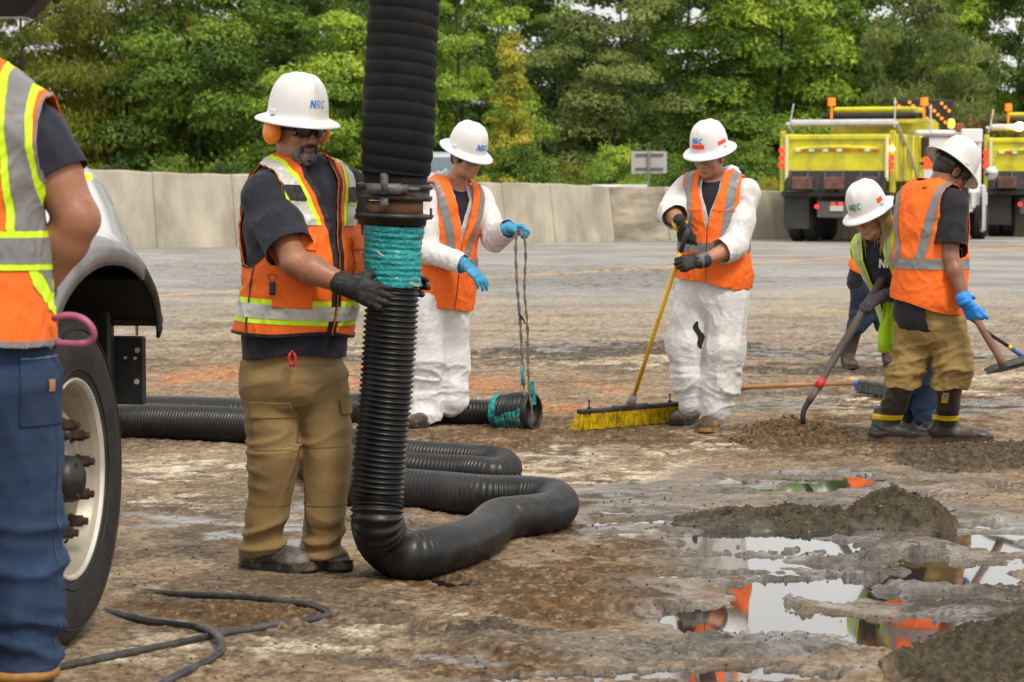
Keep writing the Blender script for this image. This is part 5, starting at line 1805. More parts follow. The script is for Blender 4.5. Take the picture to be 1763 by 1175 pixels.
    fn = part('fender', V[:k0 + m_], F[:ncut], gry_p, root, thick=.012)
    part('fender_end', V[k0:], [[i - k0 for i in q] for q in F[ncut:]], blk_p, root, thick=.012)
    V2 = [w_(*(lambda q: (q[0], b, q[1]))(A(p[0], p[1]) * .955)) for p in arc for b in (-.5, .07)]
    part('fender_liner', V2, [[2 * i, 2 * i + 2, 2 * i + 3, 2 * i + 1] for i in range(len(arc) - 1)], blk_p, fn, thick=.01)
    # front inner wall of the wheel well, closing the arch ahead of the wheel
    mb = MB()
    mb.add([w_(.74, -.55, .46), w_(.74, .09, .44), w_(.66, .085, .55), w_(.56, .08, .60), w_(.56, -.55, .60)], [[0, 1, 2, 3, 4]])
    mb.done('well_front', blk_p, fn, thick=.02)
    mb = MB(); mb.box(w_(.72, -.33, .22), (.06, .50, .84), np.stack([f, n, u], 1), .01); mb.box(w_(0, -.46, .30), (1.45, .04, .80), np.stack([f, n, u], 1), .01); mb.box(w_(.1, -.75, .1), (1.5, .12, .28), np.stack([f, n, u], 1), .02); mb.done('chassis', blk_p, root)
    # bumper end plate with bolt holes
    R = np.stack([f, n, u], 1)
    y_ = float(w_(.80, 0, 0)[1])
    c = P(222, 637, y_)
    mb = MB(); mb.box(c + n * .0 - A(.08, 0, 0), (.03, .28, .235), R, .006); bp = mb.done('bumper_end', blk_p, root)
    bm = mat('bolt_bright', (.6, .58, .52), .35, .1, metal=.4)
    for px, py, r_ in ((238, 603, .0095), (217, 616, .0055), (234, 617, .006), (237, 657, .0095)):
        q = P(px, py, y_ - .02)
        mb = MB(); mb.cyl(q + f * .01, q - f * .012, r_, 10); mb.done('bolt', bm, bp)
    mb = MB(); mb.box(w_(1.02, -1.45, .05), (.12, 2.2, .30), R, .03); mb.done('bumper', blk_p, root)
    # hood: cross-section swept forward
    yh = float(w_(.70, 0, 0)[1])
    prof = [P(px, py, yh) for px, py in ((-250, 205), (-120, 212), (0, 222), (60, 233), (106, 248), (132, 268), (152, 296), (168, 326), (181, 356), (193, 384), (203, 412), (206, 440))]
    V, F = [], []
    fw = [(-.75, 1.0, .02), (-.3, 1.0, .0), (.3, 1.0, .0), (.6, .995, -.01), (.95, .98, -.05), (1.10, .95, -.13), (1.14, .93, -.3)]
    ctr = P(-250, 440, yh)
    for (a, s_, dz) in fw:
        for q in prof:
            V.append(ctr + (q - ctr) * s_ + f * (a - .70) + u * dz * (1 if True else 0))
    m_ = len(prof)
    F = [[i * m_ + j, i * m_ + j + 1, (i + 1) * m_ + j + 1, (i + 1) * m_ + j] for i in range(len(fw) - 1) for j in range(m_ - 1)]
    hd = part('hood', V, F, wht_p, root, thick=.01)
    q = P(146, 305, yh - .28)
    mb = MB(); mb.tube([q - f * .045 + n * -.01, q + f * .045], [.018, .014], 12); mb.done('marker_lamp', mat('lamp_amber_lit', (.9, .35, .02), .3, emit=(1.0, .24, .01), estr=3.5), hd, True)
    # hood side crease and cab further back
    mb = MB(); mb.box(w_(-1.75, -1.2, .95), (1.7, 2.3, 1.9), R, .12); cab = mb.done('cab', wht_p, root)
    mb = MB(); mb.box(w_(-1.9, -.045, 1.45), (1.0, .02, .7), R, .01); mb.done('cab_window', mat('dark_glass', (.02, .025, .03), .08, spec=.8), cab)
    mb = MB(); mb.box(w_(-.9, -1.2, 1.5), (.03, 1.9, .7), R, .01); mb.done('windshield', mat('dark_glass', (.02, .025, .03), .08), cab)
    mb = MB(); mb.box(w_(-5.0, -1.2, 1.35), (4.4, 2.3, 2.0), R, .3); mb.box(w_(-4.5, -1.2, .25), (6.5, .9, .25), R, .02); mb.done('tank', wht_p, root)
    # mirror head over the frame's top left corner
    c = P(-12, -32, 6.75)
    mb = MB(); mb.box(c, (.20, .30, .20), np.stack([f, n, u], 1), .05); mb.cyl(c + A(0, 0, -.05), w_(-1.1, -.1, 1.3), .015, 8); mb.done('mirror', blk_p, root)
    # two rear axles (out of frame) carry the tank
    for a in (-5.4, -6.8):
        for b in (0, -2.25):
            mb = MB(); q = w_(a, b, 0); mb.lathe(q, [(.001, .0), (.30, .0), (.50, .02), (.527, -.04), (.527, -.26), (.48, -.29), (.001, -.29)], n, 40); mb.done('rear_wheel', tyre_m, root, True)
    mb = MB(); q = w_(0, -2.05, 0); mb.lathe(q, [(.001, -.1), (.30, -.1), (.50, .02), (.527, -.04), (.527, -.26), (.48, -.29), (.001, -.29)], n, 40); mb.done('front_wheel', tyre_m, root, True)
    return root
left_truck()
# ================================================================== VEHICLES IN THE DISTANCE
yel = mat('truck_yellow', (.66, .62, .018), .42, .10, 1.6, .2, 30, .004, dirt=(.26, .22, .06), dscale=2.2, dthr=(.44, .68), dmax=.7)
yel2 = mat('truck_yellow_dirty', (.50, .46, .02), .5, .12, 2.0, .2, 30, .004, dirt=(.16, .13, .05), dscale=2.4, dthr=(.45, .68), dmax=.75)
blk_t = mat('truck_black', (.014, .013, .013), .6, .4, 3, .3, 40, .004, dirt=(.09, .075, .06), dscale=2.5, dthr=(.5, .75), dmax=.6)
flap_m = mat('mud_flap', (.035, .035, .036), .7, .3, 2)
alu = mat('aluminium', (.62, .62, .64), .38, .12, 5, metal=.5)
wht_t = mat('truck_white', (.72, .73, .74), .3, .08, 2, coat=.3, dirt=(.40, .38, .36), dscale=2, dthr=(.55, .75), dmax=.6)
red_l = mat('red_lamp', (.8, .01, .01), .3, emit=(1.0, .02, .02), estr=2.2)
amb_l = mat('amber_lamp', (.9, .4, .02), .3, emit=(1.0, .55, .10), estr=9.0)
amb_b = mat('amber_beacon', (.95, .23, .01), .35, emit=(1.0, .22, .01), estr=.35)
amb_s = mat('amber_strobe', (1, .6, .1), .3, emit=(1.0, .55, .10), estr=60.0)
amb_d = mat('amber_dot', (.85, .30, .01), .4, emit=(1.0, .30, .01), estr=.25)
chrome = mat('chrome', (.75, .76, .80), .12, .05, 8, metal=1.0)
orf = mat('orange_flag', (.95, .12, .01), .6)
def truck_frame(px, py, beta):
    g = G(px, py)
    b = math.radians(beta)
    h = A(math.sin(b), math.cos(b), 0); r = A(math.cos(b), -math.sin(b), 0)
    return g, h, r
def dump_truck(px, py, beta, label, full=True):
    g, h, r = truck_frame(px, py, beta)
    root = thing('dump_truck', label, 'dump truck', g, 'yellow dump trucks on the far side of the road')
    w_ = lambda x, y, z: g + r * x + h * y + A(0, 0, z)
    R = np.stack([r, h, A(0, 0, 1)], 1)
    def bx(name, x0, x1, y0, y1, z0, z1, m, par=root, bev=.02, **k):
        mb = MB(); mb.box(w_((x0 + x1) / 2, (y0 + y1) / 2, (z0 + z1) / 2), (x1 - x0, y1 - y0, z1 - z0), R, bev)
        return mb.done(name, m, par, **k)
    # tailgate with frame, panel creases and reflective strip
    tg = bx('tailgate', -1.17, 1.17, -.03, .05, 1.50, 2.38, yel)
    bx('tailgate_top_rail', -1.20, 1.20, -.09, .07, 2.27, 2.40, yel, tg, .03)
    for x in (-1.17, 1.09):
        bx('tailgate_post', x, x + .08, -.10, -.02, 1.36, 2.38, mat('pale_edge', (.70, .70, .40), .4), tg)
    V, F = [], []
    for i in range(13):
        x = -.95 + 1.9 * i / 12
        zc = 2.20 - .10 * (1 - (x / .95) ** 2) ** .5 * -1 * .6
        V += [w_(x, -.06, 2.12 + .05 * (1 - (x / .95) ** 2)), w_(x, -.105, 2.06 + .05 * (1 - (x / .95) ** 2)), w_(x, -.06, 1.99 + .05 * (1 - (x / .95) ** 2))]
    F = [[3 * i + j, 3 * i + 3 + j, 3 * i + 4 + j, 3 * i + 1 + j] for i in range(12) for j in range(2)]
    part('tailgate_rib', V, F, yel, tg, False)
    rp = mat('strip_red', (.55, .06, .02), .5); wp = mat('strip_white', (.75, .72, .62), .5)
    for i in range(12):
        x = -.93 + i * .157
        if i in (3, 8):
            continue
        bx('reflective_strip', x, x + .12, -.118, -.108, 2.02, 2.075, rp if i % 2 else wp, tg, .001)
    # lower slanted apron with chains
    V = [w_(-1.15, -.02, 1.62), w_(1.15, -.02, 1.62), w_(1.12, -.22, 1.16), w_(-1.12, -.22, 1.16)]
    part('apron', V, [[0, 3, 2, 1]], blk_t, root, False, thick=.03)
    for i in range(6):
        x = -1.02 + .40 * i
        mb = MB(); mb.tube([w_(x, -.10, 1.62), w_(x + .01, -.28, 1.45), w_(x - .01, -.26, 1.22)], .012, 5); mb.done('chain', mat('chain_dusty', (.12, .11, .09), .7), root)
    for i in range(3):
        bx('spreader_box', -.95 + i * .72, -.50 + i * .72, -.34, -.10, 1.18, 1.46, mat('spreader_rust', (.14, .07, .05), .7, .4, 4), root)
    bx('rear_bar', -1.22, 1.22, -.20, .0, 1.02, 1.14, blk_t)
    # corner posts with lamps
    for s_ in (-1, 1):
        p = bx('corner_post', s_ * 1.24 - .06, s_ * 1.24 + .06, -.05, .12, 1.10, 2.48, yel2)
        zs = ((2.05, red_l), (1.88, red_l), (1.72, red_l)) if s_ < 0 else ((2.08, amb_l), (1.89, red_l), (1.73, red_l), (1.57, red_l))
        for i, (z, m) in enumerate(zs):
            c = w_(s_ * 1.25, -.06, z)
            mb = MB(); mb.cyl(c, c - h * .035, .055 if i < 3 else .03, 14); mb.done('tail_lamp', m, p)
    # dump body
    V = []
    sd = bx('body_side', 1.12, 1.20, .10, 4.3, 1.35, 2.42, yel2)
    for i in range(5):
        bx('side_rib', 1.19, 1.26, .4 + i * .9, .52 + i * .9, 1.38, 2.40, yel, sd)
    bx('body_side', -1.20, -1.12, .10, 4.3, 1.35, 2.42, yel2)
    bx('body_floor', -1.12, 1.12, .10, 4.3, 1.35, 1.42, yel2)
    bk = bx('body_front', -1.18, 1.18, 4.2, 4.3, 1.35, 2.72, yel2)
    bx('cab_shield', -.92, 1.02, 3.4, 4.6, 2.98, 3.10, yel, bk, .04)
    bx('tarp_roll', -1.10, 1.15, 3.0, 3.2, 2.80, 2.96, blk_t, bk, .06)
    bx('tarp_bar', -1.18, 1.22, .35, .47, 2.58, 2.74, alu, root, .05)
    for s_ in (-1, 1):
        mb = MB(); mb.tube([w_(s_ * 1.24, .40, 2.66), w_(s_ * 1.27, 1.9, 1.9), w_(s_ * 1.27, 3.0, 1.15)], .035, 8); mb.done('tarp_arm', alu, root)
        mb = MB(); mb.tube([w_(s_ * 1.20, .4, 2.55), w_(s_ * 1.15 + .05, .4, 3.10 if s_ < 0 else 3.2)], .018, 6); mb.done('marker_rod', alu, root)
    for x in (-.86, 1.2):
        c = w_(x, 3.0 if x < 0 else 3.6, 3.12)
        mb = MB(); mb.cyl(c - A(0, 0, .3), c, .03, 8); mb.cyl(c, c + A(0, 0, .19), .095, 12, .085); mb.done('beacon', amb_b, root)
    # cab ahead
    bx('cab', -1.1, 1.1, 4.8, 6.5, .9, 2.85, yel2, root, .1)
    bx('mirror', 1.32, 1.42, 4.9, 5.2, 1.9, 2.5, blk_t)
    # undercarriage
    bx('frame_rail', -.45, -.3, -.05, 6.3, .78, 1.0, blk_t); bx('frame_rail', .3, .45, -.05, 6.3, .78, 1.0, blk_t)
    hb = bx('hitch_plate', -.42, .42, -.12, -.04, .55, .92, mat('hitch', (.10, .095, .09), .7, .3, 4))
    for x, z in ((-.42, .80), (-.05, .86), (.12, .86)):
        c = w_(x, -.13, z); mb = MB(); mb.cyl(c, c - h * .03, .045 if x == -.42 else .035, 12); mb.done('tail_lamp', red_l, hb)
    bx('licence_plate', -.12, .18, -.150, -.125, .70, .82, mat('plate_pale', (.55, .53, .50), .5), hb, .002)
    for s_ in (-1, 1):
        bx('mud_flap', s_ * .92 - .29, s_ * .92 + .29, .02, .05, .30, 1.05, flap_m, root, .004)
        for y in (.75, 2.1):
            for o_ in (0.0, -.33):
                c = w_(s_ * (1.19 + o_) if s_ > 0 else -1.19 - o_, y, .5)
                mb = MB(); mb.lathe(c, [(.001, -.04), (.26, -.04), (.28, .0), (.46, .012), (.50, -.03), (.505, -.07), (.505, -.20), (.50, -.24), (.46, -.28), (.001, -.28)], r * s_, 40); mb.done('wheel', tyre_m, root, True)
        c = w_(s_ * 1.15, 5.7, .5)
        mb = MB(); mb.lathe(c, [(.001, .0), (.46, .012), (.50, -.03), (.505, -.07), (.505, -.22), (.46, -.28), (.001, -.28)], r * s_, 40); mb.done('wheel', tyre_m, root, True)
    return root
dump_truck(1440, 418, 21, 'large yellow dump truck seen from behind, a lit amber lamp on its right corner post')
t2 = dump_truck(1786, 409, 14, 'yellow dump truck partly cut off by the right edge, under a glaring amber light')
g2, h2, r2 = truck_frame(1786, 409, 14)
c = P(1755, 218, g2[1] + .4)
mb = MB(); mb.lathe(c, [(.001, -.10), (.07, -.08), (.10, 0), (.07, .08), (.001, .10)], (0, 0, 1), 16); mb.done('strobe_lamp', amb_s, t2, True)
mb = MB(); mb.cyl(c - A(0, 0, .1), c - A(0, 0, .45), .02, 6); mb.done('strobe_post', blk_t, t2)
# white truck facing the camera between them, carrying the arrow board
def white_truck():
    g = G(1655, 413)
    root = thing('white_truck', 'white truck with chrome parts standing between the two yellow dump trucks', 'truck', g)
    Y = g[1]
    def rb(name, x0, y0, x1, y1, dy, dep, m, par=root, bev=.03):
        a, b = P(x0, y0, Y + dy), P(x1, y1, Y + dy)
        c = (a + b) / 2 + A(0, dep / 2, 0)
        mb = MB(); mb.box(c, (abs(b[0] - a[0]), dep, abs(b[2] - a[2])), None, bev); return mb.done(name, m, par)
    cab = rb('cab', 1578, 232, 1690, 345, .5, 2.2, wht_t, bev=.1)
    rb('roof', 1576, 224, 1692, 234, .4, 2.4, wht_t, cab, .05)
    rb('roof_box', 1655, 222, 1692, 246, .3, 1.0, wht_t, cab)
    rb('windshield', 1615, 262, 1680, 300, .44, .08, mat('dark_glass', (.02, .025, .03), .08), cab)
    rb('grille', 1625, 305, 1668, 345, .30, .15, blk_t, cab)
    rb('hood', 1618, 298, 1676, 352, .35, 1.0, wht_t, cab, .08)
    rb('bumper', 1600, 352, 1700, 368, .2, .3, chrome, root, .04)
    for x0, x1 in ((1600, 1622), (1676, 1696)):
        c = P((x0 + x1) / 2, 388, Y + .5); c[2] = .5
        mb = MB(); mb.lathe(c, [(.001, -.2), (.42, -.2), (.5, -.16), (.505, 0), (.5, .10), (.42, .14), (.001, .14)], (1, 0, 0), 36); mb.done('wheel', tyre_m, root, True)
    rb('fender', 1596, 335, 1626, 362, .1, .8, blk_t); rb('fender', 1672, 330, 1700, 360, .1, .8, wht_t)
    rb('step', 1660, 350, 1668, 402, -.1, .3, alu); rb('exhaust_stack', 1688, 318, 1698, 400, -.1, .14, chrome, root, .05)
    rb('chassis', 1582, 350, 1620, 398, .7, 1.5, blk_t)
    mr = rb('mirror', 1587, 236, 1600, 272, -.1, .12, blk_t)
    rb('mirror_arm', 1582, 279, 1602, 285, -.05, .06, blk_t, mr)
    c = P(1707, 298, Y - .2)
    mb = MB(); mb.lathe(c, [(.001, -.10), (.08, -.09), (.14, -.04), (.155, .02), (.15, .05), (.001, .06)], (-.2, -1, -.1), 28); mb.done('round_mirror', chrome, root, True)
    rb('flag', 1590, 270, 1607, 292, -.12, .02, orf)
    rb('hazard_lamp', 1646, 212, 1660, 226, .35, .12, mat('beacon_brown', (.25, .08, .04), .4))
    rb('red_lamp', 1646, 234, 1652, 240, .25, .05, red_l)
    rb('rod', 1601, 180, 1604, 232, .4, .04, alu)
white_truck()
def arrow_board():
    Y = 59.5
    g = P(1588, 400, Y); g[2] = 0
    root = thing('arrow_board', 'black traffic arrow board with rows of amber lamps raised above the trucks', 'arrow board', g)
    fr = mat('board_black', (.010, .010, .010), .5)
    for i, (x0, y0, x1, y1) in enumerate(((1534, 171, 1585, 218), (1588, 172, 1641, 224))):
        a, b = P(x0, y0, Y), P(x1, y1, Y)
        c = (a + b) / 2
        mb = MB(); mb.box(c, (abs(b[0] - a[0]), .12, abs(a[2] - b[2])), None, .03); p = mb.done('board_panel', fr, root)
        k = 0
        for ry in range(4):
            for rx in range(4):
                if (rx + ry) % 2 or (i == 0 and rx == 0 and ry > 1):
                    continue
                for q in ((.14 + rx * .24, .12 + ry * .25), (.26 + rx * .24, .25 + ry * .25)):
                    if q[0] > .95 or q[1] > .95:
                        continue
                    cc = P(x0 + (x1 - x0) * q[0], y0 + (y1 - y0) * q[1], Y - .06)
                    mb = MB(); mb.cyl(cc, cc - A(0, .05, 0), .042, 10); mb.done('board_lamp', amb_d, p)
    mb = MB()
    mb.cyl(P(1560, 218, Y + .1), A(P(1560, 400, Y)[0], Y + .1, 0), .04, 8); mb.cyl(P(1618, 222, Y + .1), A(P(1618, 400, Y)[0], Y + .1, 0), .04, 8)
    mb.box(A(P(1590, 400, Y)[0], Y + .3, .6), (1.6, 1.0, .5), None, .05)
    mb.done('board_stand', blk_t, root)
    c = P(1638, 213, Y - .3)
    mb = MB(); mb.lathe(c, [(.001, -.12), (.07, -.10), (.09, 0), (.06, .1), (.001, .12)], (0, 0, 1), 12); mb.done('edge_lamp', mat('lamp_yellow', (.95, .55, .05), .3, emit=(1, .5, .05), estr=1.5), root, True)
arrow_board()
# passing cars beyond the barrier
def car(px, Y, ztop, w_, label, col, hd=0.0, cat='car', hh=1.0):
    g = P(px, 400, Y); g[2] = 0
    root = thing('passing_' + cat, label, cat, g)
    m = mat('car_paint_' + cat, col, .25, .05, 3, coat=.6)
    gl = mat('car_glass', (.10, .14, .17), .1, .1, spec=.8)
    L = 4.4
    V, F = [], []
    secs = [(-.5, .78), (-.46, .92), (-.36, 1.0), (.36, 1.0), (.46, .92), (.5, .78)]
    lo = [(0, .25), (.05, .9 * hh * .62), (.12, .62 * hh)]
    pts = [(-2.2, .30, .84), (-2.2, .75 * hh, .88), (-1.9, .95 * hh, .9), (1.0, .95 * hh, .9), (2.1, .75 * hh, .86), (2.2, .35, .8)]
    def shell(sec, name, m_):
        V, F = [], []
        for (y, z, wf) in sec:
            for sx in (-1, 1):
                V.append(g + A(sx * w_ / 2 * wf, y, z))
        n = len(sec)
        F = [[2 * i, 2 * i + 1, 2 * i + 3, 2 * i + 2] for i in range(n - 1)] + [[2 * (n - 1), 2 * n - 1, 1, 0]]
        F += [[2 * i for i in range(n)], [2 * i + 1 for i in range(n)][::-1]]
        return part(name, V, F, m_, root, False)
    shell(pts, 'body', m)
    top = [(-1.85, .93 * hh, .86), (-1.55, ztop - .06, .72), (-1.3, ztop, .68), (.2, ztop, .68), (.45, ztop - .05, .70), (1.15, .93 * hh, .86)]
    cb = shell(top, 'cabin', m)
    for sx in (-1, 1):
        V = [g + A(sx * (w_ / 2 * .86 + .004), y, z) for y, z in ((-1.5, .97 * hh),)] 
        a = [(-1.45, .98 * hh, .865), (-1.35, ztop - .12, .735), (.3, ztop - .12, .735), (.85, .98 * hh, .87)]
        part('side_window', [g + A(sx * w_ / 2 * wf, y, z) for y, z, wf in a], [[0, 1, 2, 3]], gl, cb, False, thick=.01)
    part('rear_window', [g + A(x * w_ / 2, y, z) for x, y, z in ((-.74, -1.83, .98 * hh), (.74, -1.83, .98 * hh), (.62, -1.60, ztop - .12), (-.62, -1.60, ztop - .12))], [[0, 1, 2, 3]], gl, cb, False, thick=.012)
    for y in (-1.4, 1.4):
        for sx in (-1, 1):
            mb = MB(); c = g + A(sx * (w_ / 2 - .02), y, .33); mb.lathe(c, [(.001, .0), (.2, .0), (.31, .01), (.33, -.04), (.33, -.2), (.001, -.2)], (sx, 0, 0), 28); mb.done('wheel', tyre_m, root, True)
    return root
car(1063, 61, 1.27, 1.95, 'white car passing beyond the barrier, only its roof showing below the road sign', (.82, .83, .85))
car(757, 59, 2.04, 1.9, 'pale blue grey van behind the barrier, half hidden by the tall black hose', (.45, .50, .55), cat='van', hh=1.35)
# back of the road sign
def road_sign():
    Y = 59.0
    g = P(1117, 400, Y); g[2] = 0
    root = thing('road_sign', 'back of a grey metal road sign on a thin post beyond the barrier', 'road sign', g)
    sm = mat('sign_back', (.42, .40, .40), .5, .08, 3, metal=.2)
    a, b = P(1087, 261, Y), P(1148, 299, Y)
    mb = MB(); mb.box((a + b) / 2, (abs(b[0] - a[0]), .02, abs(a[2] - b[2])), None, .004); mb.done('sign_panel', sm, root)
    dk = mat('sign_bracket', (.10, .095, .09), .6)
    for y in (267, 291):
        p0, p1 = P(1094, y, Y - .03), P(1142, y, Y - .03)
        mb = MB(); mb.box((p0 + p1) / 2, (p1[0] - p0[0], .03, .055), None, .004); mb.done('bracket', dk, root)
    q = P(1117, 262, Y - .06)
    mb = MB(); mb.box(A(q[0], Y - .06, q[2] / 2), (.07, .05, q[2]), None, .004); mb.done('post', mat('post_green', (.16, .20, .16), .6), root)
road_sign()
# ================================================================== shared clothing builders
def wrist_cut(E, Wr, back=.015):
    d = Wr - E
    ln = np.linalg.norm(d); d = d / ln
    def f(V):
        q = V - E
        t = q @ d
        r = np.linalg.norm(q - t[:, None] * d, axis=1)
        return np.where((r < .10) & (t > ln * .3), ln - back - t, 1.0)
    return f
def coverall(hm, J, arms, legs, az_neck=True, rolled=(0, 0), waist=None, seed=0):
    fr = hm.tf
    pr = list(hm.tp)
    pr += [seg(fr.w(0, 0, -.16 * hm.L), fr.w(0, .01, .25 * hm.L), (.175, .135), (.165, .135), U=fr.r, k=.04)]
    for (S_, E, Wr), ro in zip(arms, rolled):
        e2 = E + (Wr - E) * (ro if ro else .97)
        pr += [seg(S_, S_ + (E - S_) * .5, .072, .068, k=.03), seg(S_ + (E - S_) * .5, E, .070, .064, k=.03),
               seg(E, e2, .064, .052 if not ro else .066, k=.02)]
    for pts in legs:
        for (p, r0), (q, r1) in zip(pts[:-1], pts[1:]):
            pr.append(seg(p, q, r0, r1, k=.035))
    cuts = []
    for (S_, E, Wr), ro in zip(arms, rolled):
        ln = np.linalg.norm(Wr - E)
        cuts.append(wrist_cut(E, Wr, ln * (1 - ro) if ro else .008))
    def neck(V):
        q = hm.local(V)
        c = q[:, 2] / hm.L
        return np.where(c > .62, np.maximum(np.sqrt(q[:, 0] ** 2 + q[:, 1] ** 2) - .074, np.minimum(np.abs(q[:, 0]) - .05 * sstep(.6, 1.0, c) - .002, 1) if False else -1), 1.0)
    def vneck(V):
        q = hm.local(V)
        c = q[:, 2] / hm.L
        g = .052 * sstep(.62, 1.0, c)
        return np.where((q[:, 1] > 0) & (c > .62), np.abs(q[:, 0]) - g, 1.0)
    def top(V):
        q = hm.local(V)
        return np.where(q[:, 2] > .94 * hm.L, np.sqrt(q[:, 0] ** 2 + q[:, 1] ** 2) - .078, 1.0)
    V, F = solid(pr, .0085, .010, .03)
    N = normals(V, F)
    lo_ = np.exp(-((V[:, 2] - .25) / .16) ** 2)
    V = folds(V, N, amp=.012, freq=3.4, stretch=(1.6, 1.6, .5), seed=seed, small=.5, sharp=2.6, base=.15, mask=.8 + 0 * lo_)
    V = folds(V, N, amp=.012, freq=4.5, stretch=(.7, .7, 2.0), seed=seed + 7, small=.4, sharp=2.4, base=.1, mask=.14 + 1.0 * lo_)
    V = folds(V, N, amp=.0018, freq=9, stretch=(1, 1, 1), seed=seed + 4, sharp=3.0, small=.3, base=.0)
    zb = min(p[0][2] for pts in legs for p in [pts[-1]]) - .02
    V[:, 2] = np.maximum(V[:, 2], .022 + .012 * np.sin(V[:, 0] * 40))
    for c in cuts + [vneck, top]:
        V, F = clip(V, F, c(V))
    return V, F
def collar(hm, m, seed=0, hood=True, r=.082, lift=.0, back=1.0, more=()):
    """rumpled hood/collar of a coverall lying round the neck"""
    fr, L = hm.tf, hm.L
    pr = []
    for t in np.linspace(-2.3, 2.3, 11):
        z = .985 * L - .045 * (1 - math.cos(t)) * -.0 - .045 * max(0, math.cos(t * .5 + math.pi / 2) * 0)
        # t = 0 is the nape, +-2.3 near the throat
        x, y = math.sin(t) * r, -math.cos(t) * r * .95
        zz = L * .99 + .018 * math.cos(t) - .05 * (1 - math.cos(t)) * .45 + lift
        pr.append(ell((x, y - .005, zz), (.028, .026, .034), fr))
    if hood:
        for x, y, z, s_ in ((-.05, -.105, .02, .045), (0, -.12, .01, .05), (.05, -.105, .02, .045), (0, -.10, .05, .035), (.07, -.07, .03, .035), (-.07, -.07, .03, .035), (.03, -.13, -.03, .035)):
            pr.append(ell((x, y * back, L + z + lift), (s_, s_ * .8, s_), fr))
    for x, y, z, s_ in more:
        pr.append(ell((x, y, L + z), (s_, s_ * .85, s_), fr))
    pr.append(ell((0, .02, L * 1.0 + lift), (.058, .075, .13), fr, sub=True, k=.01))
    V, F = solid(pr, .006, 0, .02)
    N = normals(V, F)
    V = folds(V, N, amp=.013, freq=13, seed=seed, sharp=1.2)
    V = folds(V, N, amp=.005, freq=30, seed=seed + 2, sharp=1.2)
    return part('hood', V, F, tyv_up, hm.root)
def simple_vest(hm, m, hem, arm, stripes_v, stripes_h, tape, infl=.034, vbot=.45, vtop=.07, neckr=.09, sh=.16, gap=.004, extra=None, seed=0, open_=True, binding=None, res=.007, hemf=None, ashift=0.0):
    fr = hm.tf
    vp = list(hm.tp) + (extra or [])
    V, F = solid(vp, res, infl, .035)
    N = normals(V, F)
    V = folds(V, N, amp=.010, freq=5.0, stretch=(1.1, 1.1, .5), fr=fr, seed=seed, small=.2)
    V = folds(V, N, amp=.004, freq=12, fr=fr, seed=seed + 3)
    fl = vest_fields(hm, hem=hem, arm=arm, neckr=neckr, vbot=vbot, vtop=vtop, gap=gap, sh=sh, open_=open_, hemf=hemf, ashift=ashift)
    for f in fl:
        V, F = clip(V, F, f(V))
    ve = part('safety_vest', V, F, m, hm.root, thick=.004)
    for (a0, w_, c0, c1, lean, side, fb) in stripes_v:
        hm.stripe('reflective_band', (V, F), [band_v(hm, a0, w_, c0, c1, lean, side, fb)], tape, .003, ve)
    for (c, w_, tilt) in stripes_h:
        hm.stripe('reflective_band', (V, F), [band_h(hm, c, w_, tilt)], tape, .0045, ve)
    if binding is not None:
        af = fl[1]
        hm.stripe('armhole_binding', (V, F), [lambda V: .006 - af(V)], binding, .003, ve)
    return ve, (V, F)
def glove(hm, Wr, d, n, right, m, s=1.0, cuffm=None, E=None, infl=.0015, **k):
    hp = hand_prims(Wr, nrm(d), n, right, s=s, **k)
    V, F = solid(hp, .0036, infl, .004, smooth=2)
    g = part('glove', folds(V, normals(V, F), .0018, 45, seed=41), F, m, hm.root)
    if E is not None:
        dd = nrm(Wr - E)
        mb = MB(); mb.tube(catmull([Wr - dd * .055, Wr - dd * .03, Wr + dd * .012], .012), .039 * s, 20); mb.done('glove_cuff', cuffm or m, g, True)
    return g

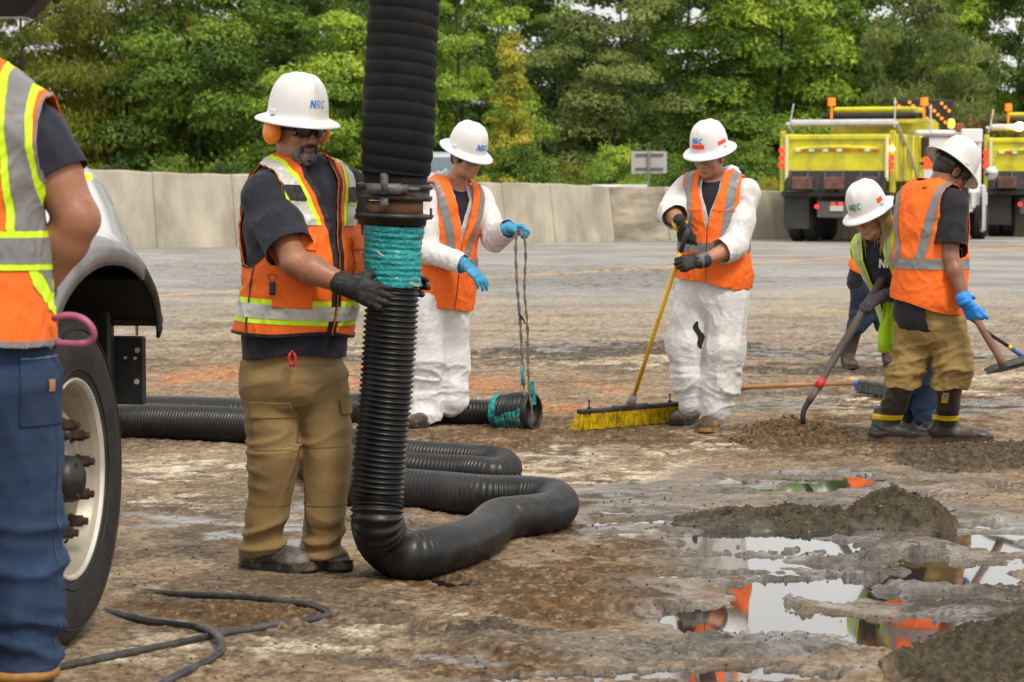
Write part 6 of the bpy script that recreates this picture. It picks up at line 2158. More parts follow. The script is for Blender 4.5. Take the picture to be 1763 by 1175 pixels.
# ================================================================== PERSON A  (foreground, cropped by the left edge)
def person_a():
    Y = 6.12
    J = lambda px, py, dy=0.0: P(px, py, Y + dy)
    gx = J(-40, 600)
    hm = Human('worker seen from behind at the left edge in orange mesh vest and blue jeans', (gx[0], Y, 0), skin_m)
    hm.torso(J(-70, 600), J(-66, 150), 172, J(60, 236, .05), J(-196, 232, .05), wd=1.08, dp=1.15, belly=.01)
    ER, WR = J(134, 378, .02), J(60, 505, .10)
    EL, WL = J(-262, 390, -.10), J(-200, 510, .12)
    h = Fr(J(-128, 66, .05), (.1, 1, -.15), (0, .15, 1))
    fR, fL = A(J(40, 600)[0] + .0, Y - .02, 0), A(J(-120, 600)[0] - .03, Y + .08, 0)
    hm.body(h, [(hm.SR, ER, WR), (hm.SL, EL, WL)], [[J(0, 640), J(20, 890), fR + A(0, 0, .1)], [J(-130, 640), J(-150, 890), fL + A(0, 0, .1)]], nr=.062, armr=1.28, res=.014, fine=.005)
    pp = [seg(J(-66, 596), J(-62, 650), (.190, .158), (.200, .17), U=hm.tf.r, k=.04),
          seg(J(18, 660), J(34, 880, .02), .128, .108), seg(J(34, 880, .02), J(42, 1040, .0), .100, .092), seg(J(42, 1040), J(40, 1150), .092, .088),
          seg(J(-150, 660), J(-160, 880, .05), .125, .105), seg(J(-160, 880, .05), J(-165, 1150, .05), .105, .085)]
    zk, zh = J(0, 960)[2], J(0, 1120)[2]
    msk = lambda V: .45 + 1.5 * np.exp(-((V[:, 2] - zk) / .13) ** 2) + 1.9 * np.exp(-((V[:, 2] - zh) / .09) ** 2)
    tr = hm.cloth('jeans', pp, denim, .0085, 0, .03, fold=[dict(amp=.010, freq=3.4, stretch=(.6, .6, 2.0), seed=171, maskf=msk, small=.3), dict(amp=.008, freq=3, stretch=(1.4, 1.4, .5), seed=175)],
                  cuts=[lambda V: V[:, 2] - J(0, 1147)[2]], thick=.004)
    T = hm.last
    pk = patch(hm, 'back_pocket', T, J(92, 682, -.20), 22, .062, .085, denim, .004, .2, .002, tr)
    patch(hm, 'pocket_stitch', T, J(92, 625, -.20), 22, .060, .0022, mat('stitch', (.10, .16, .26), .8), .007, .2, None, tr)
    patch(hm, 'side_seam', T, J(118, 900, -.05), 60, .003, .32, mat('stitch_dark', (.03, .06, .12), .8), .003, .1, None, tr)
    patch(hm, 'pocket_tag', T, J(113, 668, -.14), 35, .010, .014, mat('tag_tan', (.30, .15, .06), .7), .008, .2, None, tr)
    # boots and cuffs
    for kn, g in ((J(38, 1158), fR), (J(-165, 1158, .05), fL)):
        V, F = solid([seg(kn, g + A(0, 0, .12), .086, .06, k=.02)] + boot_prims(g + A(0, 0, .006), (.1, 1), 1.08), .010, 0, .02)
        V[:, 2] = np.maximum(V[:, 2], .02)
        b = part('boot', V, F, mat('boot_brown', (.045, .020, .011), .5, .3, 12, .4, 60, .002), hm.root)
        sole(b, g, (.1, 1), sole_m, 1.08)
        mb = MB(); mb.tube([kn + A(0, 0, .016), kn + A(0, 0, .004), kn - A(0, 0, .008)], [.094, .096, .094], 28); mb.done('boot_collar', mat('boot_tan_rim', (.36, .18, .045), .6, .25, 20), b, True)
    tp = list(hm.tp) + [seg(hm.SR, hm.SR + (ER - hm.SR) * .62, .070, .080, k=.03), seg(hm.SL, hm.SL + (EL - hm.SL) * .6, .078, .084, k=.03)]
    def sl_cut(S_, E, f_=.50):
        d = E - S_; ln = np.linalg.norm(d); d = d / ln
        def f(V):
            q = V - S_; t = q @ d
            r = np.linalg.norm(q - t[:, None] * d, axis=1)
            return np.where(r < .16, ln * f_ - t, 1.0)
        return f
    hm.cloth('t_shirt', tp, navy, .0085, .014, .03, fold=[dict(amp=.006, freq=6, seed=181, small=.25)], cuts=[sl_cut(hm.SR, ER), sl_cut(hm.SL, EL)], thick=.004)
    ex = [seg(hm.tf.w(.08, -.02, hm.L * .93), hm.SR + A(.0, -.05, .0), .07, .080, k=.04), seg(hm.tf.w(-.08, -.01, hm.L * .93), hm.SL, .07, .088, k=.04), seg(hm.tf.w(0, .0, .0), hm.tf.w(0, .01, .35 * hm.L), (.222, .175), (.190, .155), U=hm.tf.r, k=.04)]
    V, F = solid(list(hm.tp) + ex, .007, .030, .035)
    N = normals(V, F)
    V = folds(V, N, amp=.010, freq=4.5, stretch=(1, 1, .6), fr=hm.tf, seed=191)
    V = folds(V, N, amp=.004, freq=13, fr=hm.tf, seed=193)
    for f in vest_fields(hm, hem=.035, arm=(.125, .185, .70), neckr=.10, vbot=.4, vtop=.06, sh=.222):
        V, F = clip(V, F, f(V))
    ve = part('safety_vest', V, F, org_mesh, hm.root, thick=.004)
    VF = (V, F)
    bk = [lambda V: -hm.local(V)[:, 1] + .03]
    for wl, m, off, nm in ((.070, lime, .0025, 'lime_band'), (.040, silver_d, .0045, 'reflective_band')):
        hm.stripe(nm, VF, [band_v(hm, .178, wl, .395, 9, -.05)] + bk, m, off, ve)
        hm.stripe(nm, VF, [band_v(hm, .122, wl * .95, .0, .33, -.227)], m, off, ve)
    hm.stripe('lime_band', VF, [band_h(hm, .385, .096)], lime, .0055, ve)
    hm.stripe('reflective_band', VF, [band_h(hm, .385, .064)], silver_d, .0075, ve)
    af = vest_fields(hm, hem=.035, arm=(.125, .185, .70), neckr=.10, vbot=.4, vtop=.06, sh=.222)
    bd = mat('grey_binding', (.22, .20, .20), .7, .1)
    hm.stripe('armhole_binding', VF, [lambda V: .007 - af[1](V)], bd, .003, ve)
    hm.stripe('hem_binding', VF, [lambda V: .015 - af[0](V)], bd, .0065, ve)
    mb = MB(); mb.tube(catmull([J(92, 549, -.06), J(118, 543, -.08), J(146, 551, -.10), J(161, 570, -.10), J(159, 585, -.09), J(140, 592, -.08), J(96, 591, -.06)], .01), np.linspace(.0085, .0085, len(catmull([J(92, 549, -.06), J(118, 543, -.08), J(146, 551, -.10), J(161, 570, -.10), J(159, 585, -.09), J(140, 592, -.08), J(96, 591, -.06)], .01))), 12); mb.done('pink_strap_loop', mat('pink_rubber', (.36, .10, .19), .5, .25, 20), hm.root, True)
    hf = Fr(h.w(.0, -.012, .050), h.f, h.u); hard_hat(hm.root, hf, hat_w2)
    glove(hm, WR, nrm(A(-.7, .4, -.2)), (0, -1, 0), True, glove_b, 1.0, E=ER, curl=(.5, .5, .5, .5))
    glove(hm, WL, nrm(A(.7, .4, -.2)), (0, -1, 0), False, glove_b, 1.0, E=EL, curl=(.5, .5, .5, .5))
person_a()
# ================================================================== PERSON B  (bearded worker at the tall hose)
def person_b():
    gb = G(500, 985)
    Yb = gb[1]
    J = lambda px, py, dy=0.0: P(px, py, Yb + dy)
    hm = Human('stocky bearded man in hard hat, orange earmuffs and vest steadying the tall black hose', (gb[0], gb[1], 0), skin_m)
    hm.torso(J(508, 590), J(518, 305), 41, J(458, 342, -.13), J(592, 330, .12), wd=1.13, dp=1.22, belly=.035)
    SR, SL = hm.SR, hm.SL
    ER, WR = J(508, 452, -.30), J(600, 493, -.34)
    EL, WL = J(602, 425, .12), J(655, 492, -.02)
    aH = math.radians(37)
    h = Fr(J(514, 223, -.08), (math.sin(aH), -math.cos(aH), -.20), (math.sin(aH) * .16, -math.cos(aH) * .16, 1))
    ankR, ankL = G(447, 980, .0), G(545, 972, .0)
    hm.body(h, [(SR, ER, WR), (SL, EL, WL)], [[J(458, 640), J(470, 780), ankR + A(0, 0, .08)], [J(556, 640), J(564, 785), ankL + A(0, 0, .08)]], nr=.064, armr=1.16)
    # trousers
    pp = [seg(J(507, 596), J(507, 645), (.185, .150), (.190, .155), U=hm.tf.r, k=.04),
          seg(J(460, 648, -.03), J(472, 782, -.04), .106, .088), seg(J(472, 782, -.04), J(459, 895), .088, .072), seg(J(459, 895), J(453, 956, .02), .072, .074),
          seg(J(553, 648, .03), J(564, 785), .102, .087), seg(J(564, 785), J(558, 895), .087, .072), seg(J(558, 895), J(556, 958, .02), .072, .076)]
    zk = [J(470, 785)[2], J(452, 945)[2]]
    knee = lambda V: .35 + .9 * np.exp(-((V[:, 2] - zk[0]) / .12) ** 2) + 2.6 * np.exp(-((V[:, 2] - zk[1]) / .10) ** 2) + .8 * np.exp(-((V[:, 2] - zk[0] - .35) / .10) ** 2)
    o = hm.cloth('trousers', pp, khaki, .0075, 0, .03, fold=[dict(amp=.010, freq=4.5, stretch=(.7, .7, 1.9), seed=3, maskf=knee, small=.2), dict(amp=.007, freq=3.2, stretch=(1.6, 1.6, .5), seed=8, small=.1)],
                 cuts=[lambda V: V[:, 2] - .062 - .014 * np.sin(V[:, 0] * 20)], thick=.004)
    T = hm.last
    pr = o
    patch(hm, 'pocket_flap', T, J(466, 706, -.13), -20, .072, .030, khaki, .007, .12, .003, pr)
    patch(hm, 'pocket', T, J(466, 748, -.13), -20, .064, .060, khaki, .003, .12, None, pr)
    patch(hm, 'pocket_flap', T, J(606, 700, .0), 95, .045, .028, khaki, .008, .08, .003, pr)
    # knee seams
    for zz in (770, 872):
        patch(hm, 'seam', T, J(470, zz, -.12), 0, .11, .0035, khaki, .003, .2, None, pr)
        patch(hm, 'seam', T, J(560, zz, -.10), 0, .09, .0035, khaki, .003, .2, None, pr)
    # belt clip
    cl = MB()
    c = J(503, 618, -.215)
    for s_ in (-1, 1):
        cl.tube([c + A(s_ * .006, 0, .022), c + A(s_ * .013, 0, .006), c + A(s_ * .008, 0, -.016), c + A(s_ * .004, 0, -.030)], .0045, 8)
    cl.tube([c + A(-.004, 0, .024), c + A(.004, 0, .024)], .006, 8)
    cl.done('key_clip', mat('red_plastic', (.62, .012, .03), .35, .1), hm.root, True)
    # t-shirt
    tp = list(hm.tp) + [seg(hm.tf.w(0, .01, -.06 * hm.L), hm.tf.w(0, .01, .1 * hm.L), (.172, .150), (.168, .15), U=hm.tf.r)]
    for S_, E in ((SR, ER), (SL, EL)):
        d = nrm(E - S_)
        tp += [seg(S_ + A(0, 0, .005), S_ + (E - S_) * .45, .073, .073, k=.03), seg(S_ + (E - S_) * .45, S_ + (E - S_) * .86, .073, .078, k=.02)]
    def sl_cut(S_, E):
        d = E - S_
        ln = np.linalg.norm(d); d = d / ln
        def f(V):
            q = V - S_
            t = q @ d
            r = np.linalg.norm(q - t[:, None] * d, axis=1)
            return np.where(r < .15, ln * .80 - t, 1.0) + .0
        return f
    o = hm.cloth('t_shirt', tp, navy, .0075, .014, .03, fold=[dict(amp=.005, freq=6, stretch=(1, 1, 1.2), seed=21, small=.15), dict(amp=.0025, freq=12, seed=23)],
                 cuts=[lambda V: V[:, 2] - J(500, 611)[2] - .012 * np.sin(V[:, 0] * 14), sl_cut(SR, ER),
                       lambda V: np.linalg.norm(V - (hm.tf.w(0, -.005, hm.L * 1.0)), axis=1) - .088], thick=.004)
    # vest
    vp = list(hm.tp) + [seg(hm.tf.w(0, .01, .0), hm.tf.w(0, .02, .35 * hm.L), (.185, .175), (.172, .168), U=hm.tf.r, k=.04)]
    V, F = solid(vp, .0065, .030, .035)
    N = normals(V, F)
    V = folds(V, N, amp=.010, freq=5.5, stretch=(1.0, 1.0, .55), fr=hm.tf, seed=31)
    V = folds(V, N, amp=.005, freq=12, fr=hm.tf, seed=35)
    for f in vest_fields(hm, hem=.06, arm=(.135, .165, .73), neckr=.108, vbot=.50, vtop=.066, gap=.005, sh=.170, ashift=-.015, vpow=2.0):
        V, F = clip(V, F, f(V))
    ve = part('safety_vest', V, F, org, hm.root, thick=.004)
    VF = (V, F)
    L_ = hm.L
    # waist band, shoulder bands: lime edge under grey tape
    for (c, wl, ws) in ((.20, .090, .052),):
        hm.stripe('lime_band', VF, [band_h(hm, c, wl)], lime, .0022, ve)
        hm.stripe('reflective_band', VF, [band_h(hm, c, ws)], silver, .0042, ve)
    for side in (1, -1):
        hm.stripe('lime_band', VF, [band_v(hm, .108, .090, .72, side=side, lean=.2)], lime, .0022, ve)
        hm.stripe('reflective_band', VF, [band_v(hm, .108, .052, .72, side=side, lean=.2)], silver, .0042, ve)
        # black shoulder loop
        hm.stripe('shoulder_patch', VF, [band_v(hm, .108, .060, .86, .95, side=side, fb=1, lean=.2)], blk_tr, .0065, ve)
    # curved side bands of the back
    for side in (1,):
        hm.stripe('lime_band', VF, [band_v(hm, .150, .080, .17, .55, side=side, fb=-1)], lime, .0022, ve)
        hm.stripe('reflective_band', VF, [band_v(hm, .150, .046, .17, .55, side=side, fb=-1)], silver, .0042, ve)
    # zip and bindings
    hm.stripe('zip', VF, [lambda V: .012 - np.abs(np.abs(hm.local(V)[:, 0]) - (.005 + .061 * np.clip((hm.local(V)[:, 2] / L_ - .5) * 2, 0, 1) ** 2.0) - .006), lambda V: hm.local(V)[:, 1] - .02], blk_tr, .003, ve)
    hm.stripe('side_zip', VF, [lambda V: .0045 - np.abs(hm.local(V)[:, 1] - .035 + .02 * np.sin(hm.local(V)[:, 2] * 11)), lambda V: hm.local(V)[:, 0] - .05, lambda V: .62 * L_ - hm.local(V)[:, 2]], blk_tr, .004, ve)
    hm.stripe('hem_binding', VF, [lambda V: .012 - (hm.local(V)[:, 2] - .06 * L_ - .008 * np.sin(hm.local(V)[:, 0] * 17 + 1))], blk_tr, .003, ve)
    af = vest_fields(hm, hem=.06, arm=(.135, .165, .73), neckr=.108, vbot=.50, vtop=.066, gap=.005, sh=.170, ashift=-.015, vpow=2.0)[1]
    hm.stripe('armhole_binding', VF, [lambda V: .0075 - af(V)], blk_tr, .003, ve)
    # pockets
    up = hm.tf.u
    cp = lambda a, c: hm.tf.w(a, .2, c * L_)
    azb = 41
    patch(hm, 'chest_pocket', VF, hm.tf.w(.105, .12, .50 * L_), azb - 28, .060, .085, org, .006, .12, .003, ve, up=up)
    patch(hm, 'pocket_flap', VF, hm.tf.w(.105, .12, .62 * L_), azb - 28, .066, .026, org, .013, .12, .003, ve, up=up, rot=.10)
    patch(hm, 'chest_pocket', VF, hm.tf.w(-.09, .12, .50 * L_), azb + 25, .055, .085, org, .006, .12, .003, ve, up=up)
    patch(hm, 'pocket_flap', VF, hm.tf.w(-.09, .12, .62 * L_), azb + 25, .060, .026, org, .013, .12, .003, ve, up=up)
    patch(hm, 'lower_pocket', VF, hm.tf.w(.115, .12, .31 * L_), azb - 28, .070, .050, org, .008, .14, .003, ve, up=up)
    # pen
    mb = MB()
    c = hm.tf.w(-.075, .205, .53 * L_)
    mb.tube([c, c - up * .045], .0042, 8)
    mb.done('pen', mat('pen_purple', (.10, .03, .35), .4), hm.root, True)
    # key fob on the chest
    c = J(469, 497, -.262)
    mb = MB(); mb.box(c, (.024, .012, .05), None, .005); fob = mb.done('radio_fob', blk_tr, hm.root)
    mb = MB(); mb.tube(catmull([c + A(-.004, 0, .025), c + A(-.016, 0, .045), c + A(.002, .004, .05), c + A(.016, 0, .045), c + A(.004, 0, .026)], .006), .0016, 6, False); mb.done('cord', blk_tr, fob, True)
    # gloves
    hp = hand_prims(WR, hm.tf.f * 0 + nrm(J(690, 522, -.30) - WR), (.12, 1, -.1), True, curl=(.10, .12, .16, .22), thumb=(.62, .30), spread=.16, s=1.13, bend=(.8, 1.2, 1.0))
    V, F = solid(hp, .0032, .0025, .004, smooth=2); part('glove', folds(V, normals(V, F), .0022, 40, seed=41), F, glove_b, hm.root)
    mb = MB(); d = nrm(WR - ER); mb.tube([WR - d * .045, WR - d * .02, WR + d * .03], [.042, .040, .040], 20); mb.done('glove_cuff', blk_tr, hm.root, True)
    hp = hand_prims(WL, (1, -.12, -.10), (.1, -1, 0), False, curl=(.42, .45, .5, .5), thumb=(.30, -.1), spread=.12, s=1.12, bend=(.7, 1.1, .8))
    V, F = solid(hp, .0032, .0025, .004, smooth=2); part('glove', V, F, glove_b, hm.root)
    # shoes
    for g, d in ((ankR, (.86, -.45)), (ankL, (.50, -.86))):
        bp = boot_prims(g + A(0, 0, .008), d, 1.08, 1.08)
        V, F = solid(bp, .0055, 0, .02, smooth=2)
        V[:, 2] = np.maximum(V[:, 2], .03)
        s_ = part('shoe', folds(V, normals(V, F), .002, 30, seed=4), F, shoe_b, hm.root)
        sole(s_, g + A(0, 0, .001), d, sole_m, 1.08, 1.12, .034)
        dd = nrm(A(d[0], d[1], 0)); sd = A(dd[1], -dd[0], 0)
        mb = MB()
        for k in range(4):
            x = .055 + k * .02
            mb.tube([g + dd * x * 1.08 + sd * y + A(0, 0, .115 - k * .011 - abs(y) * .35) for y in (-.024, -.012, 0, .012, .024)], .003, 5)
        mb.done('laces', mat('laces', (.16, .14, .12), .8), s_, True)
    # head gear
    hf = Fr(h.w(.0, -.012, .050), h.f, h.u)
    hat = hard_hat(hm.root, hf, hat_w)
    hat_logo(hm.root, hat, hf, 'NRC', .06, .056, .029, [logo_b, logo_fade, logo_fade])
    glasses(hm.root, h, True)
    for s_ in (1, -1):
        V, F = solid([ell((s_ * .108, -.012, -.010), (.028, .038, .048), h), ell((s_ * .094, -.012, -.010), (.02, .036, .045), h)], .004, 0, .01, smooth=2)
        m_ = part('earmuff', V, F, muff_o, hm.root)
        V, F = solid([ell((s_ * .084, -.012, -.010), (.012, .035, .045), h)], .004, smooth=2)
        part('cushion', V, F, blk_tr, m_)
        mb = MB(); mb.tube([h.w(s_ * .112, -.012, .03), h.w(s_ * .112, -.010, .045), h.w(s_ * .100, -.008, .052)], [.006, .005, .005], 8); mb.done('arm', blk_tr, m_, True)
    V, F = solid([ell((0, .058, -.092), (.040, .036, .036), h), ell((.030, .045, -.082), (.022, .034, .028), h), ell((-.030, .045, -.082), (.022, .034, .028), h),
                  ell((0, .085, -.086), (.020, .010, .014), h), ell((0, .088, -.064), (.022, .012, .010), h, sub=True, k=.006)], .0032, 0, .012)
    N = normals(V, F)
    V = V + N * (.0045 * perlin(V * 150, 5) + .003 * perlin(V * 70, 6))[:, None]
    part('beard', V, F, beard, hm.root)
    V, F = solid([ell((.012, .092, -.049), (.018, .007, .0065), h), ell((-.012, .092, -.049), (.018, .007, .0065), h),
                  ell((.029, .078, -.064), (.007, .010, .018), h), ell((-.029, .078, -.064), (.007, .010, .018), h)], .0025, 0, .006)
    V = V + normals(V, F) * (.003 * perlin(V * 160, 7))[:, None]
    part('moustache', V, F, beard_d, hm.root)
    V, F = solid([ell((0, -.022, .036), (.079, .092, .086), h), ell((0, -.06, -.03), (.060, .045, .045), h), ell((0, .09, .0), (.09, .085, .2), h, sub=True, k=.01)], .005, 0, .02)
    part('hair', V, F, hair_d, hm.root)
    return hm, h
HB, hB = person_b()
# ================================================================== PERSON C  (white coverall, holds the rope)
def person_c():
    gb = G(760, 733)
    Y = gb[1]
    J = lambda px, py, dy=0.0: P(px, py, Y + dy)
    hm = Human('man in white coverall and orange vest holding a rope loop in light blue gloves', (gb[0], gb[1], 0), skin_c)
    hm.torso(J(757, 503, .05), J(779, 327), 33, J(733, 349, -.11), J(826, 345, .10), wd=.98, dp=1.05)
    ER, WR = J(734, 432, -.17), J(800, 456, -.30)
    EL, WL = J(852, 411, .02), J(876, 394, -.14)
    a = math.radians(44)
    h = Fr(J(804, 272, -.09), (math.sin(a), -math.cos(a), -.24), (math.sin(a) * .24, -math.cos(a) * .24, 1))
    fR, fL = G(733, 734), G(788, 727)
    arms = [(hm.SR, ER, WR), (hm.SL, EL, WL)]
    hm.body(h, arms, [[J(738, 530), J(736, 620), fR + A(0, 0, .1)], [J(775, 530), J(781, 620), fL + A(0, 0, .1)]], nr=.056, arm_zone=False, res=.013, fine=.0045)
    legs = [[(J(738, 520, -.05), .098), (J(737, 620, -.04), .090), (J(733, 690), .082), (fR + A(-.01, 0, .065), .092)],
            [(J(774, 520, .05), .098), (J(781, 620, .04), .084), (J(780, 690, .02), .070), (fL + A(-.03, 0, .07), .074)]]
    V, F = coverall(hm, J, arms, legs, seed=51)
    zc = J(760, 520)[2]
    cv = part('coverall', V, F, tyv, hm.root, thick=.003)
    hm.last = (V, F)
    collar(hm, tyv, 61, hood=True, r=.078, lift=.022, more=((-.075, -.03, .01, .034), (.075, -.04, .01, .034), (-.05, -.09, .03, .04), (.05, -.09, .03, .04), (.06, .01, -.02, .026)))
    # undershirt in the V
    V2, F2 = solid(hm.tp, .010, .002, .03)
    V2, F2 = clip(V2, F2, (lambda q: np.minimum(q[:, 2] - .5 * hm.L, q[:, 1]))(hm.local(V2)))
    part('undershirt', V2, F2, navy, hm.root)
    ex = [seg(hm.tf.w(0, .0, -.10 * hm.L), hm.tf.w(0, .01, .3 * hm.L), (.185, .150), (.165, .135), U=hm.tf.r, k=.04)]
    ve, VF = simple_vest(hm, org, -.13, (.13, .17, .74), [(.118, .050, .30, 9, .18, 0, 0)], [(.33, .050, 0)], silver_d, extra=ex, seed=71, vbot=.5, vtop=.075, neckr=.098, sh=.158, infl=.036)
    glove(hm, WR, nrm(J(851, 499, -.30) - WR), (-.35, .55, -.75), True, glove_blue, 1.06, E=ER, curl=(.30, .32, .36, .40), thumb=(.35, .35), spread=.10, bend=(.8, .9, .7))
    glove(hm, WL, nrm(A(.9, -.35, .12)), (.1, -.25, -.95), False, glove_blue, 1.03, E=EL, curl=(.9, 1.0, 1.0, 1.05), thumb=(.45, .5), spread=.02, bend=(.9, 1.25, .9))
    hf = Fr(h.w(.0, -.012, .058), h.f - h.u * .20, h.u + h.f * .20)
    hat = hard_hat(hm.root, hf, hat_w2)
    hat_logo(hm.root, hat, hf, 'NRC', .02, .050, .036, [logo_b])
    glasses(hm.root, h, False)
    brows(hm.root, h, hair_d)
    V, F = solid([ell((0, -.020, .030), (.079, .094, .086), h), ell((0, -.055, -.02), (.064, .048, .050), h), ell((.068, .012, .005), (.012, .02, .03), h), ell((-.068, .012, .005), (.012, .02, .03), h),
                  ell((0, .082, .0), (.095, .066, .2), h, sub=True, k=.006)], .005, 0, .02)
    part('hair', V, F, hair_d, hm.root)
    for g, d in ((fR, (-.3, -1)), (fL, (.95, -.25))):
        V, F = solid(boot_prims(g + A(0, 0, .004), d, 1.02), .008, 0, .02, smooth=1)
        V[:, 2] = np.maximum(V[:, 2], .02)
        s_ = part('shoe', V, F, rub_mud, hm.root)
        sole(s_, g, d, sole_m, 1.02)
    return hm, h
HC, hC = person_c()

# ================================================================== PERSON D  (white coverall, broom)
def person_d():
    gb = G(1215, 742)
    Y = gb[1]
    J = lambda px, py, dy=0.0: P(px, py, Y + dy)
    hm = Human('man in white coverall and orange vest pushing the yellow bristled broom', (gb[0], gb[1], 0), skin_c)
    hm.torso(J(1229, 482, .02), J(1231, 318), -18, J(1182, 328, .07), J(1284, 334, -.07), wd=1.02, dp=1.08, belly=.01)
    ER, WR = J(1156, 366, -.08), J(1172, 388, -.30)
    EL, WL = J(1266, 424, -.18), J(1205, 451, -.34)
    a = math.radians(-32)
    h = Fr(J(1221, 271, -.07), (math.sin(a), -math.cos(a), -.26), (math.sin(a) * .22, -math.cos(a) * .26, 1))
    fR, fL = G(1188, 729), G(1226, 741)
    arms = [(hm.SR, ER, WR), (hm.SL, EL, WL)]
    hm.body(h, arms, [[J(1195, 530), J(1186, 610), fR + A(0, 0, .1)], [J(1258, 530), J(1246, 615), fL + A(0, 0, .1)]], nr=.058, res=.013, fine=.0045)
    legs = [[(J(1196, 510, .05), .105), (J(1182, 590, .04), .102), (J(1186, 650, .05), .085), (J(1192, 694, .07), .070)],
            [(J(1256, 510, -.04), .108), (J(1250, 600, -.05), .098), (J(1243, 660, -.02), .090), (J(1234, 704, .0), .084)]]
    V, F = coverall(hm, J, arms, legs, rolled=(.42, .40), seed=81)
    cv = part('coverall', V, F, tyv, hm.root, thick=.003)
    CV = (V, F)
    # torn opening on the inner thigh
    tear = lambda V: 1 - ((to_px(V[:, 0], V[:, 1], V[:, 2])[0] - 1203 - (to_px(V[:, 0], V[:, 1], V[:, 2])[1] - 575) * .22 - 3 * np.sin(V[:, 2] * 60)) / 6.0) ** 2 - ((to_px(V[:, 0], V[:, 1], V[:, 2])[1] - 577) / 24.0) ** 2
    hm.stripe('tear', CV, [tear, lambda V: Y + .05 - V[:, 1]], black_c, .003, cv)
    collar(hm, tyv, 91, hood=True, r=.080, lift=.022, more=((-.085, -.04, .03, .042), (-.10, -.06, .055, .036), (-.07, -.08, .06, .045), (-.12, -.05, .01, .035), (.07, -.05, .01, .034), (-.05, .03, -.03, .022)))
    V2, F2 = solid(hm.tp, .010, .002, .03)
    V2, F2 = clip(V2, F2, (lambda q: np.minimum(q[:, 2] - .5 * hm.L, q[:, 1]))(hm.local(V2)))
    part('undershirt', V2, F2, navy, hm.root)
    ex = [seg(hm.tf.w(0, .0, .0), hm.tf.w(0, .01, .35 * hm.L), (.190, .155), (.172, .145), U=hm.tf.r, k=.04)]
    ve, VF = simple_vest(hm, org, -.02, (.13, .17, .72), [(.122, .050, .36, 9, .05, 0, 0)], [(.36, .055, .0)], silver_d, extra=ex, seed=101, vbot=.52, vtop=.07, neckr=.098, sh=.172, infl=.036,
                         hemf=lambda q: -.03 * np.clip(-q[:, 0] / .2, -1, 1))
    # shoulder seam flaps
    hm.stripe('shoulder_seam', VF, [lambda V: .0035 - np.abs(hm.local(V)[:, 2] - .74 * hm.L), lambda V: hm.local(V)[:, 1] - .01], mat('orange_seam', (.55, .085, .008), .8), .0045, ve)
    glove(hm, WR, nrm(A(.30, .12, -.95)), (.55, .75, .2), True, glove_b, 1.04, E=ER, cuffm=yel_b, curl=(1.15, 1.15, 1.15, 1.15), thumb=(.15, .12), spread=.02, bend=(.9, 1.25, .9))
    gl = glove(hm, WL, nrm(A(-.98, -.05, -.08)), (.05, .9, -.3), False, glove_b, 1.06, cuffm=mat('glove_cuff_grey', (.13, .13, .16), .8), E=EL, curl=(.95, 1.0, 1.05, 1.1), thumb=(.35, .8), spread=.02, bend=(.8, 1.2, .9))
    hf = Fr(h.w(.0, -.014, .058), h.f - h.u * .10, h.u + h.f * .10)
    hat = hard_hat(hm.root, hf, hat_w2)
    hat_logo(hm.root, hat, hf, 'NRC', -.12, .072, .032, [logo_b], tilt=-.05)
    hat_patch(hat, hf, .30, -.50, .027, .052, redtape)
    hat_patch(hat, hf, 1.05, 1.62, .030, .052, redtape)
    glasses(hm.root, h, False)
    brows(hm.root, h, hair_d)
    V, F = solid([ell((0, -.020, .030), (.077, .092, .084), h), ell((0, -.055, -.02), (.062, .046, .045), h), ell((0, .080, .0), (.095, .066, .2), h, sub=True, k=.006)], .005, 0, .02)
    part('hair', V, F, hair_d, hm.root)
    for g, d, m in ((fR, (-.45, -.9), rub_mud), (fL, (-.25, -1), boot_tan)):
        V, F = solid(boot_prims(g + A(0, 0, .004), d, 1.08, 1.08), .007, 0, .02, smooth=1)
        V[:, 2] = np.maximum(V[:, 2], .02)
        s_ = part('boot', V, F, rub_mud, hm.root)
        toe = g + nrm(A(d[0], d[1], 0)) * .14
        hm.stripe('toe_cap', (V, F), [lambda V: .085 - np.linalg.norm(V - toe - A(0, 0, .0), axis=1)], boot_tan, .002, s_)
        sole(s_, g, d, boot_tan if m is boot_tan else sole_m, 1.08, 1.1)
    return hm, h, WR, WL
HD, hD, WRD, WLD = person_d()

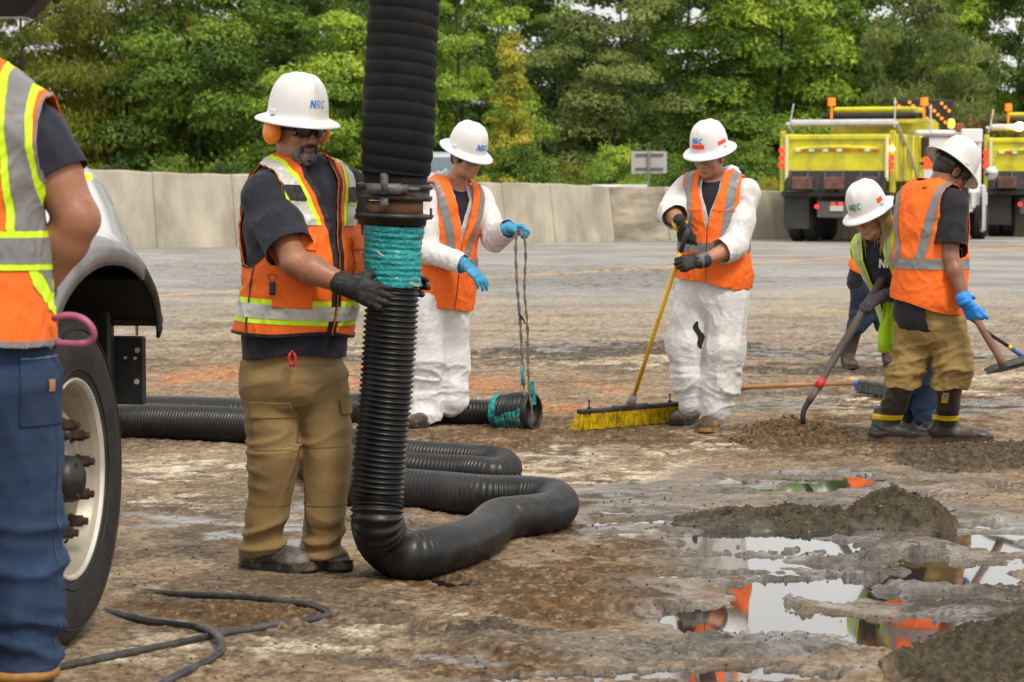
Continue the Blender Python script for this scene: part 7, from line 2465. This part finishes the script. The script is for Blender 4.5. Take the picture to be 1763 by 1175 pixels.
# ---- push broom
def broom():
    c = G(1083, 737)
    t0, b0 = G(994, 744), G(1172, 728)
    d = nrm(b0 - t0); nn = A(d[1], -d[0], 0)
    if nn[1] > 0:
        nn = -nn
    ctr = (t0 + b0) / 2
    Lh = np.linalg.norm(b0 - t0) / 2
    r = thing('push_broom', 'wide push broom with yellow handle and yellow bristles resting on the mud', 'broom', (ctr[0], ctr[1], 0))
    R = np.stack([d, nn, A(0, 0, 1)], 1)
    hc = ctr + A(0, 0, .115)
    blk = mat('broom_block', (.014, .014, .014), .55, .3, 12, dirt=(.09, .07, .05), dscale=10, dthr=(.5, .7), dmax=.5)
    mb = MB(); mb.box(hc, (2 * Lh - .03, .055, .028), R, .007); mb.done('block', blk, r)
    ym = mat('bristle_yellow', (.72, .52, .008), .6, .25, 60, dirt=(.09, .065, .01), dscale=18, dthr=(.45, .7), dmax=.75)
    rg = np.random.default_rng(5)
    V, F = [], []
    n = 0
    for i in range(60):
        for j in range(4):
            x = -Lh + .02 + (2 * Lh - .04) * i / 59
            y = -.020 + .013 * j
            for k in range(6):
                bx, by = x + rg.normal(0, .004), y + rg.normal(0, .003)
                ex = bx * (1 + .06) + rg.normal(0, .009) - .004
                ey = by * 1.6 + rg.normal(0, .006) - .010
                a0 = hc + d * bx + nn * by + A(0, 0, -.012)
                a1 = ctr + d * ex + nn * ey + A(0, 0, .008 + .006 * rg.random())
                w_ = .0022
                s_ = d * w_
                V += [a0 - s_, a0 + s_, a1 + s_ * .8, a1 - s_ * .8]; F.append([n, n + 1, n + 2, n + 3]); n += 4
                s_ = nn * w_
                V += [a0 - s_, a0 + s_, a1 + s_ * .8, a1 - s_ * .8]; F.append([n, n + 1, n + 2, n + 3]); n += 4
    part('bristles', V, F, ym, r, False, kind='stuff')
    # socket and brace
    top = P(1183, 400, hC_dist)
    foot = hc + A(0, 0, .03) + nn * .0
    ax = nrm(top - foot)
    sm = mat('grey_plastic', (.16, .16, .16), .5, .2, 20)
    mb = MB(); mb.tube([hc + A(0, 0, .010) - d * .0, hc + ax * .05, hc + ax * .09], [.034, .024, .020], 16); mb.box(hc + A(0, 0, .017), (.26, .045, .012), R, .005); mb.done('socket', sm, r, True)
    for s_ in (-1, 1):
        mb = MB(); q = hc + d * s_ * Lh * .78
        mb.cyl(q, q + A(0, 0, .055), .004, 8); mb.box(q + A(0, 0, .058), (.014, .012, .012), R, .002); mb.box(q + A(0, 0, .02), (.02, .02, .01), R, .002)
        mb.done('bracket', blk, r)
    hm_ = mat('handle_yellow', (.80, .47, .02), .5, .12, 8, .3, 80, .001, dirt=(.35, .22, .06), dscale=9, dthr=(.55, .72), dmax=.6)
    mb = MB(); mb.tube([hc + ax * .06, (hc + top) / 2, top - ax * .12], .0125, 14); mb.done('handle', hm_, r, True)
    mb = MB(); mb.tube([top - ax * .13, top - ax * .02, top + ax * .02], [.0145, .0145, .012], 14); mb.done('grip', mat('grip_grey', (.06, .06, .065), .6), r, True)
hC_dist = float(WRD[1]) - .06
broom()
# ================================================================== PERSON G  (bending behind, mostly hidden)
def person_g():
    gb = G(1495, 637)
    Y = gb[1]
    J = lambda px, py, dy=0.0: P(px, py, Y + dy)
    hm = Human('worker in dark trousers bending over, mostly hidden behind the young blonde woman', (gb[0], gb[1], 0), skin_d)
    hm.torso(J(1497, 472), J(1546, 362, -.1), 60, J(1530, 382, -.22), J(1560, 372, .1), wd=1.05, dp=1.05)
    ER, WR = J(1560, 440, -.2), J(1590, 480, -.1)
    EL, WL = J(1590, 440, .1), J(1610, 480, .0)
    h = Fr(J(1600, 372, -.0), (.8, -.5, -.6), (.5, -.2, .9))
    fR, fL = G(1459, 634), G(1530, 632)
    hm.body(h, [(hm.SR, ER, WR), (hm.SL, EL, WL)], [[J(1490, 490), J(1485, 560), fR + A(0, 0, .1)], [J(1512, 490), J(1525, 560), fL + A(0, 0, .1)]], res=.02, fine=.008, arm_zone=False)
    pp = [seg(J(1498, 470), J(1500, 500), (.17, .14), (.17, .14), U=hm.tf.r), seg(J(1487, 490, -.04), J(1483, 545), .105, .085), seg(J(1483, 545), J(1475, 560), .085, .08), seg(J(1514, 490, .04), J(1524, 560), .105, .08)]
    hm.cloth('trousers', pp, denim_d, .012, 0, .03, fold=dict(amp=.010, freq=6, seed=5))
    hm.cloth('t_shirt', list(hm.tp) + [seg(hm.SR, ER, .075, .07), seg(hm.SL, EL, .075, .07)], navy, .012, .012, .03, fold=dict(amp=.006, freq=8, seed=6))
    simple_vest(hm, org, .02, (.14, .17, .72), [(.115, .05, .3, 9, 0, 0, 0)], [(.3, .05, 0)], silver_d, res=.011, seed=7)
    for g in (fR, fL):
        dx = .06 if g is fR else -.01
        V, F = solid([seg(g + A(dx, 0, .34), g + A(0, 0, .10), .062, .056, k=.02)] + boot_prims(g + A(0, 0, .004), (.1, -1, 0), 1.0, 1.05), .010, 0, .02)
        V[:, 2] = np.maximum(V[:, 2], .018)
        b = part('boot', V, F, rub_mud, hm.root); sole(b, g, (.1, -1), sole_m, 1.0, 1.1)
    hf = Fr(h.w(0, -.012, .05), h.f, h.u); hard_hat(hm.root, hf, hat_w2)
person_g()
# ================================================================== PERSON E  (young woman, lime vest, shovel)
def person_e():
    gb = G(1583, 750)
    Y = gb[1]
    J = lambda px, py, dy=0.0: P(px, py, Y + dy)
    hm = Human('young blonde woman in white hard hat and open lime vest bending over a long shovel', (gb[0], gb[1], 0), skin_l)
    hm.torso(J(1578, 556, .02), J(1517, 412, -.12), -42, J(1489, 431, .0), J(1549, 424, -.24), wd=.88, dp=.92)
    ER, WR = J(1535, 490, .28), J(1560, 500, .10)
    EL, WL = J(1568, 492, -.16), J(1517, 512, -.30)
    a = math.radians(-42)
    h = Fr(J(1497, 375, -.20), (math.sin(a), -math.cos(a), -.30), (math.sin(a) * .50, -math.cos(a) * .20, 1))
    fR, fL = G(1566, 744), G(1596, 750)
    hm.body(h, [(hm.SR, ER, WR), (hm.SL, EL, WL)], [[J(1572, 580), J(1566, 650), fR + A(0, 0, .1)], [J(1590, 580), J(1592, 650), fL + A(0, 0, .1)]], nr=.047, female=True, armr=.85, res=.013, fine=.0045)
    pp = [seg(J(1576, 548), J(1578, 585), (.155, .125), (.16, .13), U=hm.tf.r), seg(J(1568, 590), J(1566, 660), .088, .072), seg(J(1566, 660), fR + A(0, 0, .09), .070, .068),
          seg(J(1592, 590), J(1595, 660), .088, .074), seg(J(1595, 660), fL + A(-.01, 0, .09), .074, .070)]
    hm.cloth('jeans', pp, denim, .009, 0, .03, fold=[dict(amp=.009, freq=7, stretch=(1, 1, 1.6), seed=111)])
    hm.cloth('t_shirt', list(hm.tp) + [seg(hm.SR, hm.SR + (ER - hm.SR) * .7, .062, .062), seg(hm.SL, hm.SL + (EL - hm.SL) * .7, .062, .066)], navy, .008, .012, .03,
             fold=[dict(amp=.006, freq=7, seed=113)], cuts=[lambda V: np.linalg.norm(V - hm.tf.w(0, .0, hm.L), axis=1) - .075], thick=.003)
    cloth_logo(hm.root, hm.last, J(1521, 455, -.30), -32, 'NRC', .050, [logo_w], .004)
    ex = [seg(hm.tf.w(0, .02, -.12 * hm.L), hm.tf.w(0, .01, .3 * hm.L), (.185, .150), (.15, .125), U=hm.tf.r, k=.04)]
    V, F = solid(list(hm.tp) + ex, .007, .030, .035)
    N = normals(V, F)
    V = folds(V, N, amp=.012, freq=5, stretch=(1.1, 1.1, .5), fr=hm.tf, seed=121)
    fl = vest_fields(hm, hem=-.12, arm=(.12, .15, .76), neckr=.09, vbot=.0, vtop=.075, gap=.085, sh=.175)
    for f in fl:
        V, F = clip(V, F, f(V))
    ve = part('safety_vest', V, F, lime_v, hm.root, thick=.004)
    VF = (V, F)
    hm.stripe('reflective_band', VF, [band_v(hm, .112, .036, .02, 9)], silver, .003, ve)
    # loose corner of the vest hanging down in front of the thigh
    pl = []
    for i in range(11):
        t = i / 10
        for j in range(7):
            s_ = j / 6
            x0 = 1519 + 24 * s_ - 5 * t * (1 - s_) * 1.2
            yb = 520 + (72 + 8 * math.sin(s_ * 3)) * t - 14 * t * s_ * 0
            pl.append(J(x0 + 2.5 * math.sin(t * 6 + s_ * 2), yb + (14 * (1 - s_) if i == 10 else 0), -.22 + .02 * math.sin(s_ * 9 + t * 2)))
    F = [[i * 7 + j, i * 7 + j + 1, (i + 1) * 7 + j + 1, (i + 1) * 7 + j] for i in range(10) for j in range(6)]
    part('vest_tail', pl, F, lime_v, hm.root, thick=.003)
    glove(hm, WL, nrm(J(1487, 528, -.34) - WL), (-.25, .35, -.85), False, glove_g, .95, E=EL, curl=(.75, .85, .9, .95), thumb=(.5, .6), spread=.03, bend=(.7, 1.1, .8))
    glove(hm, WR, nrm(A(.2, -.2, -.6)), (-.6, -.5, 0), True, glove_g, .95, E=ER, curl=(.9, .9, .9, .9), thumb=(.3, .6))
    hf = Fr(h.w(.0, -.014, .058), h.f - h.u * .14, h.u + h.f * .14)
    hat = hard_hat(hm.root, hf, hat_w2)
    hat_logo(hm.root, hat, hf, 'NRC', .02, .056, .036, [logo_g])
    V_, F_ = [], []
    for i in range(6):
        s_ = .02 - .07 + .14 * i / 5
        V_ += [hat_pt(hf, s_, .031, .002), hat_pt(hf, s_, .0345, .002)]
    part('logo_line', V_, [[2 * i, 2 * i + 2, 2 * i + 3, 2 * i + 1] for i in range(5)], logo_g, hat, False)
    hat_patch(hat, hf, 1.28, 1.66, .026, .052, redtape)
    brows(hm.root, h, mat('brow_blond', (.22, .13, .05), .8))
    glasses(hm.root, h, False)
    # long hair: a cap and many locks falling beside the neck
    V, F = solid([ell((0, -.020, .026), (.079, .094, .086), h), ell((0, -.06, -.04), (.062, .045, .06), h), ell((0, .086, .0), (.095, .066, .2), h, sub=True, k=.006)], .005, 0, .02)
    cap = part('hair', V, F, hair_y, hm.root)
    pr = []
    for k in range(5):
        y0 = .0 - .02 * k
        p0, p1 = h.w(-.074, y0, .02), h.w(-.078, y0, -.06)
        pr += [seg(p0, p1, (.010, .018), (.012, .02), U=h.r), seg(p1, p1 + A(.004 * k, .0, -.075 - .012 * (k % 3)), (.012, .02), (.005, .010), U=h.r)]
    V, F = solid(pr, .005, 0, .012)
    V = folds(V, normals(V, F), amp=.005, freq=22, stretch=(1.6, 1.6, .2), seed=77, base=.2)
    part('hair_side', V, F, hair_y, hm.root)
    rg = np.random.default_rng(8)
    mb = MB()
    for i in range(420):
        sd = -1 if i < 405 else 1
        t = rg.random()
        x0, y0 = sd * (.070 + .012 * rg.random()), .012 - .085 * t
        p0 = h.w(x0, y0, .035 + .02 * rg.random())
        p1 = h.w(x0 * 1.12, y0 - .004, -.03)
        ln = .05 + .10 * rg.random() ** 1.3
        dwn = A(.008 + rg.normal(0, .016) + .015 * math.sin(i * .05), rg.normal(0, .016) - .01, -ln)
        p2 = h.w(x0 * 1.05, y0 * .8, -.075) + A(rg.normal(0, .008), rg.normal(0, .008), 0)
        p3 = p2 + dwn + A(.012 * math.sin(i), 0, 0)
        pc = catmull([p0, p1, p2, (p2 + p3) / 2 + A(rg.normal(0, .006), 0, 0), p3], .02)
        mb.tube(pc, np.linspace(.0030, .0010, len(pc)), 4)
    mb.done('hair_locks', hair_y, hm.root, True, kind='stuff')
    for g, d in ((fR, (-.3, -1)), (fL, (-.1, -1))):
        V, F = solid(boot_prims(g + A(0, 0, .004), d, .98), .008, 0, .02)
        V[:, 2] = np.maximum(V[:, 2], .02)
        s_ = part('shoe', V, F, mat('shoe_black', (.012, .013, .015), .5, .3, 12, dirt=(.12, .12, .12), dscale=9, dthr=(.5, .7), dmax=.5), hm.root); sole(s_, g, d, sole_m, .98)
    # shovel
    top, tip = P(1545, 440, Y + .02), P(1386, 702, Y - .46)
    ym = Y - .30
    hnd = mat('worn_wood_grey', (.105, .085, .075), .7, .35, 6, .6, 60, .002, dirt=(.22, .19, .17), dscale=6, dthr=(.5, .72), dmax=.6, stretch=(1, 1, .4))
    sh = thing('shovel', 'long worn grey handled shovel with a red band, its tip in the small dirt heap', 'shovel', (tip[0], tip[1], 0))
    mb = MB(); pc = catmull([top, P(1512, 492, Y - .2), P(1478, 550, Y - .32), P(1432, 625, Y - .40), P(1408, 668, Y - .44), P(1392, 692, Y - .46)], .05)
    mb.tube(pc, np.concatenate([np.linspace(.020, .024, len(pc) // 2), np.linspace(.024, .019, len(pc) - len(pc) // 2)]), 14); mb.done('handle', hnd, sh, True)
    mb = MB(); mb.tube([P(1417, 652, Y - .43), P(1408, 668, Y - .44)], .0235, 16); mb.done('red_band', mat('red_band', (.52, .03, .04), .6, .3, 30), sh, True)
    mb = MB(); mb.tube(catmull([P(1397, 686, Y - .455), P(1386, 702, Y - .46), P(1382, 716, Y - .465), P(1383, 730, Y - .46)], .02), [.019, .017, .016, .015, .015, .014, .014][:len(catmull([P(1397, 686, Y - .455), P(1386, 702, Y - .46), P(1382, 716, Y - .465), P(1383, 730, Y - .46)], .02))] if len(catmull([P(1397, 686, Y - .455), P(1386, 702, Y - .46), P(1382, 716, Y - .465), P(1383, 730, Y - .46)], .02)) <= 7 else .016, 12)
    mb.done('socket', blk_steel, sh, True)
    bl = []
    b0 = P(1384, 728, Y - .46)
    for i in range(6):
        for j in range(7):
            u_, v_ = i / 5, j / 6 * 2 - 1
            bl.append(b0 + A(.09 * v_ * (1 - .3 * u_ * u_) - .02 * u_, .10 + .14 * u_ * (1 - .15 * v_ * v_), -.055 - .05 * u_ + .02 * v_ * v_))
    part('blade', bl, [[i * 7 + j, i * 7 + j + 1, (i + 1) * 7 + j + 1, (i + 1) * 7 + j] for i in range(5) for j in range(6)], blk_steel, sh, thick=.003)
    return hm
HE = person_e()

# ================================================================== PERSON F  (man in khaki trousers and rubber boots)
def person_f():
    gb = G(1590, 768)
    Y = gb[1]
    J = lambda px, py, dy=0.0: P(px, py, Y + dy)
    hm = Human('man seen from behind in khaki trousers and black rubber boots with yellow bands', (gb[0], gb[1], 0), skin_d)
    hm.torso(J(1599, 522), J(1603, 337, .0), 131, J(1640, 352, -.14), J(1566, 350, .15), wd=1.0, dp=1.06, belly=.01)
    ER, WR = J(1636, 443, -.20), J(1662, 522, -.27)
    EL, WL = J(1612, 440, .28), J(1640, 505, .22)
    a = math.radians(112)
    fx, fy = math.sin(a), -math.cos(a)
    h = Fr(J(1637, 297, .04), (fx, fy, -.85), (fx * .85, fy * .85, 1))
    fR, fL = G(1626, 764), G(1523, 763)
    hm.body(h, [(hm.SR, ER, WR), (hm.SL, EL, WL)], [[J(1628, 560), J(1645, 620), fR + A(0, 0, .1)], [J(1575, 560), J(1565, 620), fL + A(0, 0, .1)]], nr=.058, res=.013, fine=.0045, armr=1.0)
    pp = [seg(J(1600, 518), J(1601, 560), (.165, .150), (.175, .160), U=hm.tf.r, k=.04),
          seg(J(1630, 558, -.06), J(1642, 625, -.08), .108, .092), seg(J(1642, 625, -.08), J(1633, 668, -.05), .094, .098),
          seg(J(1574, 558, .05), J(1570, 610, .02), .106, .094), seg(J(1570, 610, .02), J(1555, 668, .02), .096, .098)]
    knee = lambda V: .5 + 1.2 * np.exp(-((V[:, 2] - J(1600, 640)[2]) / .12) ** 2)
    tr = hm.cloth('trousers', pp, khaki_f, .0085, 0, .03, fold=[dict(amp=.014, freq=5.0, stretch=(.8, .8, 1.5), seed=131, maskf=knee), dict(amp=.006, freq=10, seed=135)],
                  cuts=[lambda V: V[:, 2] - J(1600, 668)[2] - .008 * np.sin(V[:, 0] * 40)], thick=.003)
    patch(hm, 'back_pocket', hm.last, J(1625, 552, -.20), 10, .055, .055, khaki_f, .003, .14, None, tr)
    # t-shirt
    def sl_cut(S_, E):
        d = E - S_; ln = np.linalg.norm(d); d = d / ln
        def f(V):
            q = V - S_; t = q @ d
            r = np.linalg.norm(q - t[:, None] * d, axis=1)
            return np.where(r < .14, ln * .78 - t, 1.0)
        return f
    tp = list(hm.tp) + [seg(hm.tf.w(0, .0, -.08 * hm.L), hm.tf.w(0, 0, .2 * hm.L), (.186, .168), (.170, .145), U=hm.tf.r)]
    for S_, E in ((hm.SR, ER), (hm.SL, EL)):
        tp += [seg(S_, S_ + (E - S_) * .9, .070, .075, k=.03)]
    hm.cloth('t_shirt', tp, black_c, .008, .012, .03, fold=[dict(amp=.005, freq=7, seed=141, small=.2)], cuts=[sl_cut(hm.SR, ER), lambda V: np.linalg.norm(V - hm.tf.w(0, .0, hm.L), axis=1) - .074], thick=.003)
    mb = MB()
    ve, VF = simple_vest(hm, org, .02, (.125, .17, .72), [(.118, .052, .36, 9, .12, 0, 0)], [(.37, .056, 0)], silver_d, seed=151, vbot=.4, vtop=.06, neckr=.082, sh=.165, infl=.036,
                         extra=[seg(hm.tf.w(0, .0, .05 * hm.L), hm.tf.w(0, .0, .4 * hm.L), (.178, .150), (.165, .14), U=hm.tf.r, k=.04)], hemf=lambda q: -.05 * q[:, 0] / .2 - .01)
    patch(hm, 'vest_label', VF, J(1594, 324, -.1), -30, .014, .006, mat('label_brown', (.20, .05, .02), .7), .004, .2, None, ve)
    glove(hm, WR, nrm(A(.50, .0, -.85)), (.62, .5, .1), True, glove_deep, 1.05, E=ER, curl=(1.25, 1.25, 1.25, 1.25), thumb=(.12, .25), spread=.0, bend=(.9, 1.2, .9))
    glove(hm, WL, nrm(A(.5, -.2, -.7)), (.3, -.7, .0), False, glove_deep, 1.0, E=EL, curl=(1.0, 1.0, 1.0, 1.0), thumb=(.3, .7))
    mb = MB(); mb.tube([WR - nrm(WR - ER) * .05, WR - nrm(WR - ER) * .042], .039, 20); mb.done('glove_rim', logo_w, hm.root, True)
    hf = Fr(h.w(.0, -.012, .050), h.f, h.u)
    hat = hard_hat(hm.root, hf, hat_w3)
    hat_patch(hat, hf, 2.75, 3.05, .115, .130, mat('faded_sticker', (.70, .42, .42), .6, .3, 60), 'sticker', .002)
    # ratchet of the suspension at the nape
    mb = MB()
    for t in np.linspace(-.9, .9, 9):
        pass
    pts = [h.w(math.sin(t) * .084, -.010 - math.cos(t) * .102, .018) for t in np.linspace(-1.2, 1.2, 11)]
    mb.tube(pts, np.tile([[.014, .003]], (11, 1)), 8, False, U=h.u); rt = mb.done('nape_strap', mat('strap_grey', (.05, .055, .06), .5), hat, True)
    mb = MB(); mb.cyl(h.w(0, -.105, .018), h.w(0, -.130, .018), .018, 14); mb.done('ratchet_knob', mat('knob_grey', (.10, .11, .12), .4), hat, True)
    V, F = solid([ell((0, -.022, .022), (.079, .092, .084), h), ell((0, -.055, -.018), (.066, .050, .048), h), ell((.066, .008, -.002), (.014, .018, .03), h), ell((-.066, .008, -.002), (.014, .018, .03), h),
                  ell((0, .080, .0), (.095, .066, .2), h, sub=True, k=.006), ell((.080, -.012, -.012), (.02, .020, .028), h, sub=True, k=.004), ell((-.080, -.012, -.012), (.02, .020, .028), h, sub=True, k=.004)], .0045, 0, .02)
    part('hair', V, F, hair_d, hm.root)
    glasses(hm.root, h, True)
    # rubber boots
    for g, kn, d in ((fR, J(1634, 656, -.05), (1, -.12)), (fL, J(1554, 656, .02), (1, -.08))):
        an = g + A(.015, 0, .115)
        pr = [seg(kn, kn * .45 + an * .55, (.086, .078), (.072, .066), k=.02), seg(kn * .45 + an * .55, an, (.070, .064), (.062, .056), k=.02)] + boot_prims(g + A(0, 0, .006), d, 1.16, 1.15)
        V, F = solid(pr, .006, 0, .02)
        N = normals(V, F)
        V = folds(V, N, amp=.006, freq=7, stretch=(.6, .6, 1.6), seed=161)
        V[:, 2] = np.maximum(V[:, 2], .022)
        V, F = clip(V, F, kn[2] + .02 - V[:, 2])
        b = part('rubber_boot', V, F, rubber, hm.root, thick=.004)
        axv = nrm(kn - an)
        zt = J(1600, 727)[2]
        hm.stripe('yellow_band', (V, F), [lambda V: .0145 - np.abs(V[:, 2] - .150), lambda V: .095 - np.linalg.norm((V - an)[:, :2] - ((V[:, 2] - an[2]) / axv[2])[:, None] * axv[None, :2], axis=1)], yel_b, .0025, b)
        hm.stripe('boot_lip', (V, F), [lambda V: .012 - np.abs(V[:, 2] - kn[2] - .01)], rubber, .004, b)
        so = sole(b, g, d, rub_mud, 1.16, 1.2, .034)
        if g is fR:
            q = J(1630, 686, -.12)
            lb = patch(hm, 'boot_label', (V, F), q, 0, .015, .030, yel_b, .003, .12, None, b)
            patch(hm, 'boot_label_print', (V, F), q + A(0, 0, .004), 0, .009, .018, mat('label_grey', (.32, .33, .30), .6, .5, 160), .0045, .12, None, b)
    # hoe held in the blue glove, and a second thin handle behind
    hp = WR + nrm(A(.62, 0, -.78)) * .095
    yh = float(hp[1])
    tl = thing('garden_hoe', 'brown wooden handled hoe with a flat dark blade held in the deep blue glove', 'hoe', (hp[0] + .2, yh, 0))
    wood = mat('worn_wood_red', (.20, .10, .075), .65, .35, 6, .5, 60, .002, dirt=(.34, .25, .21), dscale=7, dthr=(.5, .72), dmax=.55)
    mb = MB(); pc = catmull([P(1655, 500, yh + .06), P(1680, 548, yh), P(1702, 585, yh - .02), P(1718, 610, yh - .03), P(1727, 630, yh - .04)], .04)
    mb.tube(pc, np.linspace(.017, .022, len(pc)), 14); mb.done('handle', wood, tl, True)
    a0, b0 = P(1696, 640, yh - .04), P(1775, 616, yh - .06)
    dd = nrm(b0 - a0)
    mb = MB()
    vv = [a0, a0 + dd * .05 + A(0, 0, .008), a0 + dd * .26 + A(0, -.02, .004), b0 + A(0, 0, .006), b0 - A(0, 0, .012), a0 + dd * .20 - A(0, 0, .018), a0 + dd * .08 - A(0, 0, .014)]
    n_ = len(vv)
    mb.add([v + A(0, -.045, -.01) for v in vv] + [v + A(0, .045, .01) for v in vv], [list(range(n_))[::-1], [n_ + i for i in range(n_)]] + [[i, (i + 1) % n_, n_ + (i + 1) % n_, n_ + i] for i in range(n_)])
    mb.done('blade', blk_steel, tl)
    mb = MB(); mb.tube([P(1727, 627, yh - .04), P(1727, 636, yh - .04)], .019, 12); mb.done('socket', rust, tl, True)
    y2 = Y + 1.2
    t2 = thing('thin_pole', 'thin black pole with a yellow ring and blue end behind the hoe', 'pole', P(1740, 600, y2))
    mb = MB(); mb.tube([P(1660, 540, y2), P(1706, 577, y2), P(1737, 597, y2)], .011, 10); mb.done('shaft', blk_tr, t2, True)
    mb = MB(); mb.tube([P(1736, 596.5, y2), P(1741, 600, y2)], .0145, 10); mb.done('yellow_ring', yel_b, t2, True)
    mb = MB(); mb.tube([P(1741, 600, y2), P(1752, 608, y2), P(1765, 617, y2)], .0135, 10); mb.done('blue_end', mat('blue_plastic', (.02, .07, .30), .4), t2, True)
    return hm
HF = person_f()
# ---- broom lying on the road
def lying_broom():
    a0, a1 = G(1262, 668, .02), G(1488, 660, .03)
    r = thing('lying_broom', 'push broom with brown handle and blue tape lying flat on the road behind the shovel', 'broom', G(1480, 668))
    wd = mat('wood_orange', (.33, .155, .055), .6, .3, 5, .3, 60, .001)
    mb = MB(); mb.tube([a0, a0 * .5 + a1 * .5 + A(0, 0, .004), a1], .0150, 12); mb.done('handle', wd, r, True)
    bl = mat('blue_tape', (.02, .16, .50), .4, .2, 30)
    for t0, t1 in (((1474, 661), (1479, 661)), ((1492, 661), (1503, 660))):
        mb = MB(); mb.tube(catmull([G(*t0, .035), G(*t1, .04)], .01), .026, 12); mb.done('blue_tape', bl, r, True)
    c0, c1 = G(1478, 668, .05), G(1560, 680, .05)
    d = nrm(c1 - c0); nn = np.cross(d, A(0, 0, 1)); R = np.stack([d, nn, A(0, 0, 1)], 1)
    c = (c0 + c1) / 2
    mb = MB(); mb.box(c + A(.02, .03, .045), (np.linalg.norm(c1 - c0), .06, .035), R, .01); mb.done('block', mat('block_grey', (.14, .125, .105), .7, .3, 14, .4, 60, .002), r)
    rg = np.random.default_rng(4); V, F = [], []
    for i in range(700):
        t = rg.random()
        p = c0 * (1 - t) + c1 * t + A(0, rg.uniform(-.02, .03), .035)
        q = p + A(rg.normal(0, .01) - .015, -.10 + rg.normal(0, .02), -.045 + rg.random() * .02 - .02)
        s_ = A(.0035, 0, .001)
        n = len(V); V += [p - s_, p + s_, q + s_, q - s_]; F.append([n, n + 1, n + 2, n + 3])
    part('bristles', V, F, mat('bristle_black', (.012, .012, .014), .7), r, False, kind='stuff')
    mb = MB(); mb.box(G(1475, 655, .04), (.14, .07, .05), None, .02); mb.done('wood_brace', mat('wood_pale', (.42, .27, .15), .7, .3, 14), r)
lying_broom()
